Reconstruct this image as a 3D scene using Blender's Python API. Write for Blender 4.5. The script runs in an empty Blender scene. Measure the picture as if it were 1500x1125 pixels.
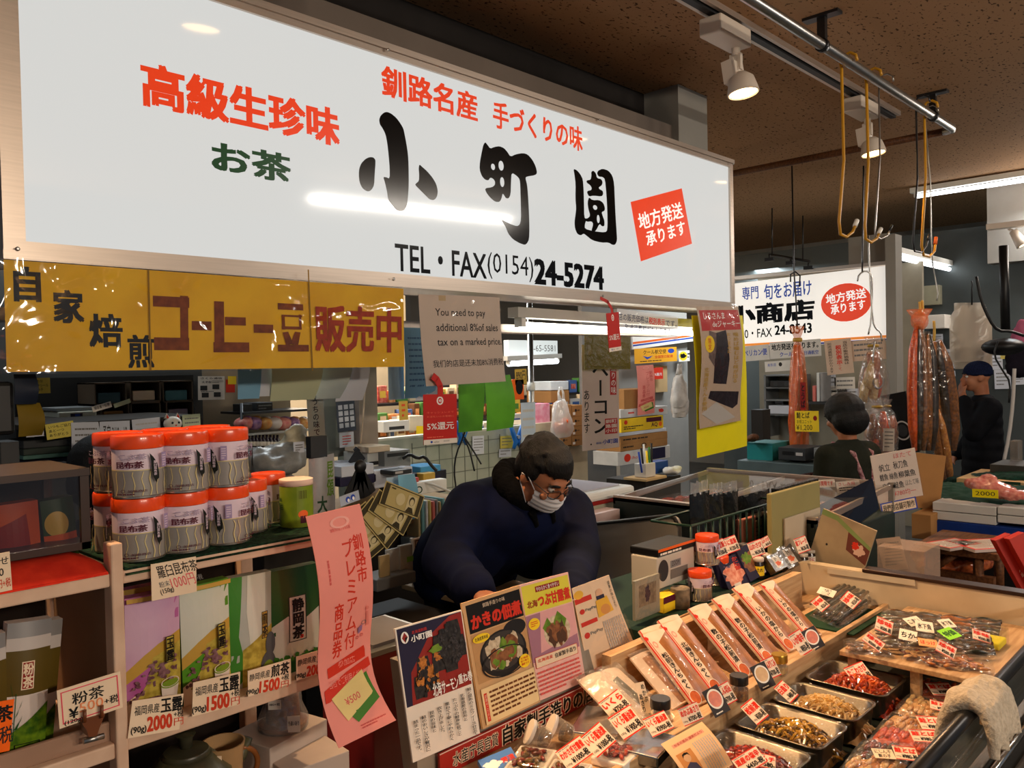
import bpy, bmesh, math, random
from mathutils import Vector as V, Matrix, noise
from math import sin, cos, pi, radians as R
random.seed(7)
SC = bpy.context.scene
COL = SC.collection
# ------------------------------------------------------------------ camera (28 mm phone lens, slight roll)
F, CX, CY, HC = 1202.0, 750.0, 562.5, 1.58
def cray(x, y): return V(((x-CX)/F, -(y-CY)/F, -1.0))
ax = cray(1906, 515).normalized(); ay = cray(-500, 566); ay = (ay-ax*ay.dot(ax)).normalized(); az = ax.cross(ay)
ROT = Matrix((ax, ay, az))                      # camera -> world (X along the shop front, Y into the stall)
EYE = V((0, 0, HC))
cam = bpy.data.cameras.new('camera'); co = bpy.data.objects.new('camera', cam); COL.objects.link(co)
cam.sensor_fit = 'HORIZONTAL'; cam.sensor_width = 36; cam.lens = 36*F/1500; cam.clip_start = .05; cam.clip_end = 100
co.matrix_world = Matrix.Translation(EYE) @ ROT.to_4x4(); SC.camera = co
# ------------------------------------------------------------------ world and view
w = bpy.data.worlds.new('hall_air'); SC.world = w; w.use_nodes = True
w.node_tree.nodes['Background'].inputs[0].default_value = (.80, .88, 1.0, 1); w.node_tree.nodes['Background'].inputs[1].default_value = .10
SC.view_settings.view_transform = 'Standard'; SC.view_settings.look = 'None'; SC.view_settings.gamma = 1
SC.view_settings.exposure = 0.45; SC.view_settings.use_curve_mapping = False
WARM = (1.0, .62, .32); COOL = (.86, .95, 1.0)
def spot(loc, aim, power, size=70, col=WARM, rad=.06, blend=.8):
    l = bpy.data.lights.new('spot_light', 'SPOT'); l.energy = power; l.color = col; l.spot_size = R(size); l.spot_blend = blend; l.shadow_soft_size = rad
    o = bpy.data.objects.new('spot_light', l); COL.objects.link(o); o.location = loc
    o.rotation_euler = (V(aim)-V(loc)).to_track_quat('-Z', 'Y').to_euler(); return o
def area(loc, aim, power, sx, sy, col=COOL):
    l = bpy.data.lights.new('ceiling_tube_light', 'AREA'); l.energy = power; l.color = col; l.shape = 'RECTANGLE'; l.size = sx; l.size_y = sy
    o = bpy.data.objects.new('ceiling_tube_light', l); COL.objects.link(o); o.location = loc
    o.rotation_euler = (V(aim)-V(loc)).to_track_quat('-Z', 'Y').to_euler(); return o
# track spots over the counter (fixtures built further down; the leftmost, unseen, lights the shelf without one)
SPOTS = [(.2, 2.04), (1.5, 2.04), (3.79, 2.04), (5.52, 2.04)]
LIGHTS = [((.2, 2.0, 2.93), (.45, 1.3, 1.0), 130), ((1.5, 2.0, 2.93), (1.9, .95, .7), 390), ((3.79, 2.0, 2.93), (2.8, .95, .7), 300), ((5.52, 2.0, 2.93), (5.3, 1.3, .9), 90)]
for a in LIGHTS: spot(*a)
# area lights over the stalls behind, mostly unseen, without a built lamp
# aisle fluorescent whose reflection runs across the sign; added fill points behind the camera
def point_row(x0, x1, y, z, power, col, n=3):
    for k in range(n):
        l = bpy.data.lights.new('hall_point_light', 'POINT'); l.energy = power/n; l.color = col; l.shadow_soft_size = .12
        o = bpy.data.objects.new('hall_point_light', l); COL.objects.link(o); o.location = (x0+(x1-x0)*(k+.5)/n, y, z)
area((5.2, -1.15, 3.15), (4.6, 2.2, 1.0), 30, 2.2, .035, (1, .90, .78)); point_row(-.3, 2.1, -3.4, 2.5, 300, (1, .84, .66)); point_row(8.7, 8.71, 1.0, 3.05, 40, (1, .9, .8), 1)
area((3.1, 4.3, 2.55), (3.1, 4.3, 0), 26, 1.6, .2)
area((1.2, 4.0, 2.5), (1.2, 4.0, 0), 5, 1.2, .2)
area((5.2, 4.4, 2.55), (5.2, 4.4, 0), 14, 1.4, .2)
area((4.4, 7.5, 2.9), (4.4, 7.5, 0), 150, 4.0, .6, (1, .90, .76))
area((9.6, 1.6, 2.9), (9.2, 1.6, 0), 50, .3, 2.0)
area((8.6, 4.6, 2.7), (8.6, 4.6, 0), 40, 1.5, .3)

# ------------------------------------------------------------------ pixel rays onto real planes
def ray(x, y): return ROT @ cray(x, y)
def P(x, y, X=None, Y=None, Z=None, d=None, pl=None):
    r = ray(x, y)
    if pl: t = (pl[0]-EYE).dot(pl[1])/r.dot(pl[1])
    elif X is not None: t = X/r.x
    elif Y is not None: t = Y/r.y
    elif Z is not None: t = (Z-HC)/r.z
    else: t = d
    return EYE+r*t
def fit(tl, tr, bl, **k):
    a, b, c = P(*tl, **k), P(*tr, **k), P(*bl, **k)
    x = (b-a); w = x.length; x.normalize(); h = (c-a).length; y = (a-c); y = (y-x*y.dot(x)).normalized(); z = x.cross(y)
    M = Matrix((x, y, z)).transposed().to_4x4(); M.translation = a
    return M, w, h
def axes(o, x, y):
    x = V(x).normalized(); y = V(y); y = (y-x*y.dot(x)).normalized(); z = x.cross(y)
    M = Matrix((x, y, z)).transposed().to_4x4(); M.translation = V(o); return M
def TR(x, y, z): return Matrix.Translation((x, y, z))
def RZ(a): return Matrix.Rotation(R(a), 4, 'Z')
def RX(a): return Matrix.Rotation(R(a), 4, 'X')
def RY(a): return Matrix.Rotation(R(a), 4, 'Y')
# ------------------------------------------------------------------ materials
def lin(c):
    r = []
    for v in c[:3]:
        v /= 255.0; r.append(v/12.92 if v <= .04045 else ((v+.055)/1.055)**2.4)
    return (*r, 1)
MATS = {}
def mat(n, c=(200, 200, 200), rough=.6, metal=0, var=.12, sc=9, bump=0, emit=0, coat=0, c2=None, spec=None, trans=0, stretch=None, ior=1.45, ramp=(.35, .65)):
    if n in MATS: return MATS[n]
    if spec is None: spec = .5 if rough < .5 else (.3 if rough < .7 else .12)
    m = bpy.data.materials.new(n); m.use_nodes = True; t = m.node_tree; b = t.nodes['Principled BSDF']
    c1 = lin(c); b.inputs['Roughness'].default_value = rough; b.inputs['Metallic'].default_value = metal
    b.inputs['Specular IOR Level'].default_value = spec; b.inputs['Coat Weight'].default_value = coat; b.inputs['Coat Roughness'].default_value = .08
    b.inputs['Base Color'].default_value = c1; b.inputs['Transmission Weight'].default_value = trans; b.inputs['IOR'].default_value = ior
    if emit: b.inputs['Emission Color'].default_value = c1; b.inputs['Emission Strength'].default_value = emit
    if var or bump or c2:
        tc = t.nodes.new('ShaderNodeTexCoord'); nz = t.nodes.new('ShaderNodeTexNoise'); nz.inputs['Scale'].default_value = sc; nz.inputs['Detail'].default_value = 5
        src = tc.outputs['Object']
        if stretch:
            mp = t.nodes.new('ShaderNodeMapping'); mp.inputs['Scale'].default_value = stretch; t.links.new(src, mp.inputs[0]); src = mp.outputs[0]
        t.links.new(src, nz.inputs['Vector'])
        if (var or c2) and not emit:
            cr = t.nodes.new('ShaderNodeValToRGB'); cr.color_ramp.elements[0].position = ramp[0]; cr.color_ramp.elements[1].position = ramp[1]
            d = lin(c2) if c2 else tuple(v*(1-var) for v in c1[:3])+(1,)
            cr.color_ramp.elements[0].color = d; cr.color_ramp.elements[1].color = c1
            t.links.new(nz.outputs['Fac'], cr.inputs[0]); t.links.new(cr.outputs[0], b.inputs['Base Color'])
        if bump:
            bp = t.nodes.new('ShaderNodeBump'); bp.inputs['Strength'].default_value = bump; bp.inputs['Distance'].default_value = .01
            t.links.new(nz.outputs['Fac'], bp.inputs['Height']); t.links.new(bp.outputs[0], b.inputs['Normal'])
    MATS[n] = m; return m
def film(n, c=(255, 255, 255), fac=.12, rough=.12, sc=14, bump=.5, body=.0):
    """clear plastic film: mostly see-through, with wrinkled glossy highlights and a little body colour"""
    if n in MATS: return MATS[n]
    m = bpy.data.materials.new(n); m.use_nodes = True; t = m.node_tree; t.nodes.remove(t.nodes['Principled BSDF']); out = t.nodes['Material Output']
    tr = t.nodes.new('ShaderNodeBsdfTransparent'); tr.inputs[0].default_value = (.97, .97, .97, 1)
    gl = t.nodes.new('ShaderNodeBsdfGlossy'); gl.inputs['Roughness'].default_value = rough
    df = t.nodes.new('ShaderNodeBsdfDiffuse'); df.inputs[0].default_value = lin(c)
    tc = t.nodes.new('ShaderNodeTexCoord'); nz = t.nodes.new('ShaderNodeTexNoise'); nz.inputs['Scale'].default_value = sc; nz.inputs['Detail'].default_value = 2; nz.inputs['Distortion'].default_value = .8
    t.links.new(tc.outputs['Object'], nz.inputs['Vector'])
    bp = t.nodes.new('ShaderNodeBump'); bp.inputs['Strength'].default_value = bump; bp.inputs['Distance'].default_value = .03
    t.links.new(nz.outputs['Fac'], bp.inputs['Height']); t.links.new(bp.outputs[0], gl.inputs['Normal'])
    m1 = t.nodes.new('ShaderNodeMixShader'); m1.inputs[0].default_value = body; t.links.new(tr.outputs[0], m1.inputs[1]); t.links.new(df.outputs[0], m1.inputs[2])
    m2 = t.nodes.new('ShaderNodeMixShader'); m2.inputs[0].default_value = fac; t.links.new(m1.outputs[0], m2.inputs[1]); t.links.new(gl.outputs[0], m2.inputs[2])
    t.links.new(m2.outputs[0], out.inputs[0]); MATS[n] = m; return m
# palette
paper = mat('white_paper', (238, 228, 215), .7, var=.05)
cream = mat('cream_paper', (240, 215, 185), .7, var=.06)
white = mat('white_print', (245, 243, 238), .6, var=0)
black = mat('black_print', (14, 13, 13), .5, var=0)
ink = mat('ink', (40, 34, 32), .6, var=0)
red = mat('red_print', (214, 52, 32), .5, var=0)
dred = mat('dark_red_print', (150, 30, 24), .5, var=.1)
salmon = mat('salmon_print', (246, 116, 92), .6, var=0)
pink = mat('pink_paper', (244, 150, 138), .6, var=.05)
pinkd = mat('rose_print', (214, 92, 88), .6, var=0)
yel = mat('yellow_print', (250, 212, 40), .5, var=0)
grn = mat('green_print', (60, 130, 40), .5, var=.2)
dgrn = mat('dark_green_print', (18, 66, 40), .5, var=0)
blu = mat('blue_print', (44, 74, 170), .5, var=0)
grey = mat('grey_print', (120, 116, 112), .6, var=0)
lgrey = mat('pale_grey_print', (190, 184, 178), .6, var=0)
brown = mat('brown_print', (120, 66, 28), .5, var=.25, sc=30)
gold = mat('gold_print', (196, 156, 60), .45, var=.1)
orange = mat('orange_print', (242, 100, 22), .45, var=.05)
wood = mat('pale_wood', (206, 170, 128), .55, c2=(182, 142, 100), sc=7, stretch=(1, 14, 14), bump=.05)
woodw = mat('white_painted_wood', (222, 190, 164), .55, c2=(204, 168, 142), sc=12)
woodd = mat('brown_wood', (112, 70, 40), .55, c2=(80, 48, 28), sc=8, stretch=(1, 12, 12))
steel = mat('brushed_steel', (178, 176, 172), .32, 1, var=.1, sc=30)
alu = mat('brushed_aluminium', (205, 190, 176), .38, .9, var=.1, sc=18, stretch=(.3, 8, 8))
dsteel = mat('dark_steel', (70, 70, 72), .35, .9, var=.2)
chrome = mat('chrome', (220, 218, 214), .12, 1, var=0)
blackp = mat('black_plastic', (16, 16, 17), .45, var=.1)
dgrey = mat('dark_grey_plastic', (52, 53, 54), .5, var=.15)
mgrey = mat('grey_plastic', (128, 130, 130), .5, var=.1)
whitep = mat('white_plastic', (226, 224, 216), .4, var=.04)
card = mat('cardboard', (168, 122, 74), .8, var=.15, sc=6)
cardp = mat('pale_cardboard', (196, 162, 116), .8, var=.1, sc=6)
clear = film('clear_film', fac=.10)
bagfilm = film('bag_film', (235, 235, 232), fac=.14, body=.22, sc=20, bump=.8)
# ------------------------------------------------------------------ things and parts
def tag(o, label=None, cat=None, group=None, kind=None):
    if label: o['label'] = label
    if cat: o['category'] = cat
    if group: o['group'] = group
    if kind: o['kind'] = kind
    return o
def thing(name, label, cat, M=None, group=None):
    o = bpy.data.objects.new(name, None); COL.objects.link(o); o.empty_display_size = .05
    if M is not None: o.matrix_world = M if isinstance(M, Matrix) else TR(*M)
    return tag(o, label, cat, group)
def copy_thing(o, M, label=None, group=None, parent=None):
    c = o.copy(); COL.objects.link(c)
    if parent is not None: c.parent = parent
    else: c.matrix_world = M
    if label: c['label'] = label
    if group: c['group'] = group
    for ch in [q for q in bpy.data.objects if q.parent == o]: copy_thing(ch, None, parent=c)
    return c
class MB:
    """collects shapes, each with its own material, into ONE mesh"""
    def __init__(s): s.v = []; s.f = []; s.m = []; s.mats = []; s.M = Matrix(); s.sm = []
    def mi(s, m):
        if m not in s.mats: s.mats.append(m)
        return s.mats.index(m)
    def add(s, vs, fs, m, smooth=False):
        n = len(s.v); i = s.mi(m)
        s.v += [s.M @ V(p) for p in vs]
        for j, f in enumerate(fs): s.f.append([n+k for k in f]); s.m.append(i); s.sm.append(smooth[j] if isinstance(smooth, list) else smooth)
        return s
    def box(s, c, d, m, M=None, bev=0):
        x, y, z = [k/2 for k in d]; M = M or Matrix(); c = V(c)
        if bev:
            bm = bmesh.new(); bmesh.ops.create_cube(bm, size=1)
            for q in bm.verts: q.co = V((q.co.x*d[0], q.co.y*d[1], q.co.z*d[2]))
            bmesh.ops.bevel(bm, geom=bm.edges[:], offset=bev, segments=2, affect='EDGES', profile=.5)
            bm.verts.index_update(); vs = [M @ q.co + c for q in bm.verts]; fs = [[q.index for q in f.verts] for f in bm.faces]; bm.free()
            return s.add(vs, fs, m)
        vs = [M @ V((a, b, e)) + c for a in (-x, x) for b in (-y, y) for e in (-z, z)]
        return s.add(vs, [(0, 1, 3, 2), (4, 6, 7, 5), (0, 4, 5, 1), (2, 3, 7, 6), (0, 2, 6, 4), (1, 5, 7, 3)], m)
    def bx(s, x0, x1, y0, y1, z0, z1, m, bev=0): return s.box(((x0+x1)/2, (y0+y1)/2, (z0+z1)/2), (abs(x1-x0), abs(y1-y0), abs(z1-z0)), m, None, bev)
    def tube(s, pts, r, m, n=8, caps=True):
        pts = [V(p) for p in pts]; rs = r if isinstance(r, (list, tuple)) else [r]*len(pts); vs = []; fs = []; prev = None
        for i, p in enumerate(pts):
            t = (pts[min(i+1, len(pts)-1)]-pts[max(i-1, 0)]).normalized()
            if prev is None: a = t.orthogonal().normalized()
            else: a = (prev-t*prev.dot(t)).normalized()
            prev = a; b = t.cross(a)
            for k in range(n): q = 2*pi*k/n; vs.append(p+(a*cos(q)+b*sin(q))*rs[i])
        for i in range(len(pts)-1):
            for k in range(n): fs.append((i*n+k, i*n+(k+1) % n, (i+1)*n+(k+1) % n, (i+1)*n+k))
        sm = [n > 5]*len(fs)
        if caps: fs += [tuple(reversed(range(n))), tuple(range((len(pts)-1)*n, len(pts)*n))]; sm += [False, False]
        return s.add(vs, fs, m, sm)
    def lathe(s, prof, m, c=(0, 0, 0), n=24, M=None, sx=1, sy=1):
        vs = []; fs = []; M = M or Matrix(); c = V(c)
        for r, z in prof:
            for k in range(n): q = 2*pi*k/n; vs.append(M @ V((r*cos(q)*sx, r*sin(q)*sy, z)) + c)
        fs = []; row = []; q = []           # rings are doubled at sharp corners so that edges stay crisp
        for i, (r, z) in enumerate(prof):
            ring = vs[i*n:(i+1)*n]; row.append((len(q)//n, len(q)//n)); q += ring
            if 0 < i < len(prof)-1:
                d0 = V((r-prof[i-1][0], z-prof[i-1][1])); d1 = V((prof[i+1][0]-r, prof[i+1][1]-z))
                if d0.length > 1e-7 and d1.length > 1e-7 and d0.angle(d1) > .7: row[-1] = (row[-1][0], len(q)//n); q += ring
        vs = q
        for i in range(len(prof)-1):
            a, b = row[i][1]*n, row[i+1][0]*n
            for k in range(n): fs.append((a+k, a+(k+1) % n, b+(k+1) % n, b+k))
        sm = [True]*len(fs); e = len(vs)-n
        if prof[0][0] > 1e-5: fs.append(tuple(reversed(range(n)))); sm.append(False)
        if prof[-1][0] > 1e-5: fs.append(tuple(range(e, e+n))); sm.append(False)
        return s.add(vs, fs, m, sm)
    def ball(s, c, d, m, M=None, n=16, k=10):
        return s.lathe([(max(1e-6, sin(pi*i/k)), -cos(pi*i/k)) for i in range(k+1)], m, c, n, (M or Matrix()) @ Matrix.Diagonal((d[0], d[1], d[2], 1)))
    def prism(s, pts, vec, m):
        """planar polygon pushed along vec"""
        n = len(pts); pts = [V(p) for p in pts]; vec = V(vec); vs = pts+[p+vec for p in pts]
        return s.add(vs, [tuple(reversed(range(n))), tuple(range(n, 2*n))]+[(i, (i+1) % n, n+(i+1) % n, n+i) for i in range(n)], m)
    def grid(s, fn, nx, ny, m, smooth=True, flip=False):
        vs = [fn(i/nx, j/ny) for j in range(ny+1) for i in range(nx+1)]
        fs = [(j*(nx+1)+i, j*(nx+1)+i+1, (j+1)*(nx+1)+i+1, (j+1)*(nx+1)+i) for j in range(ny) for i in range(nx)]
        if flip: fs = [tuple(reversed(f)) for f in fs]
        return s.add(vs, fs, m, smooth)
    def build(s, name, parent=None, M=None):
        me = bpy.data.meshes.new(name); me.from_pydata([tuple(q) for q in s.v], [], s.f)
        for q in s.mats: me.materials.append(q)
        me.polygons.foreach_set('material_index', s.m); me.polygons.foreach_set('use_smooth', s.sm); me.update()
        o = bpy.data.objects.new(name, me); COL.objects.link(o)
        if parent is not None: o.parent = parent
        if M is not None: o.matrix_world = M
        return o
def remesh(o, vox=.012, it=6, fac=.5, sub=0):
    """melt the overlapping shapes of one mesh into one continuous skin"""
    mo = o.modifiers.new('r', 'REMESH'); mo.mode = 'VOXEL'; mo.voxel_size = vox; mo.use_smooth_shade = True
    ms = o.modifiers.new('s', 'SMOOTH'); ms.iterations = it; ms.factor = fac
    bpy.context.view_layer.update(); dg = bpy.context.evaluated_depsgraph_get()
    me = bpy.data.meshes.new_from_object(o.evaluated_get(dg)); old = o.data; o.modifiers.clear(); o.data = me; bpy.data.meshes.remove(old)
    return o
BOLD = ((0, 0), (1, .7), (1, -.7), (-1, .7), (-1, -.7))      # heavier strokes: the outline repeated a little to each side
GL = {}
def glyph(t, bold=0.0):
    k = (t, bold)
    if k not in GL:
        cu = bpy.data.curves.new('t', 'FONT'); cu.body = t; cu.resolution_u = 2
        ob = bpy.data.objects.new('t', cu); me = bpy.data.meshes.new_from_object(ob)
        vs = [(q.co.x, q.co.y) for q in me.vertices]; fs = [tuple(p.vertices) for p in me.polygons]
        bpy.data.objects.remove(ob); bpy.data.meshes.remove(me); bpy.data.curves.remove(cu)
        
        xs = [q[0] for q in vs] or [0]; ys = [q[1] for q in vs] or [0]; GL[k] = (vs, fs, (min(xs), min(ys), max(xs), max(ys)))
    return GL[k]
class Sheet:
    """a printed sheet: one thin slab and its printing in one mesh; unit coordinates, (0,0) top left, (1,1) bottom right"""
    def __init__(s, W, H, base, bend=None, t=.0012, nx=1, ny=1, shape=None, dz=.00016, film=None):
        s.W, s.H, s.base, s.bend, s.k, s.dz = W, H, base, bend, 0, dz; s.b = MB(); s.nx, s.ny = (nx, ny) if bend else (1, 1); s.film = film
        f = s.at
        if base is not None:
            if shape: s.poly(shape, base)
            else:
                s.b.grid(lambda u, v: f(u, v, 0), s.nx, s.ny, base, bool(bend), True)
                if t:
                    s.b.grid(lambda u, v: f(u, v, -t), s.nx, s.ny, base, bool(bend))
                    for e in ((0, 0, 1, 0), (1, 0, 1, 1), (1, 1, 0, 1), (0, 1, 0, 0)):
                        n = s.nx if e[0] != e[2] else s.ny
                        s.b.grid(lambda u, v: f(e[0]+(e[2]-e[0])*u, e[1]+(e[3]-e[1])*u, -t*v), n, 1, base, False)
    def at(s, u, v, z):
        return V(s.bend(u*s.W, v*s.H, z)) if s.bend else V((u*s.W, -v*s.H, z))
    def up(s): s.k += 1; return s.k*s.dz
    def rect(s, x0, y0, x1, y1, m):
        z = s.up(); nx = max(1, int(s.nx*abs(x1-x0)+.99)); ny = max(1, int(s.ny*abs(y1-y0)+.99))
        s.b.grid(lambda u, v: s.at(x0+(x1-x0)*u, y0+(y1-y0)*v, z), nx, ny, m, bool(s.bend), True); return s
    def frame(s, x0, y0, x1, y1, t, m):
        a = t*s.H/s.W
        s.rect(x0, y0, x1, y0+t, m); s.rect(x0, y1-t, x1, y1, m); s.rect(x0, y0, x0+a, y1, m); s.rect(x1-a, y0, x1, y1, m); return s
    def poly(s, pts, m):
        return s.flat(pts, [tuple(reversed(range(len(pts))))], m, s.up())
    def ell(s, cx, cy, rx, ry, m, n=28, ring=None, jag=0, seed=0):
        z = s.up(); rn = random.Random(seed); w = [1+jag*(rn.random()-.5)*2 for _ in range(n)]
        rings = 3 if s.bend else 1; vs = []; fs = []
        if ring:
            for q in (1, ring): vs += [s.at(cx+rx*q*w[k]*cos(2*pi*k/n), cy+ry*q*w[k]*sin(2*pi*k/n), z) for k in range(n)]
            fs = [(k, n+k, n+(k+1) % n, (k+1) % n) for k in range(n)]
        else:
            vs = [s.at(cx, cy, z)]
            for q in range(1, rings+1): vs += [s.at(cx+rx*q/rings*w[k]*cos(2*pi*k/n), cy+ry*q/rings*w[k]*sin(2*pi*k/n), z) for k in range(n)]
            fs = [(0, 1+(k+1) % n, 1+k) for k in range(n)]
            for q in range(1, rings): a = 1+(q-1)*n; c = a+n; fs += [(a+k, a+(k+1) % n, c+(k+1) % n, c+k) for k in range(n)]
        s.b.add(vs, fs, m); return s
    def flat(s, vs, fs, m, z):
        """2-D faces onto the sheet; on a curled sheet they are cut along its grid first so that they follow the curl"""
        if not s.bend: s.b.add([s.at(a, b, z) for a, b in vs], fs, m); return s
        bm = bmesh.new(); q = [bm.verts.new((a, b, 0)) for a, b in vs]
        for f in fs:
            try: bm.faces.new([q[k] for k in f])
            except ValueError: pass
        bmesh.ops.triangulate(bm, faces=[f for f in bm.faces if len(f.verts) > 4])
        for i, n in ((0, s.nx), (1, s.ny)):
            lo, hi = min(v[i] for v in vs), max(v[i] for v in vs)
            for k in range(int(lo*n)+0, int(hi*n)+2):
                c = k/n
                if lo+1e-5 < c < hi-1e-5: bmesh.ops.bisect_plane(bm, geom=bm.verts[:]+bm.edges[:]+bm.faces[:], dist=1e-7, plane_co=(c, 0, 0) if i == 0 else (0, c, 0), plane_no=(1, 0, 0) if i == 0 else (0, 1, 0))
        bm.verts.index_update(); s.b.add([s.at(v.co.x, v.co.y, z) for v in bm.verts], [[v.index for v in f.verts] for f in bm.faces], m); bm.free(); return s
    def put(s, vs, fs, fn, m, bold=0):
        z = s.up()
        for k, (dx, dy) in enumerate(BOLD if bold > 0 else BOLD[:1]): s.flat([fn(a+dx*bold, b+dy*bold) for a, b in vs], fs, m, z+k*s.dz*.24)
        return s
    def text(s, t, x0, y0, x1, y1, m, bold=0.0, rot=0, skew=0):
        vs, fs, (a, b, c, d) = glyph(t, bold); w = max(c-a, 1e-6); h = max(d-b, 1e-6); cx, cy = (x0+x1)/2, (y0+y1)/2; A = s.H/s.W
        def fn(p, q):
            x = x0+(x1-x0)*(p-a)/w; y = y1-(y1-y0)*(q-b)/h; x += skew*(y-cy)
            if rot: dx, dy = (x-cx)/A, y-cy; e = R(rot); x, y = cx+(dx*cos(e)+dy*sin(e))*A, cy-dx*sin(e)+dy*cos(e)
            return x, y
        return s.put(vs, fs, fn, m, bold)
    def qtext(s, t, q, x0, y0, x1, y1, m, bold=0.0):
        """text inside a slanted four-cornered area q (tl, tr, br, bl in unit coordinates)"""
        vs, fs, (a, b, c, d) = glyph(t, bold)
        def fn(p, r):
            u = x0+(x1-x0)*(p-a)/(c-a); v = y1-(y1-y0)*(r-b)/(d-b)
            return tuple((q[0][i]*(1-u)+q[1][i]*u)*(1-v)+(q[3][i]*(1-u)+q[2][i]*u)*v for i in (0, 1))
        return s.put(vs, fs, fn, m, bold)
    def vtext(s, t, x0, y0, x1, y1, m, bold=0.0):
        n = len(t); ch = (y1-y0)/n; k0 = s.k
        for i, c in enumerate(t):
            s.k = k0
            if c in ' 　': continue
            vs, fs, bb = glyph(c, bold); yy = y0+ch*i
            if c in 'ー〜(（)）-': fn = lambda p, q: (x0+(x1-x0)*(1-(q+.12)), yy+ch*p)
            elif c in '、。': fn = lambda p, q: (x0+(x1-x0)*(p+.55), yy+ch*(.4-(q+.12)))
            else: fn = lambda p, q: (x0+(x1-x0)*p, yy+ch*(1-(q+.12)))
            s.put(vs, fs, fn, m, bold)
        return s
    def lines(s, x0, y0, x1, y1, n, m, fill=.45, seed=1, vert=False):
        """rows of print too small to read"""
        rn = random.Random(seed); k0 = s.k
        for i in range(n):
            a = (y0+(y1-y0)*(i+.2)/n) if not vert else (x0+(x1-x0)*(i+.2)/n); th = ((y1-y0) if not vert else (x1-x0))/n*fill
            e = (x1 if not vert else y1) if i < n-1 else (x0+(x1-x0)*.6 if not vert else y0+(y1-y0)*.6); q = x0 if not vert else y0
            while q < e:
                l = min(e-q, ((x1-x0) if not vert else (y1-y0))*(.04+.10*rn.random()))
                s.k = k0
                if not vert: s.rect(q, a, q+l, a+th, m)
                else: s.rect(a, q, a+th, q+l, m)
                q += l*1.18
        return s
    def build(s, name, M=None, parent=None, label=None, cat=None, group=None):
        if s.film:
            z = .004+s.k*s.dz; f = s.at; rn = random.Random(len(bpy.data.objects)); e = .02
            s.b.grid(lambda u, v: f(-e+(1+2*e)*u, -e+(1+2*e)*v, z+.0025*noise.noise((u*5+z*900, v*5, 1))), max(6, s.nx), max(6, s.ny), s.film)
        o = s.b.build(name, parent, M); return tag(o, label, cat, group)
def bow(amp, H, axis='v', k=1.0, W=1):
    """curl of a hanging sheet"""
    if axis == 'v': return lambda x, y, z: (x, -y, z+amp*(sin(pi*min(1, y/H)*k)))
    return lambda x, y, z: (x, -y, z+amp*sin(pi*x/W*k))
def cyl(r, a0=0.0):
    """wrap a label of width x around a can of radius r (its axis = z up)"""
    return lambda x, y, z: ((r+z)*sin(x/r+a0), -(r+z)*cos(x/r+a0), -y)
def hang(name, tl, tr, bl, base, label, cat, group=None, bend=None, nx=8, ny=8, t=.0012, film=None, **k):
    """a sheet hung where the photo shows its corners, on the given plane; returns (Sheet, finisher)"""
    M, w, h = fit(tl, tr, bl, **k); s = Sheet(w, h, base, bend(w, h) if bend else None, t, nx, ny, film=film)
    s.fin = lambda: s.build(name, M, None, label, cat, group); return s
def _px(s, x, y):
    q = s.Mi @ P(x, y, **s.pk); return (q.x/s.W, -q.y/s.H)
def _hang(name, tl, tr, bl, base, label, cat, group=None, bend=None, nx=8, ny=8, t=.0012, film=None, parent=None, **k):
    M, w, h = fit(tl, tr, bl, **k); s = Sheet(w, h, base, bend(w, h) if bend else None, t, nx, ny, film=film)
    s.Mi = M.inverted(); s.pk = k; s.M = M
    def fin():
        o = s.build(name, None if parent else M, parent, label, cat, group); return o
    s.fin = fin; return s
hang = _hang
Sheet.px = _px
def _pt(s, t, a, b, m, bold=0.0, **k): (x0, y0), (x1, y1) = s.px(*a), s.px(*b); return s.text(t, x0, y0, x1, y1, m, bold, **k)
def _pr(s, a, b, m): (x0, y0), (x1, y1) = s.px(*a), s.px(*b); return s.rect(x0, y0, x1, y1, m)
def _pp(s, pts, m): return s.poly([s.px(*q) for q in pts], m)
def _pe(s, c, rx, ry, m, **k):
    x, y = s.px(*c); x2, _ = s.px(c[0]+rx, c[1]); _, y2 = s.px(c[0], c[1]+ry); return s.ell(x, y, abs(x2-x), abs(y2-y), m, **k)
Sheet.pt, Sheet.pr, Sheet.pp, Sheet.pe = _pt, _pr, _pp, _pe
def beam_y(x):
    """where the underside of the bar behind the sign shows in the photo"""
    return 515+(1906-x)*.0212-.19*F*(.695-.719*(x-CX)/F)/2.85
def at(p):
    b = MB(); b.M = TR(*(-V(p))); return b
# ================================================================== the setting
ceil_m = mat('ceiling_board', (172, 134, 98), .85, c2=(70, 48, 32), sc=34, stretch=(1, 1.7, 1), ramp=(.34, .40), spec=.2)
floor_m = mat('wet_concrete', (92, 92, 90), .35, c2=(60, 60, 60), sc=3)
wallg = mat('grey_wall_paint', (150, 146, 138), .7, var=.1, sc=2)
walld = mat('dark_wall_panel', (84, 84, 82), .6, var=.12, sc=2)
wallb = mat('beige_wall_panel', (170, 152, 128), .7, var=.1, sc=3)
soff = mat('soffit_board', (120, 108, 98), .7, var=.1, sc=4)
def struct(name, b): return tag(b.build(name), kind='structure')
struct('floor', MB().bx(-3, 13, -3, 11, -.1, 0, floor_m))
c = MB(); c.bx(-3, 13, -3, 11, 3.3, 3.4, ceil_m)
struct('ceiling', c)
struct('wall_back', MB().bx(-3, 13, 10.6, 10.8, 0, 3.3, wallg))
struct('wall_right', MB().bx(11.6, 11.8, -3, 10.6, 0, 3.3, wallg))
struct('trim_1', MB().bx(.2, 4.38, 2.80, 2.98, 2.3, 3.06, soff).bx(.2, 4.38, 3.0, 3.1, 2.3, 3.3, mat('shaded_recess', (46, 42, 40), .8)))  # upper band is a recess; its shade is put into the dark colour
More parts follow.
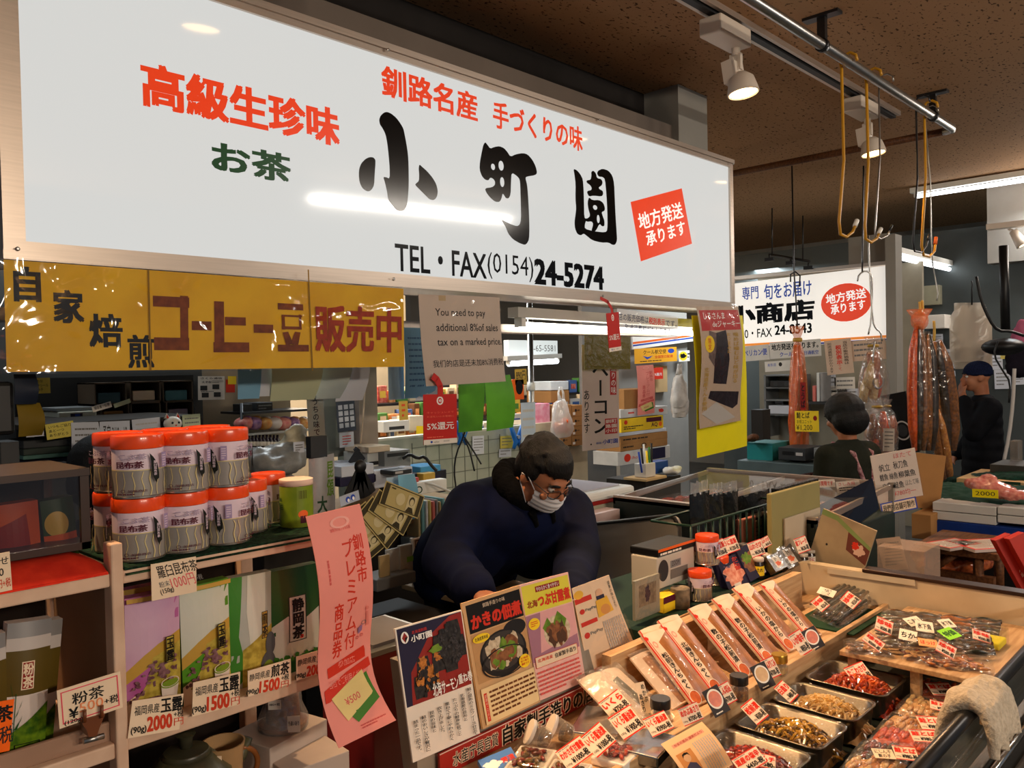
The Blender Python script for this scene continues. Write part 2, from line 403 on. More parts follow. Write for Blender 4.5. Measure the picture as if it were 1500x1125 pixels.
struct('trim_2', MB().bx(4.38, 4.72, 2.75, 3.06, 1.95, 3.3, wallg))
struct('trim_3', MB().bx(7.1, 7.4, P(1300, 370, X=7.1).y, P(1243, 370, X=7.1).y, P(1270, 420, X=7.1).z, P(1270, 345, X=7.1).z, wallg))
# stall back partition, left: dark cabinet wall and beige wall
struct('wall_left', MB().bx(.2, 2.02, 4.25, 4.33, 0, 2.4, walld).bx(2.02, 2.55, 4.25, 4.33, 0, 2.4, wallb))
# ================================================================== the big backlit shop sign
pan = mat('lit_sign_panel', (232, 233, 230), .07, var=0, emit=.57, coat=.3, spec=.5)
pan.node_tree.nodes['Principled BSDF'].inputs['Base Color'].default_value = (.10, .10, .10, 1); pan.node_tree.nodes['Principled BSDF'].inputs['Coat Roughness'].default_value = .03
sred = mat('sign_red', (226, 62, 22), .3, var=0, emit=.36); sgreen = mat('sign_green', (24, 70, 38), .3, var=0, emit=.2); sblack = mat('sign_black', (6, 6, 8), .14, var=0, spec=.35)
SY = 2.53
tl, br = P(3, 300, Y=SY), P(1077, 455, Y=SY); X0, X1, Z0 = tl.x, br.x, br.z; Z1 = P(1075, 236, Y=SY).z
sign = thing('shop_sign', 'long white backlit shop sign with big black brush characters above the stall', 'sign', (X0, SY, Z0))
L, Hs, fr = X1-X0, Z1-Z0, .055
b = MB(); D = .26
b.bx(0, L, 0, D, 0, fr*.9, alu); b.bx(0, L, 0, D, Hs-fr*.8, Hs, alu); b.bx(0, fr, 0, D, fr*.9, Hs-fr*.8, alu); b.bx(L-fr*.7, L, 0, D, fr*.9, Hs-fr*.8, alu)
b.bx(fr, L-fr, D-.02, D, fr, Hs-fr, alu); b.bx(-.004, L+.004, -.012, 0, -.004, .022, alu); b.bx(-.004, L+.004, -.010, 0, Hs-.02, Hs+.004, alu)
sfr = b.build('frame', sign)
for x in (.03, L*.33, L*.66, L-.02):
    for z in (fr*.45, Hs-fr*.45): MB().lathe([(.006, 0), (.006, .004), (.003, .006)], steel, (x, -.012, z), 10, RX(90)).build('screw', sfr)
M = axes((fr, .012, Hs-fr*.8), (1, 0, 0), (0, 0, 1)); pw, ph = L-fr*1.7, Hs-fr*1.7
s = Sheet(pw, ph, pan, t=.006); s.Mi = (TR(X0, SY, Z0) @ M).inverted(); s.pk = dict(Y=SY+.012)
s.pt('高級生珍味', (208, 90), (496, 214), sred, .04); s.pt('お茶', (311, 206), (425, 268), sgreen, .035)
s.pt('釧路名産', (559, 95), (699, 178), sred, .03); s.pt('手づくりの味', (722, 147), (853, 222), sred, .025)
T1 = lambda p: [(520+x/6.614, 150+y/6.614) for x, y in p]; T2 = lambda p: [(690+x/5.921, 190+y/5.921) for x, y in p]
def smooth(p):      # one corner-cutting pass
    q = []
    for i in range(len(p)):
        a, c = p[i], p[(i+1) % len(p)]; q += [(a[0]*.78+c[0]*.22, a[1]*.78+c[1]*.22), (a[0]*.22+c[0]*.78, a[1]*.22+c[1]*.78)]
    return q
for p in ([(35,700),(40,640),(60,590),(100,548),(140,530),(175,532),(197,555),(197,600),(190,690),(185,800),(165,840),(135,865),(100,855),(65,825),(42,770)],
  [(232,170),(245,130),(280,98),(310,92),(350,108),(400,150),(440,205),(468,255),(480,310),(497,400),(512,500),(518,600),(520,800),(512,920),(500,1010),(475,1050),(430,1055),(395,1040),(350,985),(318,935),(310,870),(290,780),(272,722),(300,725),(335,740),(335,640),(325,520),(312,400),(295,310),(265,250),(240,215)],
  [(622,600),(650,625),(700,670),(750,730),(785,790),(800,850),(797,900),(780,935),(755,948),(720,940),(680,900),(630,850),(580,800),(590,785),(618,762),(620,700),(615,640)]):
    s.pp(smooth(T1(p)), sblack)
for p in ([(122,108),(140,130),(165,165),(200,150),(245,143),(285,160),(315,195),(340,235),(390,212),(450,203),(490,215),(530,260),(560,320),(572,375),(555,395),(480,407),(470,420),(485,480),(492,560),(500,700),(505,850),(502,950),(485,985),(465,1000),(420,985),(360,950),(320,900),(300,845),(275,805),(258,776),(280,785),(330,815),(395,838),(420,825),(432,780),(430,650),(425,480),(420,430),(395,400),(350,372),(345,450),(342,560),(325,597),(300,595),(283,565),(272,553),(262,600),(245,628),(205,625),(160,585),(130,545),(118,508),(180,500),(205,480),(207,450),(190,425),(165,415),(150,440),(120,435),(90,400),(72,345),(75,280),(90,200),(105,130)],
  [(886,340),(915,350),(945,385),(968,430),(975,520),(978,640),(980,760),(1000,780),(985,820),(985,860),(1060,880),(1100,885),(1140,890),(1175,885),(1182,840),(1180,700),(1172,560),(1160,430),(1140,410),(1105,408),(1090,380),(1100,355),(1140,338),(1190,355),(1225,400),(1240,470),(1245,600),(1252,750),(1262,900),(1265,960),(1250,997),(1225,1000),(1190,978),(1130,980),(1050,960),(1000,920),(975,900),(950,918),(920,905),(900,860),(895,800),(905,730),(910,680),(903,600),(905,470),(895,390)],
  [(1040,365),(1060,355),(1082,380),(1090,420),(1130,430),(1140,460),(1130,485),(1105,500),(1110,515),(1140,530),(1145,560),(1130,580),(1060,572),(1020,580),(1003,545),(1010,530),(1040,525),(1045,505),(1030,480),(1000,460),(1000,440),(1035,435),(1042,400)],
  [(1020,585),(1050,612),(1110,610),(1145,635),(1160,680),(1155,705),(1130,715),(1140,750),(1155,790),(1155,835),(1135,840),(1112,815),(1085,870),(1060,895),(1040,880),(1058,820),(1045,795),(1000,800),(978,770),(1010,770),(1032,745),(1015,690),(1008,630)]):
    s.pp(smooth(T2(p)), sblack)
for x, y, a, c in ((188, 323, 17, 27), (258, 313, 22, 42), (267, 455, 18, 42), (1073, 675, 18, 20), (1100, 775, 12, 35)):
    s.pe((690+x/5.921, 190+y/5.921), a/5.921, c/5.921, pan)
s.pt('TEL・FAX', (578, 357), (712, 408), sblack, .015); s.pt('(0154)', (713, 369), (781, 414), sblack, -.004); s.pt('24-5274', (783, 380), (883, 424), sblack, .045)
q = [(923, 296), (998, 276), (1013, 357), (938, 383)]; s.pp(q, sred)
wl = mat('sign_white', (240, 240, 236), .2, var=0, emit=.5)
q = [s.px(*k) for k in q]; s.qtext('地方発送', q, .08, .22, .93, .50, wl, .02); s.qtext('承ります', q, .16, .56, .92, .80, wl, .02)
s.build('panel', None, sign).matrix_local = M
# under-sign batten and its fluorescent tube
tube_m = mat('lit_tube', (255, 252, 240), .3, var=0, emit=5.0); tube_far = mat('lit_far_tube', (245, 250, 255), .3, var=0, emit=4.0)
def batten(name, label, a, c, r=.016, em=tube_m, body=True, grp=None):
    a, c = V(a), V(c); t = thing(name, label, 'lamp', a, grp); d = (c-a); n = d.normalized(); up = V((0, 0, 1))
    if body:
        b = MB(); b.box(d/2+up*.06, (d.length+.1, .07, .05), whitep, d.to_track_quat('X', 'Z').to_matrix().to_4x4()); b.build('housing', t)
    b = MB(); b.tube([V((0, 0, 0)), d], r, em, 12); b.build('tube', t)
    for p in (V((0, 0, 0)), d): MB().box(p+up*.02, (.03, .05, .06), whitep, d.to_track_quat('X', 'Z').to_matrix().to_4x4()).build('end_cap', t)
    return t
batten('fluorescent_lamp', 'white fluorescent tube lamp fixed right under the long shop sign', P(762, 476, Y=2.78), P(1028, 489, Y=2.78))
struct('trim_4', MB().bx(.7, 4.55, 2.72, 3.0, 1.93, 2.01, mat('grey_beam', (128, 122, 122), .5)))
struct('trim_5', MB().bx(.6, 4.4, 2.86, 2.98, 1.76, 1.80, alu))
batten('fluorescent_lamp', 'fluorescent lamp on the ceiling at the far right of the hall', (8.7, 2.75, 3.2), (8.7, .9, 3.2), .02, tube_far)
batten('fluorescent_lamp', 'low fluorescent lamp over the fish shop behind the hanging fish', (7.6, 2.6, 2.5), (9.9, 2.6, 2.5), .02, tube_far)
# ================================================================== pipes, track and spots under the ceiling
pipe = thing('hanging_pipe', 'grey steel pipe hung below the ceiling with bent end', 'pipe', (3, 1.71, 3.15))
b = at((3, 1.71, 3.15)); b.tube([(-.8, 1.71, 3.15), (6.14, 1.71, 3.15), (6.19, 1.72, 3.15), (6.2, 1.78, 3.15)], .026, steel, 12); b.build('long_run', pipe)
b = at((3, 1.71, 3.15)); b.tube([(6.2, 1.78, 3.15), (6.2, 3.7, 3.15)], .026, woodd, 12); b.build('cross_run', pipe)
for x in (1.2, 4.05, 5.75):
    b = at((3, 1.71, 3.15)); b.bx(x-.015, x+.015, 1.69, 1.73, 3.17, 3.3, dsteel); b.lathe([(.034, -.015), (.034, .015)], dsteel, (x, 1.71, 3.15), 12, RY(90)); b.bx(x-.03, x+.03, 1.62, 1.80, 3.285, 3.30, dsteel); b.build('bracket', pipe)
trk = thing('lighting_track', 'thin dark lighting track running along the ceiling over the counter', 'track', (2, 2.04, 3.27))
MB().bx(-3, 4.0, -.018, .018, -.01, .03, blackp).build('rail', trk)
MB().bx(-3, 4.0, -.05, -.03, .0, .03, alu).bx(-3, 4.0, .03, .05, 0, .03, alu).build('edging', trk)
lamp_face = mat('lit_lamp_face', (255, 206, 140), .3, var=0, emit=9)
lampw = mat('lamp_white', (214, 200, 184), .45, var=.03)
def track_spot(x, y, label, tilt=8):
    t = thing('track_spotlight', label, 'spotlight', TR(x, y, 3.25), 'spotlights on the ceiling track')
    MB().box((-.10, 0, -.045), (.30, .12, .09), lampw, None, .008).build('adapter_box', t)
    b = MB(); b.tube([(0, 0, -.08), (0, 0, -.13)], .022, lampw); b.bx(-.012, .012, -.03, .03, -.2, -.12, lampw); b.tube([(-.02, .0, -.2), (.02, .0, -.2)], .022, lampw, 12); b.build('yoke', t)
    M = TR(0, -.02, -.2) @ RX(-tilt); h = MB(); h.M = M
    h.lathe([(.03, -.02), (.062, -.05), (.074, -.10), (.078, -.125), (.072, -.128), (.07, -.118)], lampw, (0, 0, 0), 28); lh = h.build('lamp_head', t)
    h = MB(); h.M = M
    for k in range(6): h.bx(-.042+k*.0165, -.038+k*.0165, .006, .075, -.06, .055, lampw)
    h.bx(-.045, .047, .002, .01, -.06, .04, lampw); h.build('heat_sink', lh)
    h = MB(); h.M = M; h.lathe([(.07, -.119), (.069, -.121), (1e-6, -.124)], lamp_face, (0, 0, 0), 28); h.build('lens', lh); return t
for i, ((x, y), lb) in enumerate(zip(SPOTS, ('', 'white track spotlight reflected high in the left of the shop sign', 'nearer of the two lit white track spotlights, beside the sign top', 'farther lit white track spotlight, behind the hanging hooks'))):
    if i < 1: continue
    track_spot(x, y, lb)
t = thing('track_spotlight', 'small white spotlight near the right edge above the fish shop', 'spotlight', P(1475, 330, d=7.6))
MB().box((0, 0, 0), (.1, .32, .05), lampw).build('adapter_box', t)
b = MB(); b.M = TR(0, -.05, -.06) @ RX(-28); b.tube([(0, .02, .04), (0, 0, 0)], .012, lampw); b.lathe([(.035, 0), (.05, -.12), (.055, -.16)], lampw); b.build('lamp_head', t)
b = MB(); b.M = TR(0, -.05, -.06) @ RX(-28); b.lathe([(.05, -.158), (1e-6, -.163)], lamp_face); b.build('lens', t)
# hooks on the pipe
yhook = mat('yellow_hook_coating', (196, 140, 30), .4)
def hook(label, pts, m, r, tip, Y=1.71, grp='hooks hung on the ceiling pipe'):
    w = [P(x, y, Y=Y) for x, y in pts]; t = thing('pipe_hook', label, 'hook', w[0], grp); b = at(w[0])
    top = w[0]+V((0, 0, 0)); loop = [top+V((0, .045*cos(a), .0+.045*sin(a))) for a in (-.6, .2, 1.0, 1.8, 2.6, 3.3)]
    b.tube(loop[::-1]+w[1:], r, m, 8); rd_ = b.build('rod', t)
    if tip: b = at(w[0]); d = (w[-1]-w[-2]).normalized(); b.tube([w[-1], w[-1]+d*.05], r*1.5, tip, 8); b.build('tip', rd_)
    return t
tipw = mat('white_tip', (240, 236, 226), .4); tipo = mat('orange_tip', (240, 110, 40), .4)
hook('long yellow hook hanging lowest at the left of the pipe', [(1243, 90), (1236, 235), (1229, 325), (1231, 343), (1240, 347), (1249, 340), (1252, 332)], yhook, .008, tipw)
hook('long yellow hook behind the first, before the far spotlight', [(1279, 112), (1272, 240), (1267, 330), (1268, 350), (1276, 355), (1284, 350), (1287, 343)], yhook, .008, tipw)
hook('thin shiny wire hook beside the second yellow hook', [(1297, 120), (1289, 230), (1282, 335), (1282, 346), (1290, 350), (1300, 345), (1303, 338)], steel, .005, blackp)
hook('dark wire hook holding the long dried fish', [(1351, 150), (1344, 260), (1337, 355), (1340, 368), (1350, 370), (1357, 360), (1359, 352)], dsteel, .006, blackp)
hook('yellow hook with orange tip above the long dried fish', [(1363, 158), (1356, 260), (1350, 360), (1353, 374), (1362, 376), (1369, 368), (1370, 358)], yhook, .008, tipo)
hook('thin wire hook to the right of the orange-tipped hook', [(1364, 165), (1363, 270), (1364, 340), (1366, 385), (1374, 430), (1372, 440)], steel, .004, None)
for i, (x, y, lb) in enumerate(((1222, 100, 'white price tip hanging near the first yellow hook'), (1258, 120, 'white price tip hanging beside the second yellow hook'), (1342, 175, 'white price tip hanging near the dark wire hook'))):
    p = P(x, y, Y=1.71); b = at(p); b.tube([p+V((0, 0, .06)), p], .003, steel, 6); b.tube([p, p-V((0, 0, .04))], .011, tipw, 8); tag(b.build('small_hook'), lb, 'hook', 'short hooks on the pipe')
# black clip hanger far back
p = P(1155, 378, d=7.2); t = thing('clip_hanger', 'black hanging bar with small clips in front of the far shop sign', 'hanger', p); b = at(p)
a, c = P(1128, 373, d=7.3), P(1186, 383, d=7.0); b.tube([a, c], .012, blackp); b.tube([P(1131, 375, d=7.29), P(1131, 305, d=7.29)], .006, blackp); b.tube([P(1176, 380, d=7.05), P(1176, 316, d=7.05)], .006, blackp); b.build('bar', t)
for x, y in ((1127, 380), (1158, 385), (1184, 392)):
    q = P(x, y, d=7.15); b = at(p); b.tube([q+V((0, 0, .05)), q], .008, blackp); b.box(q, (.02, .08, .03), blackp); b.build('clip', t)
# far cables and pole over the fish shop
def cable(label, pts, d, r=.006, m=blackp, name='cable'):
    w = [P(x, y, d=(d if not isinstance(d, (list, tuple)) else d[min(i, len(d)-1)])) for i, (x, y) in enumerate(pts)]
    # smooth a little
    q = [w[0]]
    for i in range(len(w)-1): q += [w[i]*.75+w[i+1]*.25, w[i]*.25+w[i+1]*.75]
    q.append(w[-1]); b = at(w[0]); b.tube(q, r, m, 6); return tag(b.build(name, None, TR(*w[0])), label, 'cable')
cable('black cable looping from the ceiling to the right of the carrier bags', [(1430, 405), (1437, 440), (1450, 470), (1462, 485), (1480, 485), (1500, 492)], 6.4, .012)
cable('thin black cable hanging under the black hanging scale', [(1462, 500), (1455, 520), (1470, 545), (1480, 560), (1478, 590)], 6.4, .007)
p = P(1472, 470, d=6.6); t = thing('hanging_scale', 'black pole with round black dome hanging at the right', 'scale', p); b = at(p)
b.tube([P(1470, 360, d=6.6), P(1473, 486, d=6.6)], .035, blackp, 10); b.build('pole', t); b = at(p); b.ball(P(1470, 508, d=6.6), (.16, .16, .07), blackp); b.build('dome', t)
# ================================================================== papers hung from the sign and in the stall
filmy = film('banner_film', fac=.06, rough=.05, sc=5, bump=.9)
bann = mat('yellow_banner_paper', (236, 186, 24), .55, c2=(222, 168, 16), sc=5)
bbrown = mat('brown_brush_paint', (134, 66, 20), .6, c2=(108, 50, 14), sc=40)
HY = 2.485
s = hang('hanging_banner', (5, 380), (591, 423), (12, 545), bann, 'long yellow coffee bean banner in clear film hung under the big sign', 'banner', nx=24, ny=6, bend=lambda w, h: (lambda x, y, z: (x, -y, z+.012*sin(x*9)*y/h)), film=filmy, Y=HY)
s.vtext('自', *s.px(12, 388), *s.px(66, 444), black, .04)
s.text('家', *s.px(78, 425), *s.px(121, 473), black, .04); s.text('焙', *s.px(130, 460), *s.px(178, 508), black, .035); s.text('煎', *s.px(187, 491), *s.px(226, 538), black, .03)
def bar(x0, y0, x1, y1, m=bbrown): s.pr((x0, y0), (x1, y1), m)
for q in ((224, 433, 278, 451), (264, 433, 278, 512), (226, 494, 279, 513), (282, 470, 311, 484), (314, 441, 330, 514), (330, 464, 360, 477), (314, 501, 365, 516), (371, 475, 399, 488)): bar(*q)
for q in ((406, 444, 443, 455), (411, 461, 441, 465), (411, 461, 416, 483), (436, 461, 440, 483), (411, 478, 440, 483), (405, 505, 450, 515)): bar(*q)
s.pp([(412, 487), (420, 486), (427, 504), (417, 506)], bbrown); s.pp([(438, 487), (430, 486), (423, 504), (434, 506)], bbrown)
rb = mat('red_brown_paint', (176, 60, 20), .6, c2=(150, 48, 14), sc=40)
s.text('販売中', *s.px(460, 447), *s.px(588, 515), rb, .03)
sh = mat('banner_seam', (150, 112, 10), .6)
for x in (218, 452): s.pr((x, 395), (x+1.6, 543), sh)
s.fin()
notp = mat('pinkish_notice_paper', (206, 188, 172), .6, var=.05)
s = hang('notice_sheet', (613, 431), (731, 436), (621, 566), notp, 'pinkish sales tax notice in wrinkled clear film, English over Chinese', 'notice', nx=8, ny=8, bend=lambda w, h: (lambda x, y, z: (x+.05*(y/h)**2*w, -y, z+.015*sin(x/w*3))), film=filmy, Y=HY)
for i, l in enumerate(('You need to pay', 'additional 8%of sales', 'tax on a marked price.')): s.text(l, .17, .15+.165*i, (.78, .95, .99)[i], .235+.165*i+(.02 if i != 1 else 0), ink, .008)
s.text('我们的店是还未加8%消费税', .1, .72, .985, .80, ink, .004)
s.pr((640, 433), (650, 441), mat('tape_patch', (196, 170, 130))); s.fin()
def cashless(label, tl, tr, bl, small=False, Y=HY-.02, strap=None):
    m = mat('cashless_red', (200, 34, 22), .4, var=0)
    M, w, h = fit(tl, tr, bl, Y=Y); t = thing('hanging_tag', label, 'tag', M, 'red cashless payment tags')
    s = Sheet(w, h, m, t=.002); s.ell(.49, .13, .10, .085, white); s.ell(.49, .13, .06, .055, m); s.text('e', .455, .105, .53, .155, white, .02)
    if not small:
        s.text('キャッシュレスで', .1, .345, .9, .385, salmon); s.text('お支払いのお客様に', .1, .425, .9, .465, salmon)
        s.lines(.1, .84, .9, .875, 1, salmon)
    s.text('5%還元', .1, .56, .9, .71, white, .01)
    s.rect(0, .90, 1, 1, paper); s.ell(.23, .95, .035, .022, blu); s.text('cashless', .29, .93, .45, .97, grey); s.lines(.58, .92, .88, .98, 1, lgrey); s.build('card', None, t)
    b = MB(); st = [M.inverted() @ P(x, y, Y=Y) for x, y in strap]
    for i in range(len(st)-1):
        a, c = st[i], st[i+1]; b.box((a+c)/2, ((c-a).length*1.15, w*.16, .002), m, Matrix.Rotation(math.atan2((c-a).y, (c-a).x), 4, 'Z'))
    b.build('strap', t)
cashless('red 5% cashless payment tag hanging below the sales tax notice', (620, 578), (669, 577), (622, 652), strap=[(634, 551), (640, 556), (645, 566), (645, 580)])
cashless('smaller red 5% cashless tag before the fluorescent tube', (888, 459), (906, 457), (887, 516), True, strap=[(880, 437), (890, 442), (896, 452), (897, 460)])
s = hang('notice_sheet', (904, 452), (993, 464), (905, 489), film('notice_film', (250, 250, 250), .06, body=.55), 'clear strip notice with red and blue print before the fluorescent tube', 'notice', t=0, Y=HY)
nb = mat('notice_blue', (50, 54, 90), .6, var=0)
s.text('店の販売価格は', .02, .16, .49, .45, nb, .01); s.text('税別表示', .50, .18, .77, .46, red, .03); s.text('です。', .78, .2, .98, .46, nb, .01); s.text('別途消費税がかかります。', .12, .56, .9, .84, nb, .01); s.fin()
# jerky banner over a tall yellow sheet, at the right end of the sign
ysheet = mat('bright_yellow_sheet', (248, 232, 20), .45, var=.04)
s = hang('hanging_sheet', (1013, 462), (1090, 462), (1019, 672), ysheet, 'tall bright yellow sheet hanging behind the jerky banner', 'sheet', bend=lambda w, h: (lambda x, y, z: (x+.02*y/h, -y, z-.05*max(0, x/w-.78)+.01*sin(y/h*4))), nx=12, ny=10, Y=HY+.015); s.fin()
jer = mat('jerky_banner_paper', (196, 172, 150), .5, var=.05)
s = hang('hanging_banner', (1020, 449), (1081, 449), (1026, 629), jer, 'jerky banner in clear film hung before the tall yellow sheet', 'banner', bend=lambda w, h: (lambda x, y, z: (x+.02*y/h, -y, z+.02*sin(y/h*5))), nx=6, ny=12, film=filmy, Y=HY-.03)
s.rect(.04, .03, .98, .2, mat('jerky_red', (190, 40, 40), .5, var=0)); s.text('しろさんま', .12, .05, .62, .105, white, .01); s.text('deジャーキー', .3, .12, .97, .175, white, .01)
dk = mat('dark_dried_fish_print', (44, 36, 44), .5, var=.4, sc=60)
s.poly([(.36, .22), (.6, .2), (.66, .45), (.62, .66), (.3, .64), (.3, .45)], dk); s.poly([(.2, .20), (.36, .22), (.3, .5), (.16, .42)], mat('grey_print_texture', (120, 100, 96), .5, var=.4, sc=40))
s.poly([(.24, .7), (.95, .74), (.93, .85), (.8, .88), (.2, .76)], dk); s.ell(.19, .31, .11, .07, yel); s.vtext('限定', .15, .26, .23, .36, red, .01)
s.poly([(.05, .88), (.4, .8), (.86, .96), (.4, .99)], lgrey)
s.vtext('噛めば噛むほど味が出る', .76, .22, .9, .66, gold, .01); s.vtext('おつまみに', .60, .22, .70, .4, gold, .01); s.vtext('北海道産さんま使用', .06, .5, .18, .86, gold, .01); s.fin()
# bacon sign deeper in the stall
s = hang('hanging_banner', (852, 505), (906, 507), (852, 661), mat('bacon_banner_paper', (226, 204, 194), .6, var=.04), 'tall pale banner with black bacon lettering before the stacked boxes', 'banner', Y=4.3)
s.vtext('ベーコン', .26, .14, .72, .86, black, .02); s.vtext('あります', .03, .42, .2, .84, black, .01)
s.rect(.75, .17, .93, .48, mat('seal_red', (196, 60, 60), .5, var=0)); s.vtext('造りの味', .77, .18, .92, .47, white, .01)
s.rect(.60, .71, .95, .86, mat('seal_red')); 
for i, c in enumerate('釧路小町園印'): s.text(c, .62+.165*(i//3), .72+.046*(i % 3), .76+.165*(i//3), .755+.046*(i % 3), paper, .02)
s.text('釧路', .36, .93, .5, .95, blu); s.text('小町園', .53, .91, .95, .955, blu, .015); s.ell(.22, .945, .02, .008, black); s.fin()
s = hang('pinned_sheet', (856, 487), (923, 490), (858, 541), mat('olive_sheet', (132, 120, 30), .6, var=.06), 'olive yellow sheet in a clear sleeve hung above the bacon banner', 'sheet', film=clear, Y=4.25)
s.frame(.05, .06, .95, .94, .02, mat('olive_dark', (112, 100, 24), .6)); s.fin()
s = hang('price_label', (929, 511), (991, 508), (931, 533), mat('amber_label', (240, 168, 40), .5, var=.04), 'amber cool air parcel label above the small pink strip', 'label', Y=5.2)
s.text('クール航空便', .2, .12, .74, .42, black, .01); s.ell(.86, .26, .08, .16, blu); s.text('全国翌日配達', .46, .52, .9, .72, red, .01); s.poly([(.18, .5), (.3, .6), (.42, .52), (.34, .68), (.28, .76), (.24, .64)], blu); s.lines(.12, .82, .95, .93, 1, ink); s.fin()
def premium(name, label, tl, tr, bl, curl, fancy=True, **k):
    s = hang(name, tl, tr, bl, pink, label, 'banner', 'pink gift voucher banners', bend=curl, nx=6, ny=24, **k)
    s.vtext('釧路市', .70, .12, .90, .34, pinkd if not fancy else red, .02); s.vtext('プレミアム付', .48, .13, .70, .64, red if fancy else pinkd, .01 if fancy else .0); s.vtext('商品券', .26, .40, .44, .66, red if fancy else pinkd, .02)
    s.lines(.18, .2, .24, .38, 1, pinkd, vert=True, fill=.5) if fancy else None
    s.text('釧路市の皆さまを応援', .35, .075, .72, .09, pinkd); s.ell(.55, .055, .18, .025, mat('faint_rose', (250, 176, 164), .6), ring=.7)
    s.poly([(.16, .69), (.86, .645), (.88, .665), (.88, .70), (.16, .735)], red if fancy else pinkd); s.text('参加店', .36, .675, .68, .705, pink, .0, skew=.0)
    s.poly([(.06, .78), (.5, .735), (.94, .705), (.96, .745), (.9, .75), (.52, .775), (.12, .83), (.04, .83)], red if fancy else pinkd); s.text('当店でご利用ください!', .16, .745, .9, .78, pink, .0)
    s.poly([(.2, .83), (.86, .765), (.95, .89), (.45, .945)], mat('voucher_green', (70, 130, 40), .5)); s.poly([(.15, .82), (.78, .75), (.88, .86), (.3, .925)], mat('voucher_cream', (240, 214, 140), .5)); s.text('¥500', .36, .835, .64, .865, pinkd, .01, rot=8)
    if fancy:
        s.ell(.83, .53, .045, .01, grey, ring=.8); s.poly([(.86, .48), (.9, .48), (.93, .55), (.88, .55)], mat('figure_rose', (236, 130, 118), .6)); s.ell(.88, .465, .03, .009, mat('figure_rose')); s.poly([(.72, .55), (.8, .535), (.8, .565), (.73, .58)], mat('pram_purple', (150, 110, 150), .6)); s.ell(.72, .595, .025, .008, pinkd, ring=.6); s.ell(.8, .588, .025, .008, pinkd, ring=.6)
    s.lines(.45, .955, .9, .975, 2, pinkd); s.fin(); return s
premium('voucher_banner', 'small pink voucher banner hanging below the amber label', (932, 536), (957, 534), (933, 609), lambda w, h: (lambda x, y, z: (x, -y, z+.01*sin(y/h*4))), False, Y=4.66)
premium('voucher_banner', 'big pink gift voucher banner curling down at the end of the tea shelf', (448, 757), (527, 738), (474, 1090), lambda w, h: (lambda x, y, z: (x+.03*w*sin(y/h*3)+max(0, (y/h-.72))**2*w*1.4*(x/w*1.0+.4), -y, z+.02*sin(y/h*5.5)+max(0, (y/h-.6))**1.6*.22)), True, Y=1.30)
s = hang('hanging_tag', (955, 539), (971, 538), (956, 556), red, 'tiny red tag beside the small pink voucher strip', 'tag', Y=5.2); s.text('5%還元', .1, .45, .9, .7, white, .01); s.fin()
# papers hung in the left opening
def slip(label, tl, tr, bl, m, Y, txt=None, tm=None, name='pinned_note', cat='note', rows=0, grp=None, bd=None, deco=None):
    s = hang(name, tl, tr, bl, m, label, cat, grp, bend=bd, nx=4, ny=8, Y=Y)
    if txt:
        n = len(txt)
        for i, l in enumerate(txt): s.text(l, .1, .12+.8*i/n, .1+.8*min(1, len(l)/max(len(q) for q in txt)), .12+.8*(i+.72)/n, tm or ink, .01)
    if rows: s.lines(.12, .12, .9, .88, rows, tm or grey, .3, seed=len(label))
    if deco: deco(s)
    s.fin(); return s
curl = lambda a: (lambda w, h: (lambda x, y, z: (x, -y, z+a*sin(y/h*3)*(.4+x/w))))
noteY = mat('yellow_note', (226, 206, 92), .6, var=.05); bluep = mat('pale_blue_paper', (126, 176, 208), .6, var=.05); ochre = mat('ochre_sheet', (120, 98, 26), .6, var=.1); navy = mat('navy_sheet', (30, 38, 54), .5, var=.1); wp = mat('cool_white_paper', (206, 208, 216), .6, var=.04); sage = mat('sage_paper', (196, 200, 164), .6, var=.05)
slip('dark navy sheet hanging at the far left under the yellow banner', (20, 548), (52, 548), (26, 592), navy, 2.6, bd=curl(.02), name='hanging_sheet', cat='sheet')
slip('ochre sheet hanging below the dark navy one at the far left', (24, 592), (58, 590), (26, 640), ochre, 2.62, bd=curl(.03), name='hanging_sheet', cat='sheet')
slip('yellow handwritten note at the top left under the banner', (43, 554), (73, 553), (46, 577), noteY, 3.40, ('お預り分', 'パッチシール', 'にーあ子'))
slip('yellow handwritten note left of the weekly paper sheets', (66, 622), (107, 616), (64, 645), noteY, 3.40, ('いつもご協力', 'あと一つ', 'ありがとう'))
slip('white slip partly behind the yellow handwritten note', (38, 630), (64, 628), (33, 640), wp, 3.41)
slip('sheaf of white papers hanging left of the dark-haired head', (104, 619), (144, 618), (104, 676), wp, 3.40, bd=curl(.02), rows=5)
slip('white sheet with a handwritten heading behind the dark-haired head', (146, 618), (190, 616), (146, 660), wp, 3.40, ('予定 3/10〜19',), rows=0)
slip('white blank sheet hanging right of the dark-haired head', (193, 615), (234, 611), (193, 656), wp, 3.40, rows=4, tm=lgrey)
slip('pale green slip hanging right of the lucky cat', (267, 608), (293, 606), (269, 640), sage, 3.4, rows=4)
slip('white label strip stuck across the letter trays', (134, 596), (162, 588), (137, 604), paper, 3.4, ('領収書・伝票',))
slip('pale strip of paper poking from the lower letter tray', (166, 592), (190, 584), (167, 598), sage, 3.42)
def cal(s):
    s.text('さくら通信', .1, .05, .9, .13, ink, .02); s.text('えぞ桜', .15, .2, .5, .3, ink, .01); s.lines(.52, .18, .95, .3, 3, grey)
    for i, (a, c) in enumerate(((.2, .5), (.65, .45), (.25, .8), (.7, .78))): s.rect(a-.12, c-.1, a+.14, c+.1, dgrey)
    s.lines(.1, .62, .9, .68, 1, grey)
slip('printed leaflet with small photos on the wall beside the letter trays', (290, 551), (329, 551), (290, 586), paper, 4.2, deco=cal, name='leaflet', cat='leaflet')
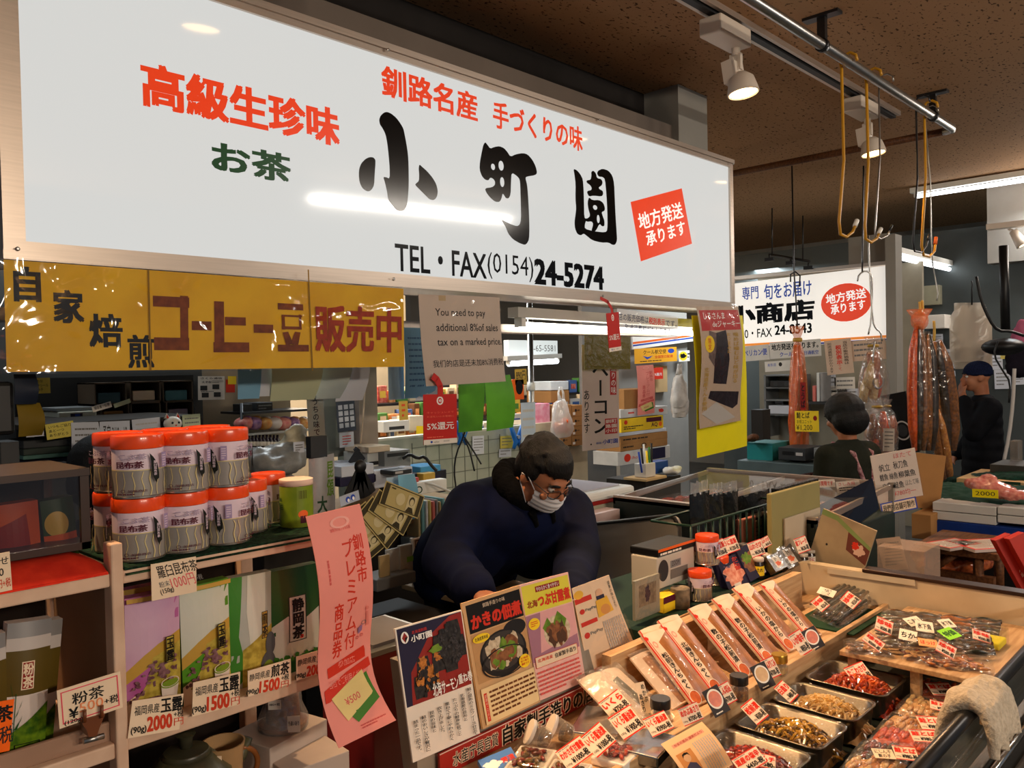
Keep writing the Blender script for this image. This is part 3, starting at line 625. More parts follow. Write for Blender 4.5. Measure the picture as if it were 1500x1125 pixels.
slip('small red card on the wall behind the leaflet', (331, 556), (344, 556), (331, 575), red, 4.22, name='card', cat='card')
slip('small yellow card over the red card on the wall', (334, 551), (346, 551), (334, 563), yel, 4.2, name='card', cat='card')
slip('pale blue sheet hanging under the middle of the yellow banner', (345, beam_y(345)), (376, beam_y(376)), (342, 585), bluep, 2.85, bd=curl(.02), name='hanging_sheet', cat='sheet')
slip('white slip overlapping the pale blue sheet under the banner', (374, beam_y(374)), (402, beam_y(402)), (372, 581), wp, 2.85)
slip('curled sage green sheet hanging under the yellow banner', (392, beam_y(392)), (455, beam_y(455)), (387, 588), sage, 2.85, bd=curl(.06), name='hanging_sheet', cat='sheet')
slip('large pale paper curling forward under the yellow banner', (459, beam_y(459)), (492, beam_y(492)), (458, 585), mat('pale_teal_paper', (190, 200, 196), .6), 2.85, bd=curl(.08), name='hanging_sheet', cat='sheet')
slip('large white paper hanging at the end of the yellow banner', (488, beam_y(488)), (526, beam_y(526)), (492, 588), wp, 2.85, bd=curl(.05), name='hanging_sheet', cat='sheet')
slip('dark calendar page hanging left of the pale pillar', (492, 589), (519, 586), (492, 634), mat('calendar_blue', (70, 76, 90), .6, var=.1), 3.3, name='calendar', cat='calendar', deco=lambda s: [s.rect(.1+.3*i, .12+.2*j, .32+.3*i, .27+.2*j, wp) for i in range(3) for j in range(4)])
slip('sheet with red figures below the dark calendar page', (497, 634), (518, 632), (497, 656), wp, 3.32, deco=lambda s: s.lines(.2, .2, .8, .9, 4, red, .4))
slip('blue order sheet hung right of the banner', (590, beam_y(590)), (632, beam_y(632)), (586, 584), bluep, 2.85, rows=9, bd=curl(.03), name='hanging_sheet', cat='sheet', tm=mat('faint_blue', (80, 120, 160)))
slip('pale blue slip under the blue order sheet', (567, beam_y(567)), (590, beam_y(590)), (567, 586), mat('paler_blue', (170, 200, 216)), 2.86)
slip('white list with figures right of the blue order sheet', (606, beam_y(606)), (640, beam_y(640)), (610, 587), wp, 2.85, rows=8, bd=curl(.03), name='hanging_sheet', cat='sheet')
greenp = mat('green_wrap', (96, 170, 40), .5, c2=(60, 120, 24), sc=3)
for lb, tl, tr, bl in (('narrow green wrapped sheet hanging left of the wider one', (668, beam_y(668)), (702, beam_y(702)), (668, 634)), ('wide green wrapped sheet hanging under the sales tax notice', (709, 552), (747, 549), (707, 632))):
    slip(lb, tl, tr, bl, greenp, 2.85, bd=curl(.02), name='hanging_sheet', cat='sheet')
slip('pastel printed strip between the two green sheets', (697, beam_y(697)), (710, beam_y(710)), (697, 592), mat('pastel_print', (190, 180, 200), .6, c2=(150, 130, 170), sc=30), 2.87)
# partition notes
slip('pale blue slip clipped to the partition', (692, 639), (709, 638), (692, 666), wp, 3.59, rows=5)
slip('yellow slip clipped to the partition', (733, 639), (752, 638), (733, 657), noteY, 3.59, rows=3)
slip('white slip below the yellow slip on the partition', (731, 658), (749, 657), (731, 670), wp, 3.59, rows=2)
# ================================================================== the tea shelf at the left
FY = 1.415
def fp(x, y, Y=FY): return P(x, y, Y=Y)
zt = fp(178.7, 836).z; zu = fp(178.7, 856).z; zm = fp(184, 1077).z; zl = fp(184, 1101).z
xa, xb = fp(163, 900).x, fp(181, 900).x; xe = fp(482, 800).x; xs = -.35; DEP = .34; zlow = zm-.235
sh = thing('tea_shelf', 'white painted wooden shelf unit holding tea cans and tea bags', 'shelf', (xa, FY, 0))
def bp(name, *a, m=woodw):
    b = at((xa, FY, 0)); b.bx(*a, m, .003); return b.build(name, sh)
bp('post', xa, xb, FY-.006, FY+.03, 0, fp(160, 797).z)
bp('post', xa, xb, FY+DEP-.03, FY+DEP, 0, zt-.025); bp('post', xe-.03, xe, FY+DEP-.03, FY+DEP, 0, zt-.03)
bp('front_rail', xb, xe, FY, FY+.02, zu, zt); bp('front_rail', xs, xa, FY, FY+.02, zu-.001, zt-.001)
bp('shelf_board', xb+.001, xe, FY+.02, FY+DEP-.031, zu+.004, zt-.002); bp('shelf_board', xs, xa-.001, FY+.02, FY+DEP-.031, zu+.004, zt-.003)
bp('front_rail', xb, xe, FY, FY+.02, zl, zm); bp('shelf_board', xb+.001, xe, FY+.02, FY+DEP-.031, zl+.004, zm-.004)
zc = fp(169, 1089).z; bp('front_rail', xs, xa, FY, FY+.02, fp(169, 1112).z, zc); bp('lip_board', xs, xa, FY+.02, FY+.03, zc-.01, fp(163, 1064).z, m=mat('dusty_board', (168, 134, 112), .7, var=.1)); bp('shelf_board', xs, xa-.001, FY+.031, FY+DEP-.031, zc-.02, zc-.002)
bp('shelf_board', xb+.001, xe, FY+.02, FY+DEP-.031, zlow-.02, zlow); bp('shelf_board', xs, xa-.001, FY+.02, FY+DEP-.031, zlow-.02, zlow)
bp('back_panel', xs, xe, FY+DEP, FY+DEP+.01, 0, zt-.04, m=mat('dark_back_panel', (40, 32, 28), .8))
bp('side_panel', xa+.006, xb-.004, FY+.03, FY+DEP-.03, zlow, zu, m=mat('tan_board', (150, 118, 92), .7))  # side panel in one even tan, darker than the posts
mt = mat('green_woven_mat', (28, 60, 40), .8, c2=(12, 28, 20), sc=120, bump=.6)
b = at((xb+.2, FY+.1, zt)); b.grid(lambda u, v: V((xb+.004+(xe-xb+.01)*u, FY-.008+(DEP-.03)*v, zt+.004-(.012 if v == 0 else 0))), 12, 8, mt); b.bx(xb+.004, xe, FY+.0, FY+DEP-.04, zt-.001, zt+.003, mt)
tag(b.build('shelf_mat', None, TR(xb+.2, FY+.1, zt)), 'dark green woven mat under the tea cans', 'mat')
# ---- kelp tea cans
lidm = mat('orange_lid', (240, 78, 24), .28, var=.04, coat=.3); lav = mat('lavender_label', (226, 206, 220), .35, var=.03); silv = mat('silver_label', (160, 154, 148), .32, .2, var=.15, sc=20); creamw = mat('cream_wave', (214, 196, 140), .4, var=0); maroon = mat('maroon_print', (84, 24, 44), .5, var=0); kelp = mat('kelp_print', (18, 22, 18), .5, var=0); tin = mat('tin_rim', (190, 180, 168), .25, .9, var=0)
def can_proto(r, h, label, lm=lidm, body='kelp'):
    t = thing('tea_can', label, 'can', TR(0, 0, -5), 'orange-lidded cans of kelp tea')
    MB().lathe([(r*.98, 0), (r*1.01, .001), (r*1.01, .004), (r*.99, .005), (r*.99, h*.8)], tin, n=40).build('body', t)
    MB().lathe([(r*1.02, h*.79), (r*1.03, h*.80), (r*1.03, h-.004), (r*1.0, h), (r*.93, h), (r*.91, h-.002), (1e-5, h-.002)], lm, n=40).build('lid', t)
    W, Hh = 2*pi*r*.995, h*.755; s = Sheet(W, Hh, lav, cyl(r*.992), 0, 40, 1, dz=.00006)
    s.ny = 4
    s.rect(0, .44, 1, 1, silv); s.rect(0, .425, 1, .445, creamw)
    rn = random.Random(3)
    for k in range(19):
        x = (k+.5*rn.random())/19; ph = rn.random()*6; pts = [(x+.006*sin(q*1.1+ph)+.005*rn.random(), .47+.5*q/7) for q in range(8)]; wd = .0022+.002*rn.random()
        for q in range(7): s.poly([(pts[q][0]-wd, pts[q][1]), (pts[q][0]+wd, pts[q][1]), (pts[q+1][0]+wd, pts[q+1][1]), (pts[q+1][0]-wd, pts[q+1][1])], creamw)
    for o in (0, 1/3, 2/3):
        s.text('昆布茶', .04+o, .24, .185+o, .38, maroon, .03); s.text('こぶ茶', .06+o, .08, .2+o, .2, mat('faint_violet', (170, 150, 176), .4, var=0), .02)
        s.poly([(.215+o, .08), (.235+o, .16), (.258+o, .3), (.268+o, .5), (.268+o, .62), (.255+o, .66), (.25+o, .72), (.245+o, .68), (.235+o, .6), (.225+o, .45), (.222+o, .25)], kelp); s.vtext('羅臼昆布茶', .236+o, .24, .256+o, .56, lav, .01)
        s.text('加藤商店', .10+o, .83, .2+o, .88, maroon, .01); s.ell(.075+o, .855, .012, .035, maroon, ring=.75); s.lines(.04+o, .9, .2+o, .95, 1, maroon)
    s.rect(.285, .08, .32, .4, mat('violet_box', (160, 140, 180), .4, var=0)); s.lines(.29, .12, .315, .38, 5, lav); s.rect(.62, .84, .68, .95, paper)
    s.build('label', None, t).location = (0, 0, h*.785); return t
r = .0425; ch = .108
proto = can_proto(r, ch, '')
row1 = [(204, 'A'), (271, 'B'), (333, 'C')]
def X_at(x, Y): return P(x, 800, Y=Y).x
Y1, Y2 = FY+.06, FY+.165
spots = [(204, Y1, 0, -72, 'kelp tea can at the front left corner, bottom of its stack'), (206, Y1, 1, -78, 'kelp tea can topmost of the stack nearest the shelf post'), (270, Y1, 0, -62, 'kelp tea can at the bottom of the middle front stack'), (273, Y1, 1, -78, 'kelp tea can topmost of the middle front stack'), (332, Y1+.005, 0, -130, 'kelp tea can with price sticker at the bottom of the third front stack'), (333, Y1+.005, 1, -138, 'kelp tea can with price sticker on top of the third front stack'),
         (176, Y2, 0, -60, 'kelp tea can half hidden at the far left, bottom of the rear stack'), (178, Y2, 1, -115, 'kelp tea can half hidden at the far left, top of the rear stack'), (248, Y2, 0, 0, 'kelp tea can hidden behind the middle front stack, lower one'), (247, Y2, 1, 0, 'kelp tea can showing its lid behind the middle front stack'), (308, Y2, 0, 0, 'kelp tea can hidden behind the third front stack, lower one'), (309, Y2, 1, 0, 'kelp tea can showing its lid behind the third front stack')]
first = True
for x, Y, lv, rot, lb in spots:
    M = TR(X_at(x, Y), Y, zt+.004+lv*(ch+.0005)) @ RZ(rot)
    if first: proto.matrix_world = M; proto['label'] = lb; first = False
    else: copy_thing(proto, M, lb)
for x, y, rot, lb in ((366, FY+.125, -100, 'single kelp tea can right of the three front stacks'), (395, FY+.185, -20, 'single kelp tea can beside the green tea can')): copy_thing(proto, TR(X_at(x, y), y, zt+.004) @ RZ(rot) @ Matrix.Diagonal((.84, .84, .98, 1)), lb)
g = thing('tea_can', 'green tea can with white lid at the right end of the shelf top', 'can', TR(X_at(436, FY+.10), FY+.10, zt+.004) @ RZ(-30))
gr = .0335; gh = .098
MB().lathe([(gr, 0), (gr, gh-.008)], tin, n=36).build('body', g); MB().lathe([(gr*1.04, gh-.012), (gr*1.04, gh), (gr*.95, gh+.001), (1e-5, gh)], mat('ivory_lid', (244, 216, 196), .4), n=36).build('lid', g)
s = Sheet(2*pi*gr, gh-.014, mat('leaf_green_label', (126, 148, 24), .4, c2=(104, 128, 16), sc=20), lambda x, y, z: ((gr+.0006+z)*sin(x/gr), -(gr+.0006+z)*cos(x/gr), gh-.013-y), 0, 36, 4, dz=.00006)
for o in (0, .5):
    s.rect(.02+o, .1, .1+o, .3, mat('olive_print', (90, 100, 20), .5)); s.ell(.06+o, .68, .05, .1, orange); s.rect(.03+o, .72, .09+o, .9, maroon); s.text('玄米茶', .22+o, .28, .34+o, .36, dgrn, .02); s.lines(.22+o, .4, .36+o, .62, 5, dgrn); s.frame(.16+o, .82, .22+o, .95, .02, dgrn); s.frame(.25+o, .82, .31+o, .95, .02, dgrn)
s.build('label', None, g)
# ---- tea bags
def teabag(label, tl, tr, bl, base, deco, Y=FY+.05, grp='tea bags in the middle of the shelf', t=.022, name='tea_bag'):
    M, w, h = fit(tl, tr, bl, Y=Y)
    s = Sheet(w, h, base, lambda x, y, z: (x, -y, z+(.010*sin(pi*min(1, max(0, x/w)))*sin(pi*min(1, y/h*.9+.1)) if z >= 0 else 0)), t, 8, 8); s.Mi = M.inverted(); s.pk = dict(Y=Y)
    deco(s); return s.build(name, M, None, label, 'tea bag', grp)
purple = mat('violet_bag', (168, 70, 140), .35, c2=(196, 130, 180), sc=6); lilac = mat('lilac_haze', (206, 170, 196), .35, c2=(190, 140, 180), sc=6); leafg = mat('fresh_green_bag', (86, 148, 34), .35, c2=(64, 122, 22), sc=5); haze = mat('pale_haze', (206, 208, 196), .35, c2=(190, 200, 176), sc=6); moss = mat('yellow_moss_print', (196, 176, 74), .4, c2=(150, 130, 44), sc=80); twig = mat('twig_print', (96, 60, 66), .5, c2=(150, 110, 116), sc=90); mist = mat('misty_bag', (176, 180, 172), .3, c2=(140, 150, 120), sc=5); deepg = mat('deep_green_bag', (18, 84, 28), .35, c2=(10, 60, 18), sc=5); cupw = mat('cup_print', (222, 210, 200), .4, var=.06); teag = mat('tea_print', (120, 150, 40), .4, var=.1); saucer = mat('saucer_print', (150, 60, 60), .4, var=.1)
def gyokuro(bg, hz):
    def f(s):
        s.poly([(0, .05), (1, .05), (1, .33), (.55, .42), (.3, .52), (0, .6)], hz)
        s.poly([(0, .58), (.3, .47), (.55, .40), (1, .33), (1, .46), (.62, .48), (.35, .58), (0, .68)], gold)
        s.poly([(.45, .5), (1, .42), (1, .98), (.25, .98), (.1, .88), (.35, .7)], moss); s.poly([(0, .82), (.15, .78), (.42, .92), (.5, 1), (0, 1)], cream)
        for k in range(26): 
            rn = random.Random(k*7+len(s.b.v) % 5); x, y = .35+.55*rn.random(), .52+.2*rn.random(); s.ell(x, y, .03+.03*rn.random(), .012+.015*rn.random(), twig, n=7, jag=.5, seed=k)
        for k in range(12):
            rn = random.Random(k*5); s.ell(.03+.26*rn.random(), .62+.2*rn.random(), .035, .014, twig, n=7, jag=.5, seed=k)
        for q in range(5): s.ell(.42+.03*q, .86, .06, .05, twig, ring=.85)
        s.ell(.72, .9, .28, .06, saucer); s.poly([(.57, .72), (.93, .72), (.88, .87), (.78, .905), (.68, .9), (.6, .85)], cupw); s.ell(.75, .74, .18, .035, teag); s.ell(.75, .725, .18, .04, cupw, ring=.9)
        s.rect(.66, .35, .83, .56, moss); s.frame(.66, .35, .83, .56, .006, ink); s.vtext('玉露', .67, .36, .82, .55, black, .03)
        s.rect(0, 0, 1, .035, gold)
    return f
def sencha(s):
    s.poly([(0, 0), (.3, 0), (.2, .5), (.4, .85), (0, 1)], grn); s.poly([(.42, 0), (.85, 0), (.8, .5), (.45, .62), (.36, .3)], haze); s.poly([(.28, .62), (1, .45), (1, 1), (.3, 1)], moss); s.rect(.72, .33, .88, .56, gold); s.frame(.72, .33, .88, .56, .006, ink); s.vtext('煎茶', .735, .34, .865, .55, ink, .02)
    s.ell(.9, .82, .2, .14, mat('dusk_cup', (84, 88, 92), .4)); s.ell(.9, .86, .17, .1, teag); s.ell(.95, .62, .13, .1, mat('dusk_cup')); 
def shizuoka(s):
    s.poly([(0, .5), (.3, .42), (.6, .48), (1, .4), (1, .78), (0, .82)], haze); s.rect(.32, .25, .68, .66, haze); s.frame(.32, .25, .68, .66, .007, ink); s.vtext('静岡茶', .38, .27, .63, .64, black, .04); s.rect(.55, .61, .61, .64, red)
    for k in range(9): s.ell(.08+.1*k, .79+.02*(k % 2), .05, .025, grn, n=9, jag=.4, seed=k)
teabag('violet tea bag at the left of the row, behind the 2000 yen card', (182, 878), (262, 862), (190, 1062), purple, gyokuro(purple, lilac))
teabag('fresh green tea bag second in the row, behind the first 1500 yen card', (262, 862), (334, 846), (274, 1038), leafg, gyokuro(leafg, haze))
teabag('misty grey and green tea bag third in the row', (334, 848), (397, 836), (346, 1020), mist, sencha)
teabag('deep green and white tea bag at the right end of the row', (396, 838), (466, 824), (407, 1000), deepg, shizuoka)
teabag('violet tea bag just showing above the first violet one', (176, 866), (250, 851), (184, 1050), purple, lambda s: s.rect(0, .0, 1, .04, gold), Y=FY+.09)
konag = mat('olive_tea_band', (92, 74, 22), .4, var=.1)
def kona(s):
    s.rect(0, .0, 1, .11, mat('silver_seal', (150, 146, 144), .3, .3)); s.rect(0, .11, 1, .2, mat('pale_foil', (196, 186, 180), .35)); s.rect(0, .2, 1, .52, konag)
    s.rect(.34, .28, .62, .48, dred); s.frame(.34, .28, .62, .48, .007, cream); s.vtext('粉茶', .37, .29, .6, .47, cream, .03)
    s.poly([(0, .82), (.5, .72), (1, .6), (1, 1), (0, 1)], mat('field_print', (110, 142, 20), .5, c2=(50, 90, 12), sc=70))
    for a, c, d in ((.22, .42, -.1), (.28, .55, .12), (.16, .6, -.16), (.3, .66, .14), (.15, .72, -.12)): s.poly([(.24, c+.3*(1-c)), (.24+d, c+.04), (.24+d*1.2, c), (.24+d*.5, c+.1)], mat('leaf_print', (26, 84, 34), .5))
    s.rect(.235, .5, .25, .84, mat('leaf_print')); s.text('小町園', .36, .9, .78, .95, black, .03); s.frame(.28, .87, .86, .98, .006, black)
for lb, tl, tr, bl, Y in (('powdered tea bag standing behind the pink-bordered 500 yen card', (11, 914), (76, 905), (31, 1112), FY+.06), ('powdered tea bag behind the first one, peeping out at its right', (40, 912), (92, 906), (66, 1108), FY+.11), ('powdered tea bag cut by the left edge of the photo', (-50, 938), (8, 926), (-30, 1130), FY+.055)):
    teabag(lb, tl, tr, bl, mat('white_tea_bag', (226, 212, 204), .4), kona, Y, 'powdered tea bags on the lower left shelf')
teabag('dark tin of tea standing deep in the left bay of the shelf', (122, 880), (142, 874), (126, 1040), mat('dark_violet_tin', (96, 84, 110), .4), lambda s: [s.rect(0, 0, 1, .1, red), s.rect(0, .42, 1, .5, red)], FY+.16, None, .03, 'tea_tin')
# ---- handwritten price cards on the shelf
def pcard(label, q, Y, deco, m=cream, nm='price_card'):
    s = hang(nm, q[0], q[1], q[3], m, label, 'price card', 'handwritten price cards on the tea shelf', Y=Y); qq = [s.px(*k) for k in q]; s.q = qq
    deco(s, lambda t, a, b, c, d, mm=ink, bo=.012: s.qtext(t, qq, a, b, c, d, mm, bo)); s.fin(); return s
CY2 = FY-.012
vred = mat('vermilion_marker', (206, 60, 30), .6, var=0); pmark = mat('pink_marker', (226, 90, 100), .6, var=0)
pcard('pale card for kelp tea, 1000 yen, hung from the top rail', [(221, 827), (287, 815), (303, 856), (236, 876)], CY2, lambda s, t: [t('羅臼昆布茶', .08, .08, .95, .45), t('粉末', .04, .55, .26, .72, grey), t('1000円', .28, .48, .80, .86, pmark, .0), t('+税', .82, .6, .97, .78, grey), t('(150g)', .02, .76, .3, .94)])
def yen(place, kind, price, w='(90g)'): return lambda s, t: [t(place, .05, .16, .52, .42), t(kind, .55, .06, .97, .46, black, .03), t(price, .30, .52, .76, .92, vred, .04), t('+税', .80, .46, .98, .66), t('円', .80, .68, .98, .9, vred, 0), t(w, .0, .72, .28, .94, black, .02)]
pcard('2000 yen price card on the rail before the violet tea bag', [(194, 1027), (269, 1016), (270, 1065), (191, 1081)], CY2, yen('福岡県産', '玉露', '2000'))
pcard('1500 yen price card on the rail before the fresh green tea bag', [(283, 1000), (352, 984), (352, 1036), (281, 1050)], CY2, yen('福岡県産', '玉露', '1500'))
pcard('1500 yen price card on the rail before the misty grey tea bag', [(363, 983), (426, 965), (423, 1010), (360, 1022)], CY2, yen('静岡県産', '煎茶', '1500'))
pcard('200 yen price card partly behind the big pink voucher banner', [(434, 962), (490, 946), (488, 985), (431, 998)], CY2, yen('静岡県産', '煎茶', '2000'))
pk = mat('pink_border', (226, 80, 100), .6, var=0)
pcard('pink-bordered 500 yen card held in a brown clip', [(83, 1012), (176, 983), (179, 1040), (87, 1068)], FY-.02, lambda s, t: [s.frame(.05, .08, .95, .92, .03, pk), t('粉茶', .22, .2, .72, .5, black, .01), t('¥', .16, .56, .3, .82, black, .02), t('500', .32, .5, .70, .74, mat('faded_orange_marker', (236, 140, 90), .6), .0), t('+税', .72, .54, .94, .74, black, .01), t('(120g)', .08, .84, .36, .97, black)])
clipm = mat('brown_clip', (110, 58, 26), .4, var=.1)
p = fp(136, 1070, FY-.012); t = thing('card_clip', 'brown clip stand holding the pink-bordered card', 'clip', p); b = at(p); b.prism([fp(118, 1056, FY-.026), fp(154, 1046, FY-.026), fp(146, 1066, FY-.026), fp(142, 1078, FY-.026), fp(130, 1080, FY-.026), fp(127, 1070, FY-.026)], (0, .03, 0), clipm); b.build('body', t)
for x in (124, 149): b = at(p); b.tube([fp(x, 1058-.27*(x-124), FY-.03), fp(x, 1040-.27*(x-124), FY-.03)], .003, clipm); b.build('jaw', t)
b = at(p); b.tube([fp(122, 1086, FY-.006), fp(152, 1078, FY-.006)], .005, steel); b.build('foot', t)
pcard('bright orange price card at the left edge of the lower shelf', [(-50, 1036), (21, 1024), (22, 1095), (-48, 1112)], FY-.03, lambda s, t: [t('粉茶', .2, .1, .96, .42, black, .03), t('500', .1, .5, .6, .8, vred), t('税', .68, .52, .95, .86)], mat('neon_orange_card', (255, 104, 10), .5, var=0))
pcard('pink card at the left edge before the dark showcase', [(-40, 818), (14, 808), (18, 862), (-38, 876)], FY-.03, lambda s, t: [t('詰合せ', .2, .1, .95, .32), t('1400', .3, .4, .8, .6), t('円+税', .62, .68, .97, .92, vred)])
# ---- red cushion and dark showcase with gift packs on the left bay
redc = mat('red_felt', (214, 56, 34), .85, c2=(190, 40, 26), sc=30)
xq0, xq1 = -.32, xa-.004; b = at((xa-.2, FY+.1, zt))
b.grid(lambda u, v: V((xq0+(xq1-xq0)*u, FY-.006+.30*v, zt+.034*max(0, 1-((2*v-1)**6))**.5*(1-.15*u)*(1 if u < .97 else .5))), 24, 10, redc); b.bx(xq0, xq1, FY-.004, FY+.29, zt-.001, zt+.003, redc); tag(b.build('cushion', None, TR(xa-.2, FY+.1, zt)), 'flat red felt cushion under the dark showcase', 'cushion')
cs0 = V((fp(132, 760, FY+.06).x, FY+.06, zt+.034)); cx0 = -.32; ctop = fp(120, 686, FY+.06).z; cw = thing('showcase', 'dark framed clear showcase with gift packs on the red cushion', 'showcase', cs0); b = at(cs0)
cas = mat('brown_case_frame', (58, 40, 32), .35, var=.1)
for x in (cx0, cs0.x-.014): b.bx(x, x+.014, FY+.06, FY+.07, cs0.z, ctop, cas); b.bx(x, x+.014, FY+.25, FY+.26, cs0.z, ctop, cas)
b.bx(cx0, cs0.x, FY+.06, FY+.26, cs0.z, cs0.z+.012, cas); b.bx(cx0, cs0.x, FY+.055, FY+.265, ctop-.012, ctop, cas); b.build('frame', cw)
b = at(cs0); b.bx(cx0, cs0.x, FY+.262, FY+.268, cs0.z, ctop, mat('case_back', (34, 24, 20), .7)); b.build('back_pane', cw)
b = at(cs0); b.bx(cx0+.014, cs0.x-.014, FY+.063, FY+.066, cs0.z+.012, ctop-.012, film('smoky_film', (50, 32, 24), .06, .05, 3, .05, .10)); b.build('front_pane', cw); b = at(cs0); b.bx(cs0.x-.006, cs0.x-.003, FY+.07, FY+.25, cs0.z+.012, ctop-.012, film('smoky_film')); b.build('side_pane', cw)
def gift(label, tl, tr, bl, base, deco): teabag(label, tl, tr, bl, base, deco, FY+.12, 'gift packs in the dark showcase', .03, 'gift_pack')
gift('orange gift pack in the left of the dark showcase', (-12, 742), (55, 732), (-2, 858), mat('deep_orange_pack', (206, 84, 30), .5, c2=(150, 50, 20), sc=4), lambda s: [s.poly([(0, .3), (.7, .15), (.75, .55), (0, .65)], mat('pack_red', (140, 30, 24), .5)), s.poly([(0, .66), (.75, .56), (.75, .62), (0, .74)], gold)])
gift('dark green gift pack with orange flap in the showcase', (58, 735), (106, 726), (66, 838), mat('pack_green', (40, 64, 22), .5, c2=(24, 44, 14), sc=4), lambda s: [s.ell(.4, .35, .35, .18, gold), s.rect(0, .5, 1, .66, mat('deep_orange_pack'))])
# ---- pottery under the shelf
glaze = mat('sage_glaze', (92, 92, 62), .35, c2=(58, 56, 42), sc=10); mugm = mat('cream_glaze', (186, 150, 104), .4, c2=(160, 124, 84), sc=8); brg = mat('amber_glaze', (150, 90, 34), .3, c2=(110, 60, 24), sc=6)
def on(x, Y, z): return V((X_at(x, Y), Y, z))
q = on(264, FY+.1, zlow); t = thing('teapot', 'round dark sage glazed teapot under the violet tea bags', 'teapot', q); MB().lathe([(.05, 0), (.075, .02), (.085, .05), (.08, .085), (.05, .115), (.045, .12)], glaze, n=36).build('body', t); tl0 = MB().lathe([(.046, .118), (.04, .128), (.014, .134)], glaze, n=28).build('lid', t); MB().lathe([(.012, .133), (.012, .15), (.018, .158), (1e-5, .162)], glaze, n=20).build('knob', tl0); MB().tube([(.07, 0, .06), (.11, 0, .08), (.125, 0, .11)], [.02, .013, .01], glaze).build('spout', t)
q = on(318, FY+.1, zlow); t = thing('mug', 'tall cream mug with loop handle and 660 yen tag', 'mug', q, 'cream pottery mugs'); MB().lathe([(.034, 0), (.037, .004), (.035, .05), (.038, .10), (.042, .118), (.039, .118), (.032, .01), (1e-5, .008)], mugm, n=36).build('body', t)
MB().tube([(.034*cos(a0)*0+.033+.035*sin(a), 0, .06+.036*cos(a)) for a0, a in ((0, pi*k/12+.05) for k in range(13))], .0055, brg, 10).build('handle', t).matrix_local = RZ(-8)
b = Sheet(.022, .014, cream, t=.001); b.text('660円', .08, .4, .92, .9, black, .01); b.build('price_tag', None, t).matrix_local = RZ(-40) @ TR(-.014, -.043, .11) @ RX(90)
q = on(318, FY+.03, zlow); t = thing('mug', 'small cream mug with dark ring lying before the tall mug', 'mug', q, 'cream pottery mugs'); MB().lathe([(.02, 0), (.03, .01), (.034, .04), (.033, .062), (.029, .062), (.026, .02), (1e-5, .012)], glaze, n=32).build('body', t)
q = on(400, FY+.16, zlow); b = MB(); b.box((0, 0, .04), (.16, .13, .08), mat('white_gift_box', (196, 180, 168), .6), RZ(12), .002); b.build('carton', None, TR(*q)); bpy.data.objects['carton'].location = q; tag(bpy.data.objects['carton'], 'white gift carton with the wrapped brown pot on it', 'box', 'pale gift cartons under the shelf')
q2 = on(440, FY+.07, zlow); b = MB(); b.box((0, 0, .024), (.14, .11, .048), mat('white_gift_box'), RZ(-4), .002); tag(b.build('carton', None, TR(*q2)), 'white gift carton in front of the other carton, lower', 'box', 'pale gift cartons under the shelf')
q = on(408, FY+.15, zlow+.081); t = thing('pot', 'brown glazed pot wrapped in clear film with small labels', 'pot', q); MB().lathe([(.045, 0), (.05, .006), (.05, .012), (.036, .015), (.034, .07), (.03, .075)], brg, n=32).build('body', t); MB().lathe([(.052, .001), (.053, .02), (.04, .05), (.038, .09), (.02, .105), (.028, .115)], bagfilm, n=20).build('wrapping', t)
for lb, x, z, txt in (('a', -.02, .075, '480+税'), ('b', .018, .04, '色違いあり')): 
    s = Sheet(.026, .02 if lb == 'a' else .034, paper, t=.001); s.text(txt, .08, .3, .92, .6, ink, .01); s.build('price_tag', None, t).matrix_local = RZ(-42) @ TR(x, -.046, z) @ RX(90)
# ================================================================== the refrigerated counter case
ZP, YP, ZB, ZR, YR = .735, 1.03, .645, .85, .493
XE = 2.88; XS = .95
caseb = mat('case_cream_enamel', (214, 194, 162), .4, c2=(188, 166, 134), sc=4); liner = mat('dark_case_liner', (28, 34, 28), .5, var=.3); gmat = mat('green_liner_mat', (36, 66, 46), .7, var=.2)
case = thing('display_case', 'open refrigerated counter case with dark rail and cream end wall', 'display case', (XS, YR, 0))
def cb(name, *a, m=caseb, bev=.002): b = at((XS, YR, 0)); b.bx(*a, m, bev); return b.build(name, case)
cb('bed', XS, XE, YR+.02, YP-.02, .50, ZB, m=liner)
cb('body', XS, XE+.05, YR+.06, 1.55, .0, .50, m=mgrey)
b = at((XS, YR, 0)); ztop = ZR-.003
b.prism([(XE, YR-.03, .5), (XE, 1.36, .5), (XE, 1.36, ztop), (XE, YR-.03, ztop)], (.045, 0, 0), caseb); b.build('end_wall', case)
cb('end_wall_trim', XE-.006, XE+.05, YR-.03, 1.10, ztop, ztop+.012, m=mat('dark_trim', (70, 52, 44), .3, .6))
cb('front_wall', XS, XE, YR-.0, YR+.022, .45, ZB+.06, m=mat('case_inner_steel', (130, 120, 108), .35, .7))
b = at((XS, YR, 0)); b.bx(XS, XE, YR-.004, YR+.0, ZB+.05, ZR-.015, film('case_glass', (200, 210, 210), .12, .02, 2, .02, .03)); b.build('front_glass', case)
b = at((XS, YR, 0)); b.tube([(XS, YR, ZR), (XE, YR, ZR)], .014, dsteel, 12); b.build('front_rail', case)
for k, (yy, zz, rr, mm) in enumerate(((YR-.075, ZB+.06, .022, blackp), (YR-.035, ZB+.085, .008, chrome), (YR-.11, ZB+.02, .012, chrome))):
    b = at((XS, YR, 0)); b.tube([(XS, yy, zz), (XE+.1, yy, zz)], rr, mm, 12); b.build('bumper_rail', case)
b = at((XS, YR, 0)); b.prism([(XS, YR-.02, ZB+.05), (XS, YR-.09, ZB-.02), (XS, YR-.09, .1), (XS, YR-.02, .1)], (XE+.05-XS, 0, 0), mat('case_front_grey', (64, 66, 66), .3, .3)); b.build('front_panel', case)
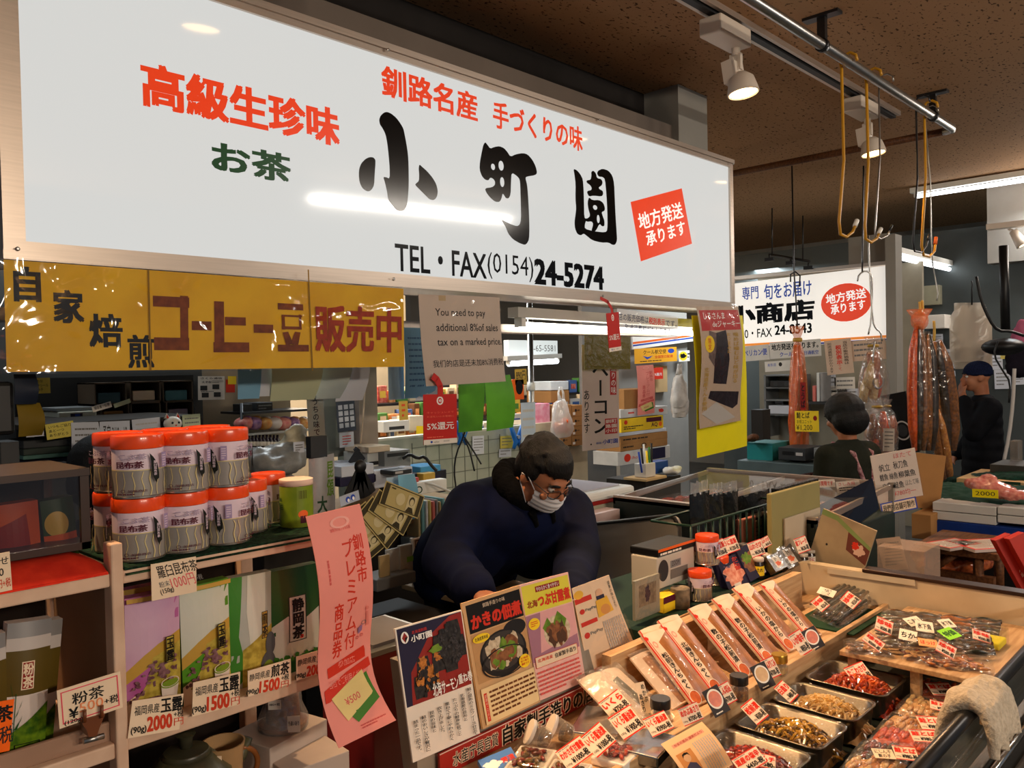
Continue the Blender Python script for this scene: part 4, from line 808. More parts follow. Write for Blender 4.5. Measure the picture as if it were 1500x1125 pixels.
cb('divider_board', XS, XE-.001, YP-.016, YP, ZB, ZP+.016, m=wood)
cb('upper_board', XS, XE-.001, YP, 1.345, ZP-.03, ZP, m=wood)
cb('back_board', 1.95, XE-.001, 1.345, 1.362, ZP-.03, ZP+.075, m=wood)
cb('back_step', 1.94, XE-.001, 1.362, 1.75, .5, ZP-.005, m=mat('grey_step', (96, 92, 86), .5, var=.15))
# ---- metal trays with pickles
trayst = mat('tray_steel', (120, 112, 100), .3, .9, var=.1, sc=12)
def tray_thing(x0, x1, y0, y1, label):
    z0, z1 = ZB+.004, ZB+.072; t = thing('food_tray', label, 'tray', ((x0+x1)/2, (y0+y1)/2, z0), 'trays of seasoned seafood in the case')
    W, D = (x1-x0)/2, (y1-y0)/2
    def rr(sx, sy, z, r, n=6):
        o = []
        for cx, cy, a0 in ((sx-r, sy-r, 0), (-sx+r, sy-r, 90), (-sx+r, -sy+r, 180), (sx-r, -sy+r, 270)):
            o += [V((cx+r*cos(R(a0+90*k/n)), cy+r*sin(R(a0+90*k/n)), z)) for k in range(n+1)]
        return o
    rings = [rr(W-.018, D-.018, 0, .02), rr(W-.010, D-.010, .004, .022), rr(W-.004, D-.004, z1-z0-.003, .026), rr(W+.004, D+.004, z1-z0, .028), rr(W+.004, D+.004, z1-z0-.004, .028), rr(W-.001, D-.001, z1-z0-.006, .026), rr(W-.007, D-.007, .002, .022)]
    n = len(rings[0]); b = MB(); vs = [p for r in rings for p in r]; fs = [(i*n+k, i*n+(k+1) % n, (i+1)*n+(k+1) % n, (i+1)*n+k) for i in range(len(rings)-1) for k in range(n)]; fs.append(tuple(reversed(range(n)))); fs.append(tuple(range(n)))
    b.add(vs, fs, trayst, True); b.build('tray_body', t)
    rn = random.Random(int(x0*100)); s = Sheet(W*2+.01, D*2+.01, film('tray_wrap', fac=.11, rough=.05, sc=18, bump=.8), lambda x, y, z: (x, -y, z+.002*noise.noise((x*40, y*40, x0))), 0, 12, 12)
    s.build('film_cover', None, t).matrix_local = TR(-W-.005, D+.005, z1-z0+.002); return t, W, D, z0
def pile(label, c, sx, sy, h, mats, n=170, seed=1, strip=.02, rad=.004, name='food_pile', cat='seafood'):
    """a heap of small glossy strips and lumps"""
    rn = random.Random(seed); b = MB()
    b.grid(lambda u, v: V(((u-.5)*2*sx, (v-.5)*2*sy, h*.75*max(0, (1-(2*u-1)**2)*(1-(2*v-1)**2))**.6+.002+.006*noise.noise((u*8, v*8, seed)))), 18, 18, mats[0])
    for k in range(n):
        a, q = rn.random()*2*pi, rn.random()**.6; x, y = cos(a)*q*sx, sin(a)*q*sy; z = h*(1-q*q)**.6*.8+.004; d = rn.random()*pi; l = strip*(.5+rn.random()); m = mats[rn.randrange(len(mats))]
        pts = [(x-cos(d)*l/2, y-sin(d)*l/2, z-.003), (x-cos(d)*l/6, y-sin(d)*l/6+.003*rn.random(), z+.004), (x+cos(d)*l/4, y+sin(d)*l/4, z+.004*rn.random()), (x+cos(d)*l/2, y+sin(d)*l/2, z-.004)]
        b.tube(pts, [rad*.6, rad, rad*(.6+.6*rn.random()), rad*.4], m, 5)
    return tag(b.build(name, None, TR(*c)), label, cat, None, 'stuff')
def sea(n, c, c2, r=.25): return mat(n, c, r, c2=c2, sc=60, coat=.4)
red1 = sea('red_roe', (196, 62, 24), (140, 34, 14)); red2 = sea('orange_flesh', (222, 104, 40), (190, 70, 24)); pale1 = sea('pale_squid', (226, 196, 140), (206, 168, 104)); pale2 = sea('amber_squid', (210, 164, 90), (190, 140, 70)); weed1 = sea('brown_seaweed', (120, 84, 24), (70, 50, 14)); weed2 = sea('yellow_pickle', (206, 158, 50), (170, 120, 30)); drk = sea('dark_squid', (130, 34, 20), (80, 20, 14))
trays = [((1170, 989), (1207, 964), (1334, 987), (1299, 1019)), ((1130, 1024), (1166, 996), (1299, 1027), (1262, 1056)), ((1075, 1062), (1119, 1028), (1258, 1059), (1212, 1096)), ((1012, 1106), (1064, 1066), (1215, 1106), (1160, 1150))]
yb0, yb1 = .775, .985; tl_ = ('far tray of orange-red pickled seafood with a glossy card on it', 'second tray from the end wall, holding pale yellow squid', 'third tray holding brown and yellow seaweed pickles', 'nearest tray of dark red seafood at the bottom edge'); xs_ = []
for q in trays:
    w_ = [P(x, y, Z=ZB+.076) for x, y in q]; xs_.append(((w_[0].x+w_[3].x)/2, (w_[1].x+w_[2].x)/2, (w_[0].y+w_[1].y)/2, (w_[2].y+w_[3].y)/2))
print('trays', [[round(k, 3) for k in q] for q in xs_])
edges = [(q[0]+.004, q[1]-.004) for q in xs_]
for i in range(3):   # keep them from running into each other
    a, c = edges[i], edges[i+1]
    if c[1] > a[0]-.012: m_ = (c[1]+a[0])/2; edges[i] = (m_+.007, a[1]); edges[i+1] = (c[0], m_-.007)
foods = (((red1, red2, red2), 11), ((pale1, pale2, pale1), 12), ((weed1, weed2, weed2, weed1), 13), ((drk, red1, drk), 14))
fl = ('heap of orange-red seafood in the far tray', 'heap of pale yellow squid in the second tray', 'heap of brown and yellow seaweed pickle in the third tray', 'heap of dark red seafood in the nearest tray')
for i, (e, (mm, sd)) in enumerate(zip(edges, foods)):
    t, W, D, z0 = tray_thing(e[0], e[1], yb0, yb1, tl_[i]); pile(fl[i], ((e[0]+e[1])/2+.0, (yb0+yb1)/2-.01, z0+.003), W*.88, D*.92, .082, mm, 340, sd, .026 if i else .02, .0045)
# ---- red and white price cards
cardw = mat('card_white', (246, 222, 196), .45, var=0, coat=.2); credr = mat('card_red', (226, 46, 24), .5, var=0)
ncard = [0]
def rcard(label, q, title, price, pl, grp='red and white price cards on the counter', nm='price_tag', tm=None):
    s = hang(nm, q[0], q[1], q[3], cardw, label, 'price tag', grp, pl=pl)
    qq = [s.px(*k) for k in q]; qq = [(0, 0), (1, 0), (1, 1), (0, 1)]
    s.rect(0, 0, 1, .05, credr); s.rect(0, .95, 1, 1, credr); s.lines(.06, .07, .8, .12, 1, grey, .7)
    s.text(title, .05, .16, .95, .50, tm or credr, .04); s.text(price, .30, .58, .95, .90, black, .03); s.text('100g', .04, .74, .24, .86, ink); s.fin()
    # small wire holder behind the card
    return s
NT = V((-.42, -.50, .76)).normalized(); NU = V((-.6, -.68, .42)).normalized()
def ctr(q): return (sum(k[0] for k in q)/4, sum(k[1] for k in q)/4)
def pz(q, z, n=NT): return (P(*ctr(q), Z=z), n)
A = ZP+.055
for lb, q, t_, p_, z, n in (
  ('glossy price tag catching the light above the silver foil packs', [(876, 1030), (904, 1009), (932, 1028), (904, 1046)], 'いくら', '¥750-税', A+.02, NT),
  ('1900 yen salmon roe price tag in the middle of the counter', [(890, 1052), (921, 1032), (941, 1062), (913, 1086)], 'いくら醤油漬', '¥1900-税', A, NT),
  ('3900 yen salmon roe price tag below the black-lidded jar', [(941, 1054), (972, 1040), (987, 1066), (957, 1080)], 'いくら醤油漬', '¥3900-税', A, NT),
  ('1000 yen salmon roe price tag right of the smelt one', [(849, 1081), (877, 1057), (903, 1082), (873, 1112)], 'いくら醤油漬', '¥1000-税', A, NT),
  ('1000 yen smelt price tag near the bottom edge', [(813, 1102), (848, 1077), (868, 1108), (836, 1128)], 'わかさぎ甘露煮', '¥1000-税', A, NT),
  ('700 yen price tag before the leftmost shrink-wrapped pouches', [(992, 1039), (1020, 1027), (1030, 1056), (998, 1066)], 'めかぶあさり', '¥700-税', ZP+.045, NU),
  ('700 yen price tag under the third pouch', [(1045, 1008), (1065, 997), (1075, 1026), (1054, 1039)], 'にしん切込', '¥700-税', ZP+.045, NU),
  ('700 yen price tag beside the gold-lidded jar', [(1113, 968), (1131, 960), (1141, 983), (1122, 998)], 'にしんきりこみ', '¥700-税', ZP+.045, NU),
  ('tall 850 yen price tag under the two end pouches', [(1154, 931), (1170, 921), (1182, 952), (1166, 966)], 'いか塩辛', '¥850-税', ZP+.045, NU),
  ('price tag on the left corner of the second tray', [(1133, 1008), (1145, 996), (1172, 1014), (1160, 1028)], '白造り', '¥480-税', ZB+.115, NT),
  ('price tag on the left corner of the third tray', [(1084, 1036), (1101, 1022), (1129, 1043), (1112, 1060)], '松前漬', '¥500-税', ZB+.115, NT),
  ('glossy price tag lying on the far tray', [(1235, 979), (1262, 968), (1286, 989), (1260, 1001)], 'たこわさび', '¥450-税', ZB+.085, NT),
  ('price tag with red heading at the nearest tray', [(1071, 1113), (1106, 1092), (1122, 1122), (1082, 1140)], '道産の塩辛', '¥450-税', ZB+.13, NT),
  ('second price tag lying on the dark red food of the nearest tray', [(1104, 1100), (1136, 1108), (1120, 1124), (1098, 1118)], 'キムチ', '¥580-', ZB+.10, NT)):
    rcard(lb, q, t_, p_, pz(q, z, n))
# ---- paper pouches leaning in a row
pouchp = mat('pouch_paper', (240, 214, 190), .5, c2=(226, 196, 168), sc=14); conten = mat('brown_pouch_window', (176, 112, 58), .35, c2=(140, 84, 40), sc=30); pred = mat('pouch_red', (206, 44, 30), .5, var=0)
tops = [(952, 933), (988, 911), (1028, 895), (1062, 881), (1100, 867), (1124, 857)]; bots = [(1017, 1032), (1046, 1000), (1089, 974), (1123, 955), (1155, 938), (1185, 925)]
yB, zB = 1.075, ZP+.004
lab = ('leftmost striped pouch, beside the clear kelp bundle', 'second striped pouch from the left', 'third striped pouch, above the dark-lidded jar', 'fourth striped pouch, above the gold-lidded jar', 'fifth striped pouch in the leaning row', 'striped pouch at the far end of the leaning row')
X_b = [P(x, y, Y=yB).x for x, y in bots]; X_t = [P(x, y, Y=1.235).x for x, y in tops]
print('pouch', [round(k, 2) for k in X_b], [round(k, 2) for k in X_t])
def pouch_proto(label, M, wd, ht, txt):
    t = thing('food_pouch', label, 'pouch', M, 'striped food pouches leaning in a row')
    s = Sheet(wd, ht, pouchp, lambda x, y, z: (x, ht-y, z+(.012*sin(pi*min(1, max(0, x/wd)))*sin(pi*min(1, .1+.85*y/ht)) if z >= 0 else 0)), .008, 8, 12)
    s.poly([(.36, .16), (1, .04), (1, .98), (.36, .98)], conten); s.rect(0, 0, .05, 1, pred); s.rect(.075, .03, .095, 1, pred); s.ell(.05, .06, .07, .03, pred, jag=.5, n=9); s.ell(.2, .17, .07, .045, mat('pouch_pink', (236, 160, 140), .5, var=0), ring=.6)
    s.vtext(txt, .12, .30, .33, .80, black, .02); s.ell(.25, .91, .17, .075, mat('orange_picture', (226, 120, 60), .5, c2=(200, 90, 40), sc=60)); s.ell(.25, .91, .19, .085, white, ring=.9)
    s.build('wrapper', None, t)
    b = MB(); b.grid(lambda u, v: V((wd*(.04+.92*u), ht*(.02+.96*v), -.004+.018*sin(pi*u)*sin(pi*v)+.003*noise.noise((u*6, v*9, wd*100)))), 8, 10, clear); b.build('film', t); return t
for i in range(6):
    a = V((X_b[i], yB, zB)); c = V((X_t[i]-.0, 1.235, ZP+.14)); d = (c-a); ht = d.length; wd = .088 if i < 5 else .075
    # lean back, face the aisle
    M = axes(a, (1, -.10, 0), d)
    pouch_proto(lab[i], M, wd, ht, ('松前きんちゃく', '北海きんちゃく', '数の子松前漬', '数の子松前漬', 'いかの塩から', 'いかの塩から')[i])
    if i < 5:        # the plain back of the next pouch behind it
        M2 = axes(a+V((.028, .028, .0)), (1, -.10, 0), d); s = Sheet(wd, ht*.98, pouchp, lambda x, y, z: (x, ht-y, z+(.006*sin(pi*min(1, max(0, x/wd))) if z >= 0 else 0)), .006, 6, 8); s.rect(.0, 0, .04, 1, pred); s.poly([(.4, .2), (1, .1), (1, .9), (.4, .9)], conten)
        s.build('food_pouch', M2, None, 'striped pouch tucked close behind the %s one of the leaning row' % ('leftmost', 'second', 'third', 'fourth', 'fifth')[i], 'pouch', 'striped food pouches leaning in a row')
rest = at((2, 1.3, ZP)); rest.prism([(1.65, 1.26, ZP), (1.65, 1.29, ZP), (1.65, 1.29, ZP+.11), (1.65, 1.26, ZP+.11)], (1.1, 0, 0), wood); tag(rest.build('rest_board', None, TR(2, 1.3, ZP)), 'pale wooden board behind the leaning pouches', 'board')
# clear bundles of kelp at the left end of the row
kel = mat('dark_kelp', (24, 30, 26), .3, c2=(40, 44, 36), sc=40)
for i, (tp, bt, lb) in enumerate((((905, 985), (950, 1048), 'clear bag of dark kelp left of the striped pouches'), ((890, 992), (925, 1052), 'clear crumpled bag at the left end of the pouch row'), ((930, 962), (985, 1038), 'clear bag of brown slices between the kelp and the pouches'))):
    a = P(*bt, Y=1.085+.012*i); a.z = zB; c = P(*tp, Y=1.24); d = c-a; ht = d.length; t = thing('food_bag', lb, 'bag', axes(a, (1, -.1, 0), d), 'clear bags left of the pouches')
    s = Sheet(.09, ht, pouchp if i else mat('milky_film', (214, 190, 166), .4), lambda x, y, z: (x, ht-y, z+(.008*sin(pi*min(1, max(0, x/.09))) if z >= 0 else 0)), .005, 6, 8)
    if i == 0: s.poly([(.35, .2), (.62, .16), (.72, .98), (.38, .98)], kel)
    elif i == 2: s.poly([(.3, .1), (.8, .06), (.85, .98), (.35, .98)], conten)
    s.build('contents', None, t); b = MB(); b.grid(lambda u, v: V((-.006+.102*u, ht*(.0+1.06*v), .006+.022*sin(pi*u)*sin(pi*v)+.008*noise.noise((u*5, v*7, i*9)))), 10, 12, film('crinkly_film', (255, 250, 240), .14, .12, 24, 1.0, .08)); b.build('film', t)
q = [(930, 1001), (943, 998), (955, 1042), (941, 1047)]; s = hang('food_label', q[0], q[1], q[3], cream, 'cream label with black brush writing on the kelp bag', 'label', pl=pz(q, ZP+.06, NU)); s.vtext('めかぶ', .5, .05, .95, .65, black, .02); s.vtext('あさり', .05, .35, .5, .95, black, .02); s.fin()
# ---- jars
def jar(label, px, r, h, lm, fill, z=ZP, Y=None, band=None, name='food_jar', grp='glass jars on the counter', lidh=.022, fh=.75, cat='jar'):
    p = P(*px, Z=z) if Y is None else P(*px, Y=Y); p.z = z; t = thing(name, label, cat, p, grp)
    g = film('jar_glass', (230, 235, 230), .16, .04, 4, .1, .04); H = h-lidh
    MB().lathe([(r*.85, 0), (r, .006), (r, H*.82), (r*.84, H*.95), (r*.84, h-.004)], g, n=28).build('glass', t)
    MB().lathe([(r*.80, .004), (r*.93, .008), (r*.93, H*fh), (r*.5, H*fh+.003), (1e-5, H*fh+.004)], fill, n=24).build('contents', t)
    MB().lathe([(r*.9, H), (r*.98, H+.001), (r*.98, h-.003), (r*.93, h), (1e-5, h)], lm, n=32).build('lid', t)
    if band:
        s = Sheet(2*pi*r*.62, H*.55, band[0], cyl(r*1.006), 0, 24, 2, dz=.00008); s.text(band[1], .38, .2, .62, .5, ink, .02); s.rect(.3, .62, .7, .9, band[2]); s.build('label', None, t).matrix_local = TR(0, 0, H*.68) @ RZ(-45-112)
    return t
jb = mat('black_lid', (18, 17, 18), .3, var=0, coat=.4); jg = mat('gold_lid', (200, 160, 70), .28, .9, var=.1); jw = mat('white_lid', (216, 206, 194), .4, var=.04)
jar('glass jar with black lid nearest the bottom of the photo', (968, 1066), .0245, .070, jb, sea('cream_paste', (226, 196, 150), (206, 170, 120)))
jar('glass jar with black lid and brown flakes under the third pouch', (1083, 1027), .0235, .066, jb, sea('brown_flakes', (150, 100, 50), (100, 60, 30)))
jar('small jar with gold lid under the fourth pouch', (1142, 988), .022, .056, jg, sea('beige_paste', (206, 176, 120), (180, 140, 90)))
for lb, q, m_ in (('round picture card of orange food under the second pouch', [(1028, 1014), (1050, 1002), (1058, 1046), (1036, 1056)], red2), ('round picture card of yellow food beside the brown jar', [(1098, 978), (1119, 968), (1126, 1002), (1106, 1016)], pale2), ('round picture card of orange food at the end of the pouches', [(1173, 926), (1192, 916), (1200, 946), (1182, 958)], red2)):
    s = hang('picture_card', q[0], q[1], q[3], mat('dark_card', (40, 34, 40), .5), lb, 'card', 'round picture cards on the counter', pl=pz(q, ZP+.04, NU)); s.ell(.5, .42, .44, .36, white); s.ell(.5, .42, .36, .29, m_); s.lines(.15, .86, .85, .96, 1, white); s.fin()
# ---- counter front left: foil packs, cups and boxes
foil = mat('silver_foil', (190, 188, 186), .16, 1, var=.05, sc=30, bump=.06)
def ob(p, d, m, label, cat, name, rz=0, grp=None, z=ZP+.001, bev=.003): b = MB(); b.box((0, 0, d[2]/2), d, m, RZ(rz), bev); return tag(b.build(name, None, TR(p.x, p.y, z)), label, cat, grp)
pf = P(880, 1062, Z=ZP+.02); ob(pf, (.15, .11, .03), foil, 'silver foil pack under the glossy price tag', 'pack', 'foil_pack', 24, 'silver foil packs on the counter')
pf = P(950, 1090, Z=ZP+.02); ob(pf, (.12, .09, .024), foil, 'silver foil pack with dark sides under the 3900 yen tag', 'pack', 'foil_pack', 12, 'silver foil packs on the counter', ZP+.001)
for lb, px in (('clear cup with white lid and brown pickle, left one of two', (793, 1078)), ('clear cup with white lid and brown pickle, right one of two', (824, 1070))):
    p = P(*px, Z=ZP+.03); t = thing('food_cup', lb, 'cup', TR(p.x, p.y, ZP+.028) @ RZ(-40) @ RY(-62) @ TR(0, 0, -.02), 'clear cups on the counter')
    MB().lathe([(.020, 0), (.022, .004), (.026, .046)], film('cup_plastic', (240, 236, 226), .12, .06, 6, .2, .12), n=24).build('cup_body', t); MB().lathe([(.0275, .044), (.0275, .052), (1e-5, .053)], jw, n=28).build('lid', t); MB().lathe([(.018, .003), (.021, .02), (1e-5, .022)], weed1, n=20).build('contents', t)
def clamtray(label, px, d, rz, fm, seed):
    p = P(*px, Z=ZP+.02); t = thing('plastic_tray', label, 'tray', TR(p.x, p.y, ZP+.001) @ RZ(rz), 'clear lidded plastic trays on the counter'); MB().box((0, 0, .009), (d[0], d[1], .018), mat('white_tray', (236, 226, 214), .4), None, .004).build('base', t)
    b = MB(); rn = random.Random(seed)
    for k in range(26): x, y = (rn.random()-.5)*d[0]*.6, (rn.random()-.5)*d[1]*.6; b.ball((x, y, .022), (.012, .005, .005), fm[k % len(fm)], RZ(rn.random()*180), 8, 5)
    b.build('food', t); MB().box((0, 0, .026), (d[0]*.96, d[1]*.96, .016), clear, None, .005).build('lid', t); return t
clamtray('clear tray of dark small fish with white rim near the bottom edge', (777, 1112), (.12, .085), 24, (weed1, drk), 5)
clamtray('clear tray of dark fish under the smelt price tag', (830, 1130), (.10, .085), 24, (weed1, drk), 6)
clamtray('clear tray of fish behind the 1000 yen roe tag', (905, 1100), (.10, .08), 10, (drk, red1), 7)
p = P(722, 1118, Z=ZP+.02); t = teabag; s = hang('food_pack', (700, 1114), (748, 1094), (712, 1136), mat('sky_blue_pack', (80, 130, 200), .35, var=.2), 'sky blue food pack with red lettering before the red shop strip', 'pack', pl=(p, V((-.2, -.4, .8)).normalized()), t=.012); s.text('小樽漬', .35, .4, .95, .75, red, .03); s.ell(.3, .6, .25, .25, white, jag=.3); s.fin()
# ---- newspaper clipping in a clear sleeve hung over the divider
q = [(968, 1090), (1028, 1057), (1082, 1118), (1012, 1156)]; s = hang('newspaper_clipping', q[0], q[1], q[3], mat('clipping_paper', (240, 196, 150), .5, var=.05), 'newspaper clipping with a portrait in a clear sleeve over the board', 'clipping', bend=lambda w, h: (lambda x, y, z: (x, -y, z+.012*sin(y/h*3))), film=filmy, pl=(P(1020, 1100, Z=ZP+.02), NT))
s.rect(.14, .14, .88, .22, mat('heading_tint', (226, 160, 140), .5)); s.text('やまの恵み 道東だより', .18, .15, .84, .21, mat('heading_red', (190, 80, 60), .5), .02); s.lines(.5, .3, .95, .95, 9, lgrey, .5, vert=True); s.rect(.08, .36, .42, .80, mat('portrait_tan', (206, 140, 80), .5)); s.ell(.25, .50, .075, .09, mat('portrait_skin', (214, 170, 130), .5)); s.poly([(.17, .49), (.19, .41), (.25, .39), (.31, .41), (.33, .49), (.29, .44), (.21, .44)], black); s.poly([(.1, .80), (.14, .66), (.25, .6), (.36, .66), (.40, .80)], mat('portrait_suit', (60, 60, 90), .5)); s.fin()
# ---- row of vacuum packs along the front glass
vac = film('vacuum_film', (255, 250, 240), .16, .10, 30, .9, .03)
def vpack(label, q, z, fm, lq=None, txt='鮭とば', n=26, h=.014, seed=1, lab2=None):
    w_ = [P(x, y, Z=z) for x, y in q]; c = sum(w_, V())/4; t = thing('vacuum_pack', label, 'pack', c, 'vacuum packs of seafood in the case'); b = at(c); rn = random.Random(seed)
    bl = lambda u, v: (w_[0]*(1-u)+w_[1]*u)*(1-v)+(w_[3]*(1-u)+w_[2]*u)*v
    b.grid(lambda u, v: bl(.04+.92*u, .04+.92*v)+V((0, 0, h*(max(0, 1-(2*u-1)**4)*max(0, 1-(2*v-1)**4))**.5*(.8+.35*noise.noise((u*5, v*5, seed)))-.002)), 14, 14, fm[0])
    for k in range(n):
        u, v = .14+.72*rn.random(), .14+.72*rn.random(); p = bl(u, v)+V((0, 0, h*.75)); a = rn.random()*6.3; l = .014+.012*rn.random(); b.ball(p, (l, .006, .005), fm[k % len(fm)], RZ(R(a)*57), 8, 5)
    b.build('seafood', t); b = at(c); b.grid(lambda u, v: bl(u, v)+V((0, 0, (h+.006)*(max(0, 1-(2*u-1)**6)*max(0, 1-(2*v-1)**6))**.5+.002*noise.noise((u*9, v*9, seed)))), 16, 16, vac); b.build('film', t)
    if lq: rcard('price tag on the '+label, lq, txt, '¥980-税', pz(lq, z+h+.012, V((-.2, -.2, .95)).normalized()), 'price tags on the vacuum packs')
    if lab2: s = hang('product_label', lab2[0], lab2[1], lab2[3], cream, 'handwritten label on the '+label, 'label', 'handwritten labels on the packs', pl=pz(lab2, z+h+.012, V((-.1, -.1, 1)).normalized())); s.text('にしん干', .1, .1, .9, .5, black, .02); s.text('数の子', .2, .55, .8, .92, black, .02); s.fin()
    return t
zq = ZB+.03
salm = sea('salmon_orange', (230, 92, 36), (200, 60, 20)); blon = sea('blond_squid', (236, 190, 130), (216, 160, 100)); herr = sea('silver_herring', (110, 90, 70), (60, 48, 40)); amb = sea('amber_fish', (206, 140, 60), (170, 100, 40))
def qd(x, y, w, h, k=.30, s=-.75): # slanted ground quad: back-left, back-right, front-right, front-left
    return [(x, y), (x+w, y+w*k*.6), (x+w+h*s, y+w*k*.6+h), (x+h*s, y+h)]
vpack('bright orange salmon pack farthest along the glass', [(1346, 996), (1424, 1010), (1408, 1034), (1332, 1016)], zq, (salm, red2), [(1355, 1000), (1389, 1000), (1380, 1016), (1347, 1014)], seed=1)
vpack('pale squid pack behind the other pale one', [(1328, 1020), (1404, 1036), (1384, 1060), (1306, 1044)], zq, (blon, pale1), [(1362, 1024), (1396, 1032), (1384, 1044), (1352, 1034)], seed=2)
vpack('pale squid pack with golden strips in the middle of the row', [(1306, 1046), (1380, 1062), (1362, 1086), (1282, 1068)], zq+.003, (blon, amb), [(1341, 1048), (1375, 1050), (1378, 1069), (1345, 1068)], seed=3)
vpack('flat red-orange salmon pack before the pale ones', [(1284, 1066), (1382, 1082), (1368, 1110), (1266, 1090)], zq, (salm, salm), [(1330, 1068), (1368, 1070), (1358, 1086), (1322, 1082)], seed=4)
vpack('dark silver herring pack with a handwritten label', [(1262, 1088), (1344, 1098), (1328, 1124), (1240, 1112)], zq, (herr, drk), [(1306, 1091), (1340, 1095), (1338, 1114), (1302, 1109)], seed=5, lab2=[(1276, 1096), (1306, 1098), (1300, 1110), (1272, 1108)])
vpack('yellow fish pack at the bottom edge of the photo', [(1246, 1108), (1334, 1118), (1312, 1144), (1222, 1136)], zq, (amb, pale2), seed=6)
# ---- wooden stand with dried fish packs near the end wall
zs = ZB+.115; w_ = [P(*q, Z=zs) for q in ((1224, 956), (1256, 928), (1492, 962), (1463, 1000))]
x0_, x1_ = (w_[0].x+w_[3].x)/2-.12, XE-.02; y0_, y1_ = w_[3].y+.02, w_[0].y
sx0, sx1, sy0, sy1 = w_[0].x, min(XE-.02, w_[1].x+.12), w_[3].y, w_[0].y
print('stand', [tuple(round(k, 2) for k in q) for q in w_])
st = thing('wooden_stand', 'low pale wooden stand for dried fish packs at the end wall', 'stand', (sx0, sy0, ZB)); b = at((sx0, sy0, ZB)); X0s = sum(k.x for k in (w_[0], w_[3]))/2; XS1 = XE-.015
sy0 = max(sy0, YR+.03); sy1 = min(sy1, YP-.03)
b.bx(X0s, XS1, sy0, sy1, zs-.014, zs, wood, .002); b.build('top_board', st)
for yy in (sy0+.03, (sy0+sy1)/2, sy1-.03):
    b = at((sx0, sy0, ZB)); b.bx(X0s+.015, X0s+.04, yy-.012, yy+.012, ZB, zs-.014, wood); b.build('leg', st); b = at((sx0, sy0, ZB)); b.bx(XS1-.05, XS1-.02, yy-.012, yy+.012, ZB, zs-.014, wood); b.build('leg', st)
fishd = sea('dried_fish_brown', (116, 76, 40), (60, 40, 24)); fishg = sea('dried_fish_grey', (110, 100, 84), (70, 60, 48)); cuttle = sea('orange_cuttlefish', (196, 116, 50), (150, 80, 30))
def dpack(label, q, z, fm, kind=0, seed=1, grp='dried fish packs on the wooden stand', lift=0):
    w4 = [P(x, y, Z=z) for x, y in q]; c = sum(w4, V())/4; t = thing('dried_fish_pack', label, 'pack', c, grp); b = at(c); rn = random.Random(seed)
    bl = lambda u, v: (w4[0]*(1-u)+w4[1]*u)*(1-v)+(w4[3]*(1-u)+w4[2]*u)*v
    ax_ = (w4[1]-w4[0]).normalized()
    for k in range(7 if kind == 0 else 30):
        if kind == 0: # whole fish side by side
            v = (k+.5)/7; pts = [bl(.04+.92*q/6, v+.02*sin(k*3+q))+V((0, 0, .006+.002*(k % 2)+.003*sin(q+k))) for q in range(7)]; b.tube(pts, [.002, .006, .008, .0085, .007, .004, .006], fm[k % len(fm)], 6)
        else: p = bl(.1+.8*rn.random(), .1+.8*rn.random())+V((0, 0, .005+.004*rn.random())); b.ball(p, (.016, .010, .004), fm[k % len(fm)], RZ(rn.random()*180) @ RX(20*rn.random()), 8, 5)
    b.build('fish', t); b = at(c); b.grid(lambda u, v: bl(-.02+1.04*u, -.02+1.04*v)+V((0, 0, .016*(max(0, 1-(2*u-1)**6)*max(0, 1-(2*v-1)**6))**.5+.003*noise.noise((u*8, v*8, seed)))), 14, 12, vac); b.build('film', t); return t
def wlabel(label, q, z, txt, m=None, c=None):
    s = hang('product_label', q[0], q[1], q[3], m or mat('label_white', (240, 226, 206), .5, var=0), label, 'label', 'handwritten labels on the packs', pl=pz(q, z, V((-.25, -.2, .94)).normalized())); s.qtext(txt, [(0, 0), (1, 0), (1, 1), (0, 1)], .12, .25, .88, .75, c or black, .03); s.fin()
z1 = zs+.004
dpack('brown shredded pack at the near left end of the wooden stand', [(1236, 938), (1296, 946), (1310, 962), (1240, 958)], z1, (fishd, amb), 1, 1)
dpack('grey dried fish pack at the back left of the stand', [(1276, 918), (1330, 916), (1332, 950), (1286, 946)], z1+.02, (fishg, fishd), 0, 2)
dpack('grey dried fish pack second along the back of the stand', [(1318, 914), (1366, 914), (1372, 950), (1326, 952)], z1+.025, (fishg, fishd), 0, 3)
dpack('dark dried fish pack third along the back of the stand', [(1362, 918), (1404, 920), (1424, 956), (1374, 954)], z1+.02, (fishd, fishg), 0, 4)
dpack('blackish dried fish pack at the right end of the stand', [(1404, 930), (1452, 934), (1460, 962), (1412, 962)], z1+.01, (kel, fishd), 0, 5)
dpack('orange-brown speckled cuttlefish pack along the front of the stand', [(1344, 962), (1450, 964), (1458, 990), (1340, 972)], z1, (cuttle, amb), 1, 6)
dpack('reddish pack with white film in the middle front of the stand', [(1316, 954), (1382, 956), (1390, 974), (1322, 966)], z1, (drk, blon), 1, 7)
for i, (x, lb) in enumerate(((1292, 'glossy dark fish pack against the end wall, first from the left'), (1334, 'glossy dark fish pack against the end wall, second from the left'), (1378, 'glossy dark fish pack against the end wall, third from the left'), (1422, 'glossy dark fish pack against the end wall, rightmost'))):
    dpack(lb, [(x, 896+i*4), (x+48, 899+i*4), (x+42, 926+i*4), (x-8, 921+i*4)], z1+.008, ((fishd, fishg), (fishg, fishd), (fishd, cuttle), (kel, fishd))[i], 0, 30+i)
